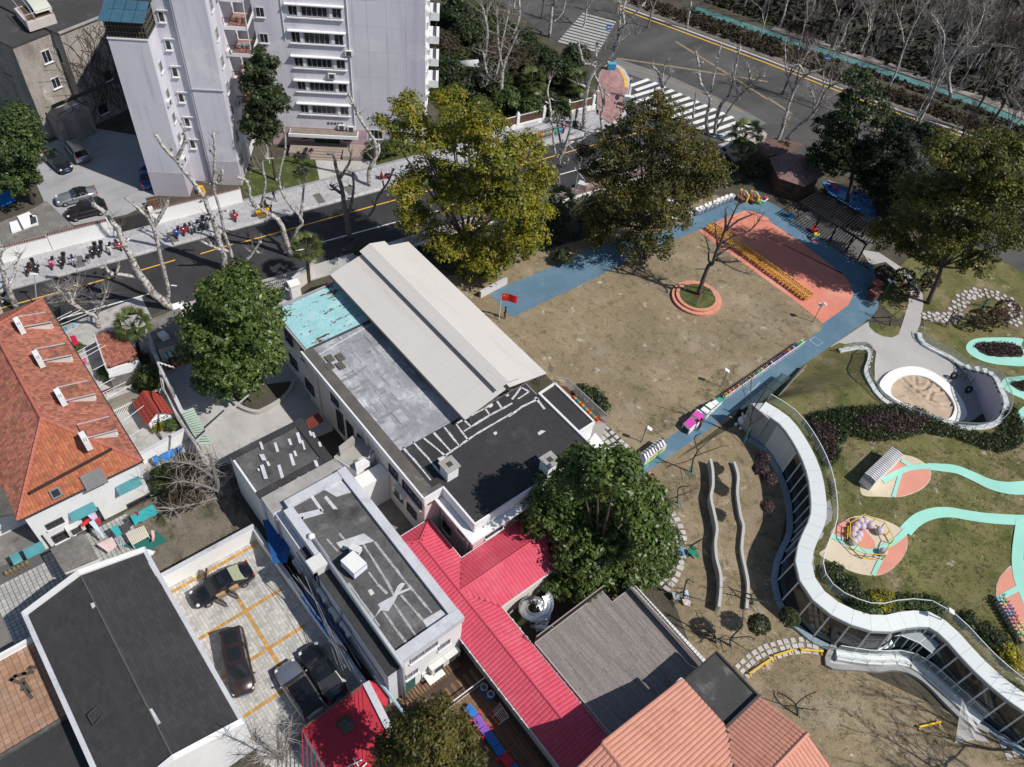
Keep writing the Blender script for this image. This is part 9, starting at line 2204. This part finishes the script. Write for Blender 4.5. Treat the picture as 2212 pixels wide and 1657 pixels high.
# the bare wood beyond the cycle path: six kinds of bare tree, copied
def wood_proto(seed):
 random.seed(seed);b=MB();tw=MB()
 def rec(p,d,L_,r,dep):
  q_=p+d*L_
  (b if dep<2 else tw).tube([p,p.lerp(q_,.5)+Vec((RU(-1,1),RU(-1,1),0))*L_*.05,q_],[r,r*.82,r*.66],5 if dep<2 else 3,cap=False)
  if dep>=6:return
  for _ in range(random.choice((2,3,3))if dep<4 else 3):
   v=(d+Vec((RU(-1,1),RU(-1,1),RU(-.2,.6)))*.62).normalized();rec(q_ if random.random()<.7 else p.lerp(q_,.6),v,L_*RU(.62,.86),max(.014,r*.6),dep+1)
 rec(Vec((0,0,0)),Vec((RU(-.1,.1),RU(-.1,.1),1)).normalized(),RU(2.6,3.6),RU(.12,.2),0)
 return b,tw
kinds=[]
for i in range(7):
 b,tw=wood_proto(100+i);t=thg('bare_tree','x','bare tree',(0,0,0));b.mk('trunk',[brk_p,brk_g,brk_d][i%3],t,local=True,smooth=True);tw.mk('twigs',twm_ if i%3!=2 else twig_dark,t,local=True);kinds.append(t)
random.seed(21)
wp=[(p.x,p.y)for p in wood_pts];xs_=[p[0]for p in wp];ys_=[p[1]for p in wp];cnt=0;tries=0;pos=[]
lab_w=['pale trunked bare tree in the wood beyond the cycle path','grey bare tree in the wood beyond the cycle path','dark bare tree in the wood beyond the cycle path']
while cnt<190 and tries<9000:
 tries+=1;x,y=RU(min(xs_),max(xs_)),RU(min(ys_),max(ys_))
 if not inside(x,y,wp)or any((x-a)**2+(y-c)**2<3 for a,c in pos):continue
 pos.append((x,y));i=random.randrange(7);o=place(kinds[i],(x,y,0),RU(0,6.28),lab_w[i%3],['pale','grey','dark'][i%3]+' bare trees of the wood');s_=RU(.85,1.4);o.scale=(s_*1.1,s_*1.1,s_*RU(.9,1.15));cnt+=1
for x,y in((1690,205),(1760,235),(1830,250),(1960,300),(2060,330),(1400,60),(1260,60),(1330,30),(1170,40),(2150,330),(1640,90),(1720,120),(1050,90),(1000,30),(1110,20)):
 i=random.randrange(7);o=place(kinds[i],G('D',x,y),RU(0,6.28),['pale','grey','dark'][i%3]+' twiggy bare tree near the main road',['pale','grey','dark'][i%3]+' roadside bare trees');s_=RU(.8,1.1);o.scale=(s_,s_,s_)
# trees standing just outside the picture on the right, whose shade reaches the grass
for x,y,i in((15.5,46.5,0),(17.5,52,3),(14.5,41,2),(19.5,58,4),(20,47,1)):
 o=place(kinds[i],(x,y,0),i*1.3,['pale','grey','dark'][i%3]+' bare tree beyond the right end of the pavilion','bare trees right of the pavilion');o.scale=(1.25,1.25,1.2)
# ------------------------------------------------------------------ cars
chrome=mat('chrome',(.6,.6,.62),.2,.05,metal=.9);head_m=mat('headlight',(.6,.62,.65),.15,.05,spec=.7);tail_m=mat('tail_light',(.35,.01,.01),.3,.05);plate_m=mat('plate_blue',(.04,.16,.5),.5,.05)
car_glass=mat('car_glass',(.015,.018,.02),.05,.1,1.,0,spec=.7);tan=mat('tan_leather',(.42,.28,.16),.6,.1)
def paint(n,c,metal=.35):return mat('paint_'+n,c,.28,.04,.8,0,metal=metal,coat=.6,spec=.5)
def car(lab,front,rear,col,kind='sedan',L=4.7,W=1.82,roofcol=None,doors=False,pano=False,z0=0.):
 f,r=Vec((front.x,front.y,0)),Vec((rear.x,rear.y,0));c=(f+r)/2;d=(f-r).normalized();rz=math.atan2(d.y,d.x);c.z=z0
 t=thg('parked_car',lab,'car',c,rz,'parked cars');h=L/2;w=W/2
 if kind=='sedan':st=[(-h,.45,.78,.78),(-h+.12,.26,.98,.88),(-h*.66,.2,1.04,.98),(-h*.3,.2,1.0,1.),(0,.2,.97,1.),(h*.3,.2,.96,1.),(h*.6,.2,.9,.97),(h-.25,.24,.78,.88),(h,.36,.58,.66)];bl,bt,ft,fl,H_=-h*.72,-h*.34,h*.12,h*.46,1.45
 elif kind=='coupe':st=[(-h,.42,.78,.76),(-h+.15,.25,.96,.9),(-h*.5,.2,1.0,1.),(0,.18,.93,.98),(h*.35,.18,.9,.98),(h*.65,.2,.84,.97),(h-.2,.22,.72,.86),(h,.34,.55,.6)];bl,bt,ft,fl,H_=-h*.62,-h*.3,-h*.02,h*.24,1.3
 elif kind=='van':st=[(-h,.45,1.0,.9),(-h+.1,.28,1.12,.98),(-h*.5,.22,1.12,1.),(0,.22,1.1,1.),(h*.4,.22,1.08,1.),(h*.7,.22,1.02,.96),(h-.2,.26,.86,.86),(h,.36,.66,.66)];bl,bt,ft,fl,H_=-h*.98,-h*.9,h*.26,h*.62,1.78
 else:st=[(-h,.5,.95,.84),(-h+.12,.32,1.1,.95),(-h*.5,.26,1.1,1.),(0,.26,1.08,1.),(h*.35,.26,1.06,1.),(h*.65,.28,1.02,.97),(h-.22,.3,.88,.88),(h,.42,.66,.68)];bl,bt,ft,fl,H_=-h*.94,-h*.74,h*.1,h*.38,1.68
 b=MB();vs=[]
 for x,zl,zt,k in st:
  y=w*k;vs+=[(x,-y*.8,zl),(x,-y*.97,zl+.1),(x,-y,(zl+zt)/2+.05),(x,-y*.96,zt-.1),(x,-y*.82,zt-.01),(x,0,zt+.03),(x,y*.82,zt-.01),(x,y*.96,zt-.1),(x,y,(zl+zt)/2+.05),(x,y*.97,zl+.1),(x,y*.8,zl)]
 n=len(st);m=11
 b.add(vs,[(i*m+k,i*m+(k+1)%m,(i+1)*m+(k+1)%m,(i+1)*m+k)for i in range(n-1)for k in range(m)]+[tuple(reversed(range(m))),tuple(range((n-1)*m,n*m))])
 body=b.mk('body',col,t,smooth=True,local=True)
 zb=max(s_[2]for s_ in st)-.06;wr,wb=w*.74,w*.9
 rear_w=[(bl,-wb*.95,zb),(bl,wb*.95,zb),(bt,wr,H_-.04),(bt,-wr,H_-.04)];front_w=[(fl,wb*.95,zb-.04),(fl,-wb*.95,zb-.04),(ft,-wr,H_-.04),(ft,wr,H_-.04)]
 MB().poly(rear_w[::-1]).poly([(x-.01,y,z)for x,y,z in rear_w]).mk('rear_window',car_glass if not doors else mat('rear_shade',(.33,.36,.24),.4,.1),t,local=True)
 MB().poly(front_w[::-1]).poly([(x+.01,y,z)for x,y,z in front_w]).mk('windscreen',car_glass,t,local=True)
 for s_ in(-1,1):
  P=[(bl+.08,s_*wb*.97,zb),(fl-.1,s_*wb*.97,zb-.03),(ft-.03,s_*wr*1.01,H_-.05),(bt+.03,s_*wr*1.01,H_-.05)]
  MB().poly(P).poly([(x,y+s_*.008,z)for x,y,z in P][::-1]).mk('side_window',car_glass,t,local=True)
  pm=MB();mid=.5*(bl+fl)-.1;pm.bar((mid,s_*wb*.985,zb),((bt+ft)/2-.1,s_*wr*1.02,H_-.05),.09,.03);pm.mk('pillar',col,t,local=True);MB().bar(P[0],P[3],.1,.05).mk('pillar',col,t,local=True);MB().bar(P[1],P[2],.08,.05).mk('pillar',col,t,local=True)
  MB().ball((fl-.15,s_*(w+.08),zb+.02),.11,6,sq=(.7,1.1,.7)).mk('mirror',col,t,smooth=True,local=True)
  MB().ball((h-.28,s_*w*.7,.72 if kind!='suv' else.82),.2,8,sq=(.9,.8,.55)).mk('headlight',head_m,t,smooth=True,local=True)
  MB().ball((-h+.08,s_*w*.74,.86 if kind in('sedan','coupe')else 1.0),.16,8,sq=(.6,.9,.8)).mk('tail_light',tail_m,t,smooth=True,local=True)
  for x in(-h*.6,h*.6):
   o=torus((x,s_*(w-.1),.33),.235,.1,(1,0,0),(0,0,1),18,6).mk('wheel',rub,t,smooth=True,local=True)
   rm_=MB();rm_.lathe((0,0,0),[(.21,-.07),(.22,.04),(.05,.05)],10);rm_.xf(Matrix.Translation((x,s_*(w-.08),.33))@Matrix.Rotation(-s_*math.pi/2,4,'X'));rm_.mk('rim',chrome,o,local=True)
 rp_=MB();nx=5;vs=[]
 for i in range(nx):
  x=bt+(ft-bt)*i/(nx-1);bz=H_-.03+.05*math.sin(math.pi*i/(nx-1));vs+=[(x,-wr*1.02,H_-.05),(x,-wr*.8,bz),(x,0,bz+.02),(x,wr*.8,bz),(x,wr*1.02,H_-.05)]
 rp_.add(vs,[(i*5+k,(i+1)*5+k,(i+1)*5+k+1,i*5+k+1)for i in range(nx-1)for k in range(4)]);rp_.mk('roof',roofcol or col,t,smooth=True,local=True)
 if pano:
  for u in((.12,.42),(.56,.88))if pano==2 else((.5,.9),):MB().box((bt+(ft-bt)*(u[0]+u[1])/2,0,H_+.045),((ft-bt)*(u[1]-u[0]),wr*1.25,.02)).mk('sunroof',car_glass,t,local=True)
 MB().box((-h-.005,0,.8 if kind!='sedan' else.74),(.03,.46,.15)).mk('number_plate',plate_m,t,local=True);MB().box((h-.0,0,.5),(.04,.5,.14)).mk('number_plate',plate_m,t,local=True)
 MB().box((h-.06,0,.62),(.1,W*.42,.16)).mk('grille',iron,t,local=True)
 if doors:
  MB().box((-.15,0,1.02),(L*.36,W*.8,.06)).mk('cabin_floor',iron,t,local=True)
  for s_ in(-1,1):
   for x,ln in((fl-.25,1.0),)if s_<0 else((fl-.25,1.0),(-.18,.85)):
    D0=Matrix.Translation((x,s_*w,0))@Matrix.Rotation(math.pi-s_*1.05,4,'Z');q_=MB();q_.box((ln/2,0,.62),(ln,.09,.62));q_.xf(D0);dr=q_.mk('open_door',col,t,local=True);q_=MB();q_.box((ln/2-.05,0,1.12),(ln*.8,.025,.36));q_.xf(D0);q_.mk('door_window',car_glass,dr,local=True)
    q_=MB();q_.box((ln/2,s_*.055,.62),(ln*.8,.015,.4));q_.xf(D0);q_.mk('door_lining',tan,dr,local=True)
    if s_>0:MB().box((x-.45,w*.62,.98),(.62,.5,.16)).mk('seat',tan,t,local=True);MB().box((x-.45,w*.93,.72),(.75,.12,.5)).mk('door_opening',tan,t,local=True)
 return t
car('black saloon with open doors and tan seats in the car park',G('02',1252,580,.5),G('02',1625,378,.5),paint('black',(.012,.014,.02)),'sedan',4.9,1.85,doors=True,pano=1)
car('dark brown people carrier with two sunroofs beside the black shingle roof',G('02',1585,1185,.5),G('02',1500,775,.8),paint('brown',(.045,.03,.03)),'van',5.0,1.85,pano=2)
car('silver grey off-roader with black roof at the lower end of the car park',G('12',195,1020,.5),G('12',372,1290,.8),paint('silver',(.33,.34,.38),.7),'suv',4.75,1.9,roofcol=paint('blackroof',(.012,.012,.014)))
car('black saloon with greenish rear window next to the silver off-roader',G('12',345,905,.5),G('12',520,1180,.7),paint('black',(.012,.014,.02)),'sedan',4.8,1.85,pano=1)
car('black saloon beside the yellow line in the tower forecourt',G('00',452,1120,.5),G('00',305,972,.7),paint('black',(.012,.014,.02)),'sedan',4.6,1.8)
car('silver van parked against the vine-grown wall',G('00',445,905,.6),G('00',545,1035,.8),paint('silver',(.33,.34,.38),.7),'van',4.8,1.85)
car('silver coupe with a black folding roof in the tower forecourt',G('00',372,1300,.5),G('00',610,1240,.6),paint('silverlight',(.45,.47,.5),.7),'coupe',4.5,1.8,roofcol=MA['paint_blackroof'])
car('dark hatchback in front of the silver coupe near the street wall',G('00',440,1395,.5),G('00',672,1330,.7),paint('charcoal',(.03,.026,.028)),'suv',4.4,1.8)
car('dark blue car half hidden in the shade behind the white tower',G('00',955,1085,.6),G('00',962,1200,.6),paint('blue',(.02,.05,.2)),'sedan',4.5,1.8)
car('white car glimpsed on the street beneath the olive camphor',RD(72.5,5.3),RD(68,5.2),paint('white',(.6,.6,.6),0),'sedan',4.5,1.8)
# ------------------------------------------------------------------ scooters and bicycles
seat_b=mat('saddle_black',(.02,.02,.022),.6,.1)
def scooter(n,bc,ac=None,box_=None):
 t=thg('motor_scooter','x','scooter');bm_=mat('scooter_'+n,bc,.35,.05,coat=.3);am=mat('apron_'+n,ac or bc,.7,.15,3.)
 for x in(-.58,.58):o=torus((x,0,.23),.17,.06,(1,0,0),(0,0,1),14,5).mk('wheel',rub,t,local=True,smooth=True);MB().ball((x,0,.23),.11,6,sq=(1,.5,1)).mk('hub',chrome,o,local=True)
 b=MB();b.add([(-.75,-.13,.4),(.1,-.14,.3),(.1,.14,.3),(-.75,.13,.4),(-.8,-.1,.62),(-.1,-.15,.66),(-.1,.15,.66),(-.8,.1,.62)],[(3,2,1,0),(4,5,6,7),(0,1,5,4),(1,2,6,5),(2,3,7,6),(3,0,4,7)]);b.box((.2,0,.28),(.5,.3,.07));b.mk('body',bm_,t,local=True)
 MB().box((-.42,0,.71),(.68,.26,.12),0,taper=.9).mk('seat',seat_b,t,local=True)
 b=MB();b.add([(.42,-.2,.3),(.42,.2,.3),(.3,.17,.95),(.3,-.17,.95),(.5,-.18,.3),(.5,.18,.3),(.4,.15,.95),(.4,-.15,.95)],[(0,1,2,3),(7,6,5,4),(0,4,5,1),(1,5,6,2),(2,6,7,3),(3,7,4,0)]);b.mk('front_shield',bm_,t,local=True)
 MB().tube([(.6,0,.25),(.33,0,1.0)],.035,5).mk('fork',seat_b,t,local=True);MB().tube([(.2,-.34,1.05),(.34,0,1.0),(.2,.34,1.05)],.025,5).mk('handlebar',seat_b,t,local=True)
 for s_ in(-.3,.3):MB().tube([(.27,s_,1.03),(.3,s_*1.25,1.22)],.012,4).ball((.3,s_*1.3,1.24),.06,6).mk('mirror',seat_b,t,local=True)
 MB().ball((.44,0,.86),.09,8).mk('headlight',head_m,t,local=True,smooth=True)
 if ac:b=MB();b.add([(.36,-.42,1.0),(.36,.42,1.0),(.1,.4,.45),(.1,-.4,.45),(.4,-.3,.6),(.4,.3,.6)],[(0,1,2,3),(0,4,5,1),(3,2,5,4),(0,3,4),(1,5,2)]);b.mk('apron',am,t,local=True)
 if box_:MB().box((-.85,0,.85),(.34,.38,.3)).mk('top_box',mat('box_'+n,box_,.5),t,local=True)
 return t
SC={'brown':scooter('brown',(.1,.04,.025)),'black':scooter('black',(.02,.02,.025),(.03,.03,.04),(.02,.02,.02)),'pink':scooter('pink',(.5,.03,.13),(.6,.4,.5)),'grey':scooter('grey',(.25,.27,.32),(.4,.43,.5)),'white':scooter('white',(.6,.6,.58)),'blue':scooter('blue',(.02,.08,.4),(.1,.15,.4)),'red':scooter('red',(.4,.03,.03),(.35,.03,.05))}
sa_=A_ROAD-math.pi/2
for k,x,y,c,da,lab in(('A4',450,800,'brown',-.4,'brown scooter leftmost in the pavement row by the lamp'),('A4',565,770,'black',.1,'black scooter with top box right of the brown one'),('A4',815,700,'pink',-.3,'pink scooter standing alone on the pavement'),('A4',975,690,'black',-.4,'black scooter right of the pink one'),('A4',1135,670,'grey',.0,'grey scooter with a pale apron beside a pavement pit'),('A4',1450,530,'black',-.4,'black scooter under the white helmet end of the group'),('A4',1545,510,'black',-.4,'black scooter with screen in the middle of the group'),('A4',1690,480,'white',-.3,'white scooter right of the group by the tree'),('A4',1820,430,'red',.2,'dark red motorbike half hidden by the plane tree'),('A5',585,690,'blue',-.4,'bright blue scooter before the white wall'),('A5',690,650,'red',-.4,'red scooter next to the blue one'),('A5',785,630,'white',-.1,'white boxed scooter next to the red one'),('A5',870,590,'grey',-.6,'grey scooter fourth from the blue one'),('A5',940,570,'black',-.6,'black scooter fifth from the blue one'),('A5',1010,555,'grey',-.6,'silver grey scooter under the forked plane tree'),('A5',1075,540,'white',-.6,'white scooter against the plane tree trunk'),('A5',1455,440,'red',-.2,'red scooter right of the plane tree'),('10',830,1160,'red',-1.9,'red scooter on the pavement before the shrubs'),('A5',1960,320,'black',.2,'black scooter behind the yellow bicycles'),('A6',975,790,'black',.1,'black motorbike beside the pillared fence'),('A6',1035,810,'white',.1,'white fronted motorbike by the plane tree at the corner'),('A6',800,850,'red',-.4,'red and white delivery scooter by the shared bicycles'),('A6',1530,850,'black',1.4,'black scooter riding on the street near the corner')):
 place(SC[c],G(k,x,y,.13 if y<2000 and not lab.endswith('corner')or 'tree' in lab else.02),sa_+da,lab,'motor scooters')
def bicycle(n,col):
 t=thg('bicycle','x','bicycle');fm=mat('bike_'+n,col,.4,.05)
 for x in(-.5,.5):torus((x,0,.33),.3,.022,(1,0,0),(0,0,1),18,4).mk('wheel',rub if n=='dark' else fm,t,local=True)
 b=MB()
 for a,c in(((-.5,0,.33),(-.1,0,.3)),((-.5,0,.33),(-.18,0,.78)),((-.1,0,.3),(-.18,0,.9)),((-.1,0,.3),(.36,0,.85)),((-.17,0,.72),(.36,0,.85)),((.5,0,.33),(.36,0,1.0))):b.tube([a,c],.028,5)
 b.mk('frame',fm,t,local=True);MB().ball((-.2,0,.93),.13,6,sq=(1.1,.6,.4)).mk('saddle',seat_b,t,local=True);MB().tube([(.25,-.28,1.03),(.36,0,1.0),(.25,.28,1.03)],.02,5).mk('handlebar',seat_b,t,local=True);MB().box((.56,0,.85),(.3,.3,.22),taper=1.15).mk('basket',fm if n!='dark' else seat_b,t,local=True)
 return t
BK={'yellow':bicycle('yellow',(.65,.36,.02)),'teal':bicycle('teal',(.03,.4,.35)),'orange':bicycle('orange',(.6,.2,.03)),'dark':bicycle('dark',(.05,.05,.06)),'blue':bicycle('blue',(.06,.25,.5))}
for i in range(6):place(BK['yellow'],G('A5',1785+i*28,385-i*7,.13),sa_+.05*i-.1,'%s yellow bicycle from the left in the row by the forked plane tree'%nth(i+1),'yellow bicycles by the entrance')
for i,c in enumerate('orange yellow blue yellow blue yellow yellow teal teal yellow teal blue'.split()):place(BK[c],G('A6',440+i*27,965-i*8,.13),sa_+RU(-.15,.15),'%s shared bicycle from the left, %s, in the packed row near the corner'%(nth(i+1),c),'%s bicycles near the corner'%c)
for i in range(8):place(BK['dark'],G('10',275+(i%4)*22,1030+(i//4)*110+RU(-15,15),.02),A_FAC+RU(-.4,.4)+1.2,'dark bicycle in the %s cluster on the forecourt of the block'%['upper','lower'][i//4],'bicycles by the block entrance, %s cluster'%['upper','lower'][i//4])
place(BK['dark'],G('A4',1390,610,.13),sa_-.5,'dark bicycle with a basket left of the scooter group',None)
# ------------------------------------------------------------------ people
skin_m=mat('skin',(.42,.25,.18),.6,.05);hair_m=mat('hair',(.015,.012,.01),.6,.1)
def person(p,rz,lab,top,legs,stride=.0,reach=0.,bend=0.,shoe=None):
 t=thg('person',lab,'person',p,rz)
 by=bend;V=[(0,0,.93),(0,by*.3,1.14),(0,by*.8,1.33),(0,by,1.46),(0,by+.02,1.54),(0,by+.03,1.64)];E=[(0,1),(1,2),(2,3),(3,4),(4,5)];R_=[.135,.12,.135,.055,.085,.088]
 def ch(root,pts,rad):
  k=root
  for q_,r in zip(pts,rad):V.append(q_);R_.append(r);E.append((k,len(V)-1));k=len(V)-1
  return k
 for s_ in(-1,1):
  st=stride*s_;ch(0,[(s_*.09,0,.86),(s_*.1,st*.5+.03,.48),(s_*.1,st-.02*0,.1),(s_*.1,st+.13,.05)],[.095,.062,.045,.04])
  sh=[(s_*.17,by*.85,1.38),(s_*.23,by+.02-st*.3+reach*.15,1.13),(s_*.22,by+.1-st*.5+reach*.4,.92+reach*.2)];w_=ch(2,sh,[.06,.042,.03]);hx,hy,hz=sh[-1]
  for f_ in range(4):ch(w_,[(hx+(f_-1.5)*.018,hy+.03,hz-.07),(hx+(f_-1.5)*.02,hy+.055,hz-.14-.01*(f_ in(1,2)))],[.012,.008])
  ch(w_,[(hx-s_*.03,hy+.05,hz-.04),(hx-s_*.035,hy+.08,hz-.08)],[.011,.008])
 me=bpy.data.meshes.new('body');me.from_pydata(V,E,[]);o=bpy.data.objects.new('body',me);COL.objects.link(o)
 md=o.modifiers.new('skin','SKIN');sb_=o.modifiers.new('sub','SUBSURF');sb_.levels=sb_.render_levels=1
 for i,sv in enumerate(me.skin_vertices[0].data):sv.radius=(R_[i],R_[i]*(.8 if i<3 else 1));sv.use_root=i==0
 dg=bpy.context.evaluated_depsgraph_get();m2=bpy.data.meshes.new_from_object(o.evaluated_get(dg));bpy.data.objects.remove(o)
 m2.materials.clear()
 for m_ in(top,legs,skin_m,shoe or seat_b,hair_m):m2.materials.append(m_)
 for pl_ in m2.polygons:
  c=pl_.center;pl_.material_index=3 if c.z<.1 else(2 if abs(c.x)>.16 and c.z<.93+reach*.2 else 1 if c.z<.92 else 0 if c.z<1.46 else(4 if c.z>1.62 or c.y<by+.0 else 2));pl_.use_smooth=True
 link('body',m2,t)
 MB().ball((0,by+.0,1.65),.105,8,sq=(.95,1.05,.85)).mk('hair',hair_m,t,local=True,smooth=True);MB().ball((0,by+.125,1.58),.02,6).mk('nose',skin_m,t,local=True)
 for s_ in(-.035,.035):MB().ball((s_,by+.108,1.605),.012,6).mk('eye',hair_m,t,local=True)
 return t
blk,navy_c,red_c,grey_c=mat('cloth_black',(.018,.018,.022),.85),mat('cloth_navy',(.02,.025,.06),.85),mat('cloth_maroon2',(.16,.03,.02),.85),mat('cloth_grey2',(.2,.2,.22),.85)
person(G('11',1610,405,.02),2.2,'person in black clothes standing beside the flagpole',blk,blk,.08)
person(G('21',1205,1130,.02),1.2,'person in a dark red jacket leaning over the pink toy van',red_c,blk,.1,.7,.16)
person(G('10',122,1300,.13),-1.0,'pedestrian in dark clothes walking past the front lawn',blk,navy_c,.24)
person(G('A6',1000,668,.13),1.0,'person in a long black coat walking by the white fence pillar',blk,blk,.2)
person(G('A6',990,745,.13),-1.2,'person in black beside the motorbikes at the fence',blk,grey_c,.06)
person(G('30',235,258,.02),.5,'person in a red jacket on the teal cycle path',mat('cloth_red3',(.5,.03,.04),.8),blk,.2)
person(G('10',940,1150,.13),-1.4,'person in pale blue clothes walking under the camphor edge',mat('cloth_pale',(.35,.42,.5),.8),navy_c,.22)
for o in list(COL.objects):
 if '_used' in o:del o['_used']
# prototypes whose label was never replaced (none should be left)
for o in list(COL.objects):
 if o.get('label')=='x':
  for c in list(o.children_recursive):bpy.data.objects.remove(c)
  bpy.data.objects.remove(o)
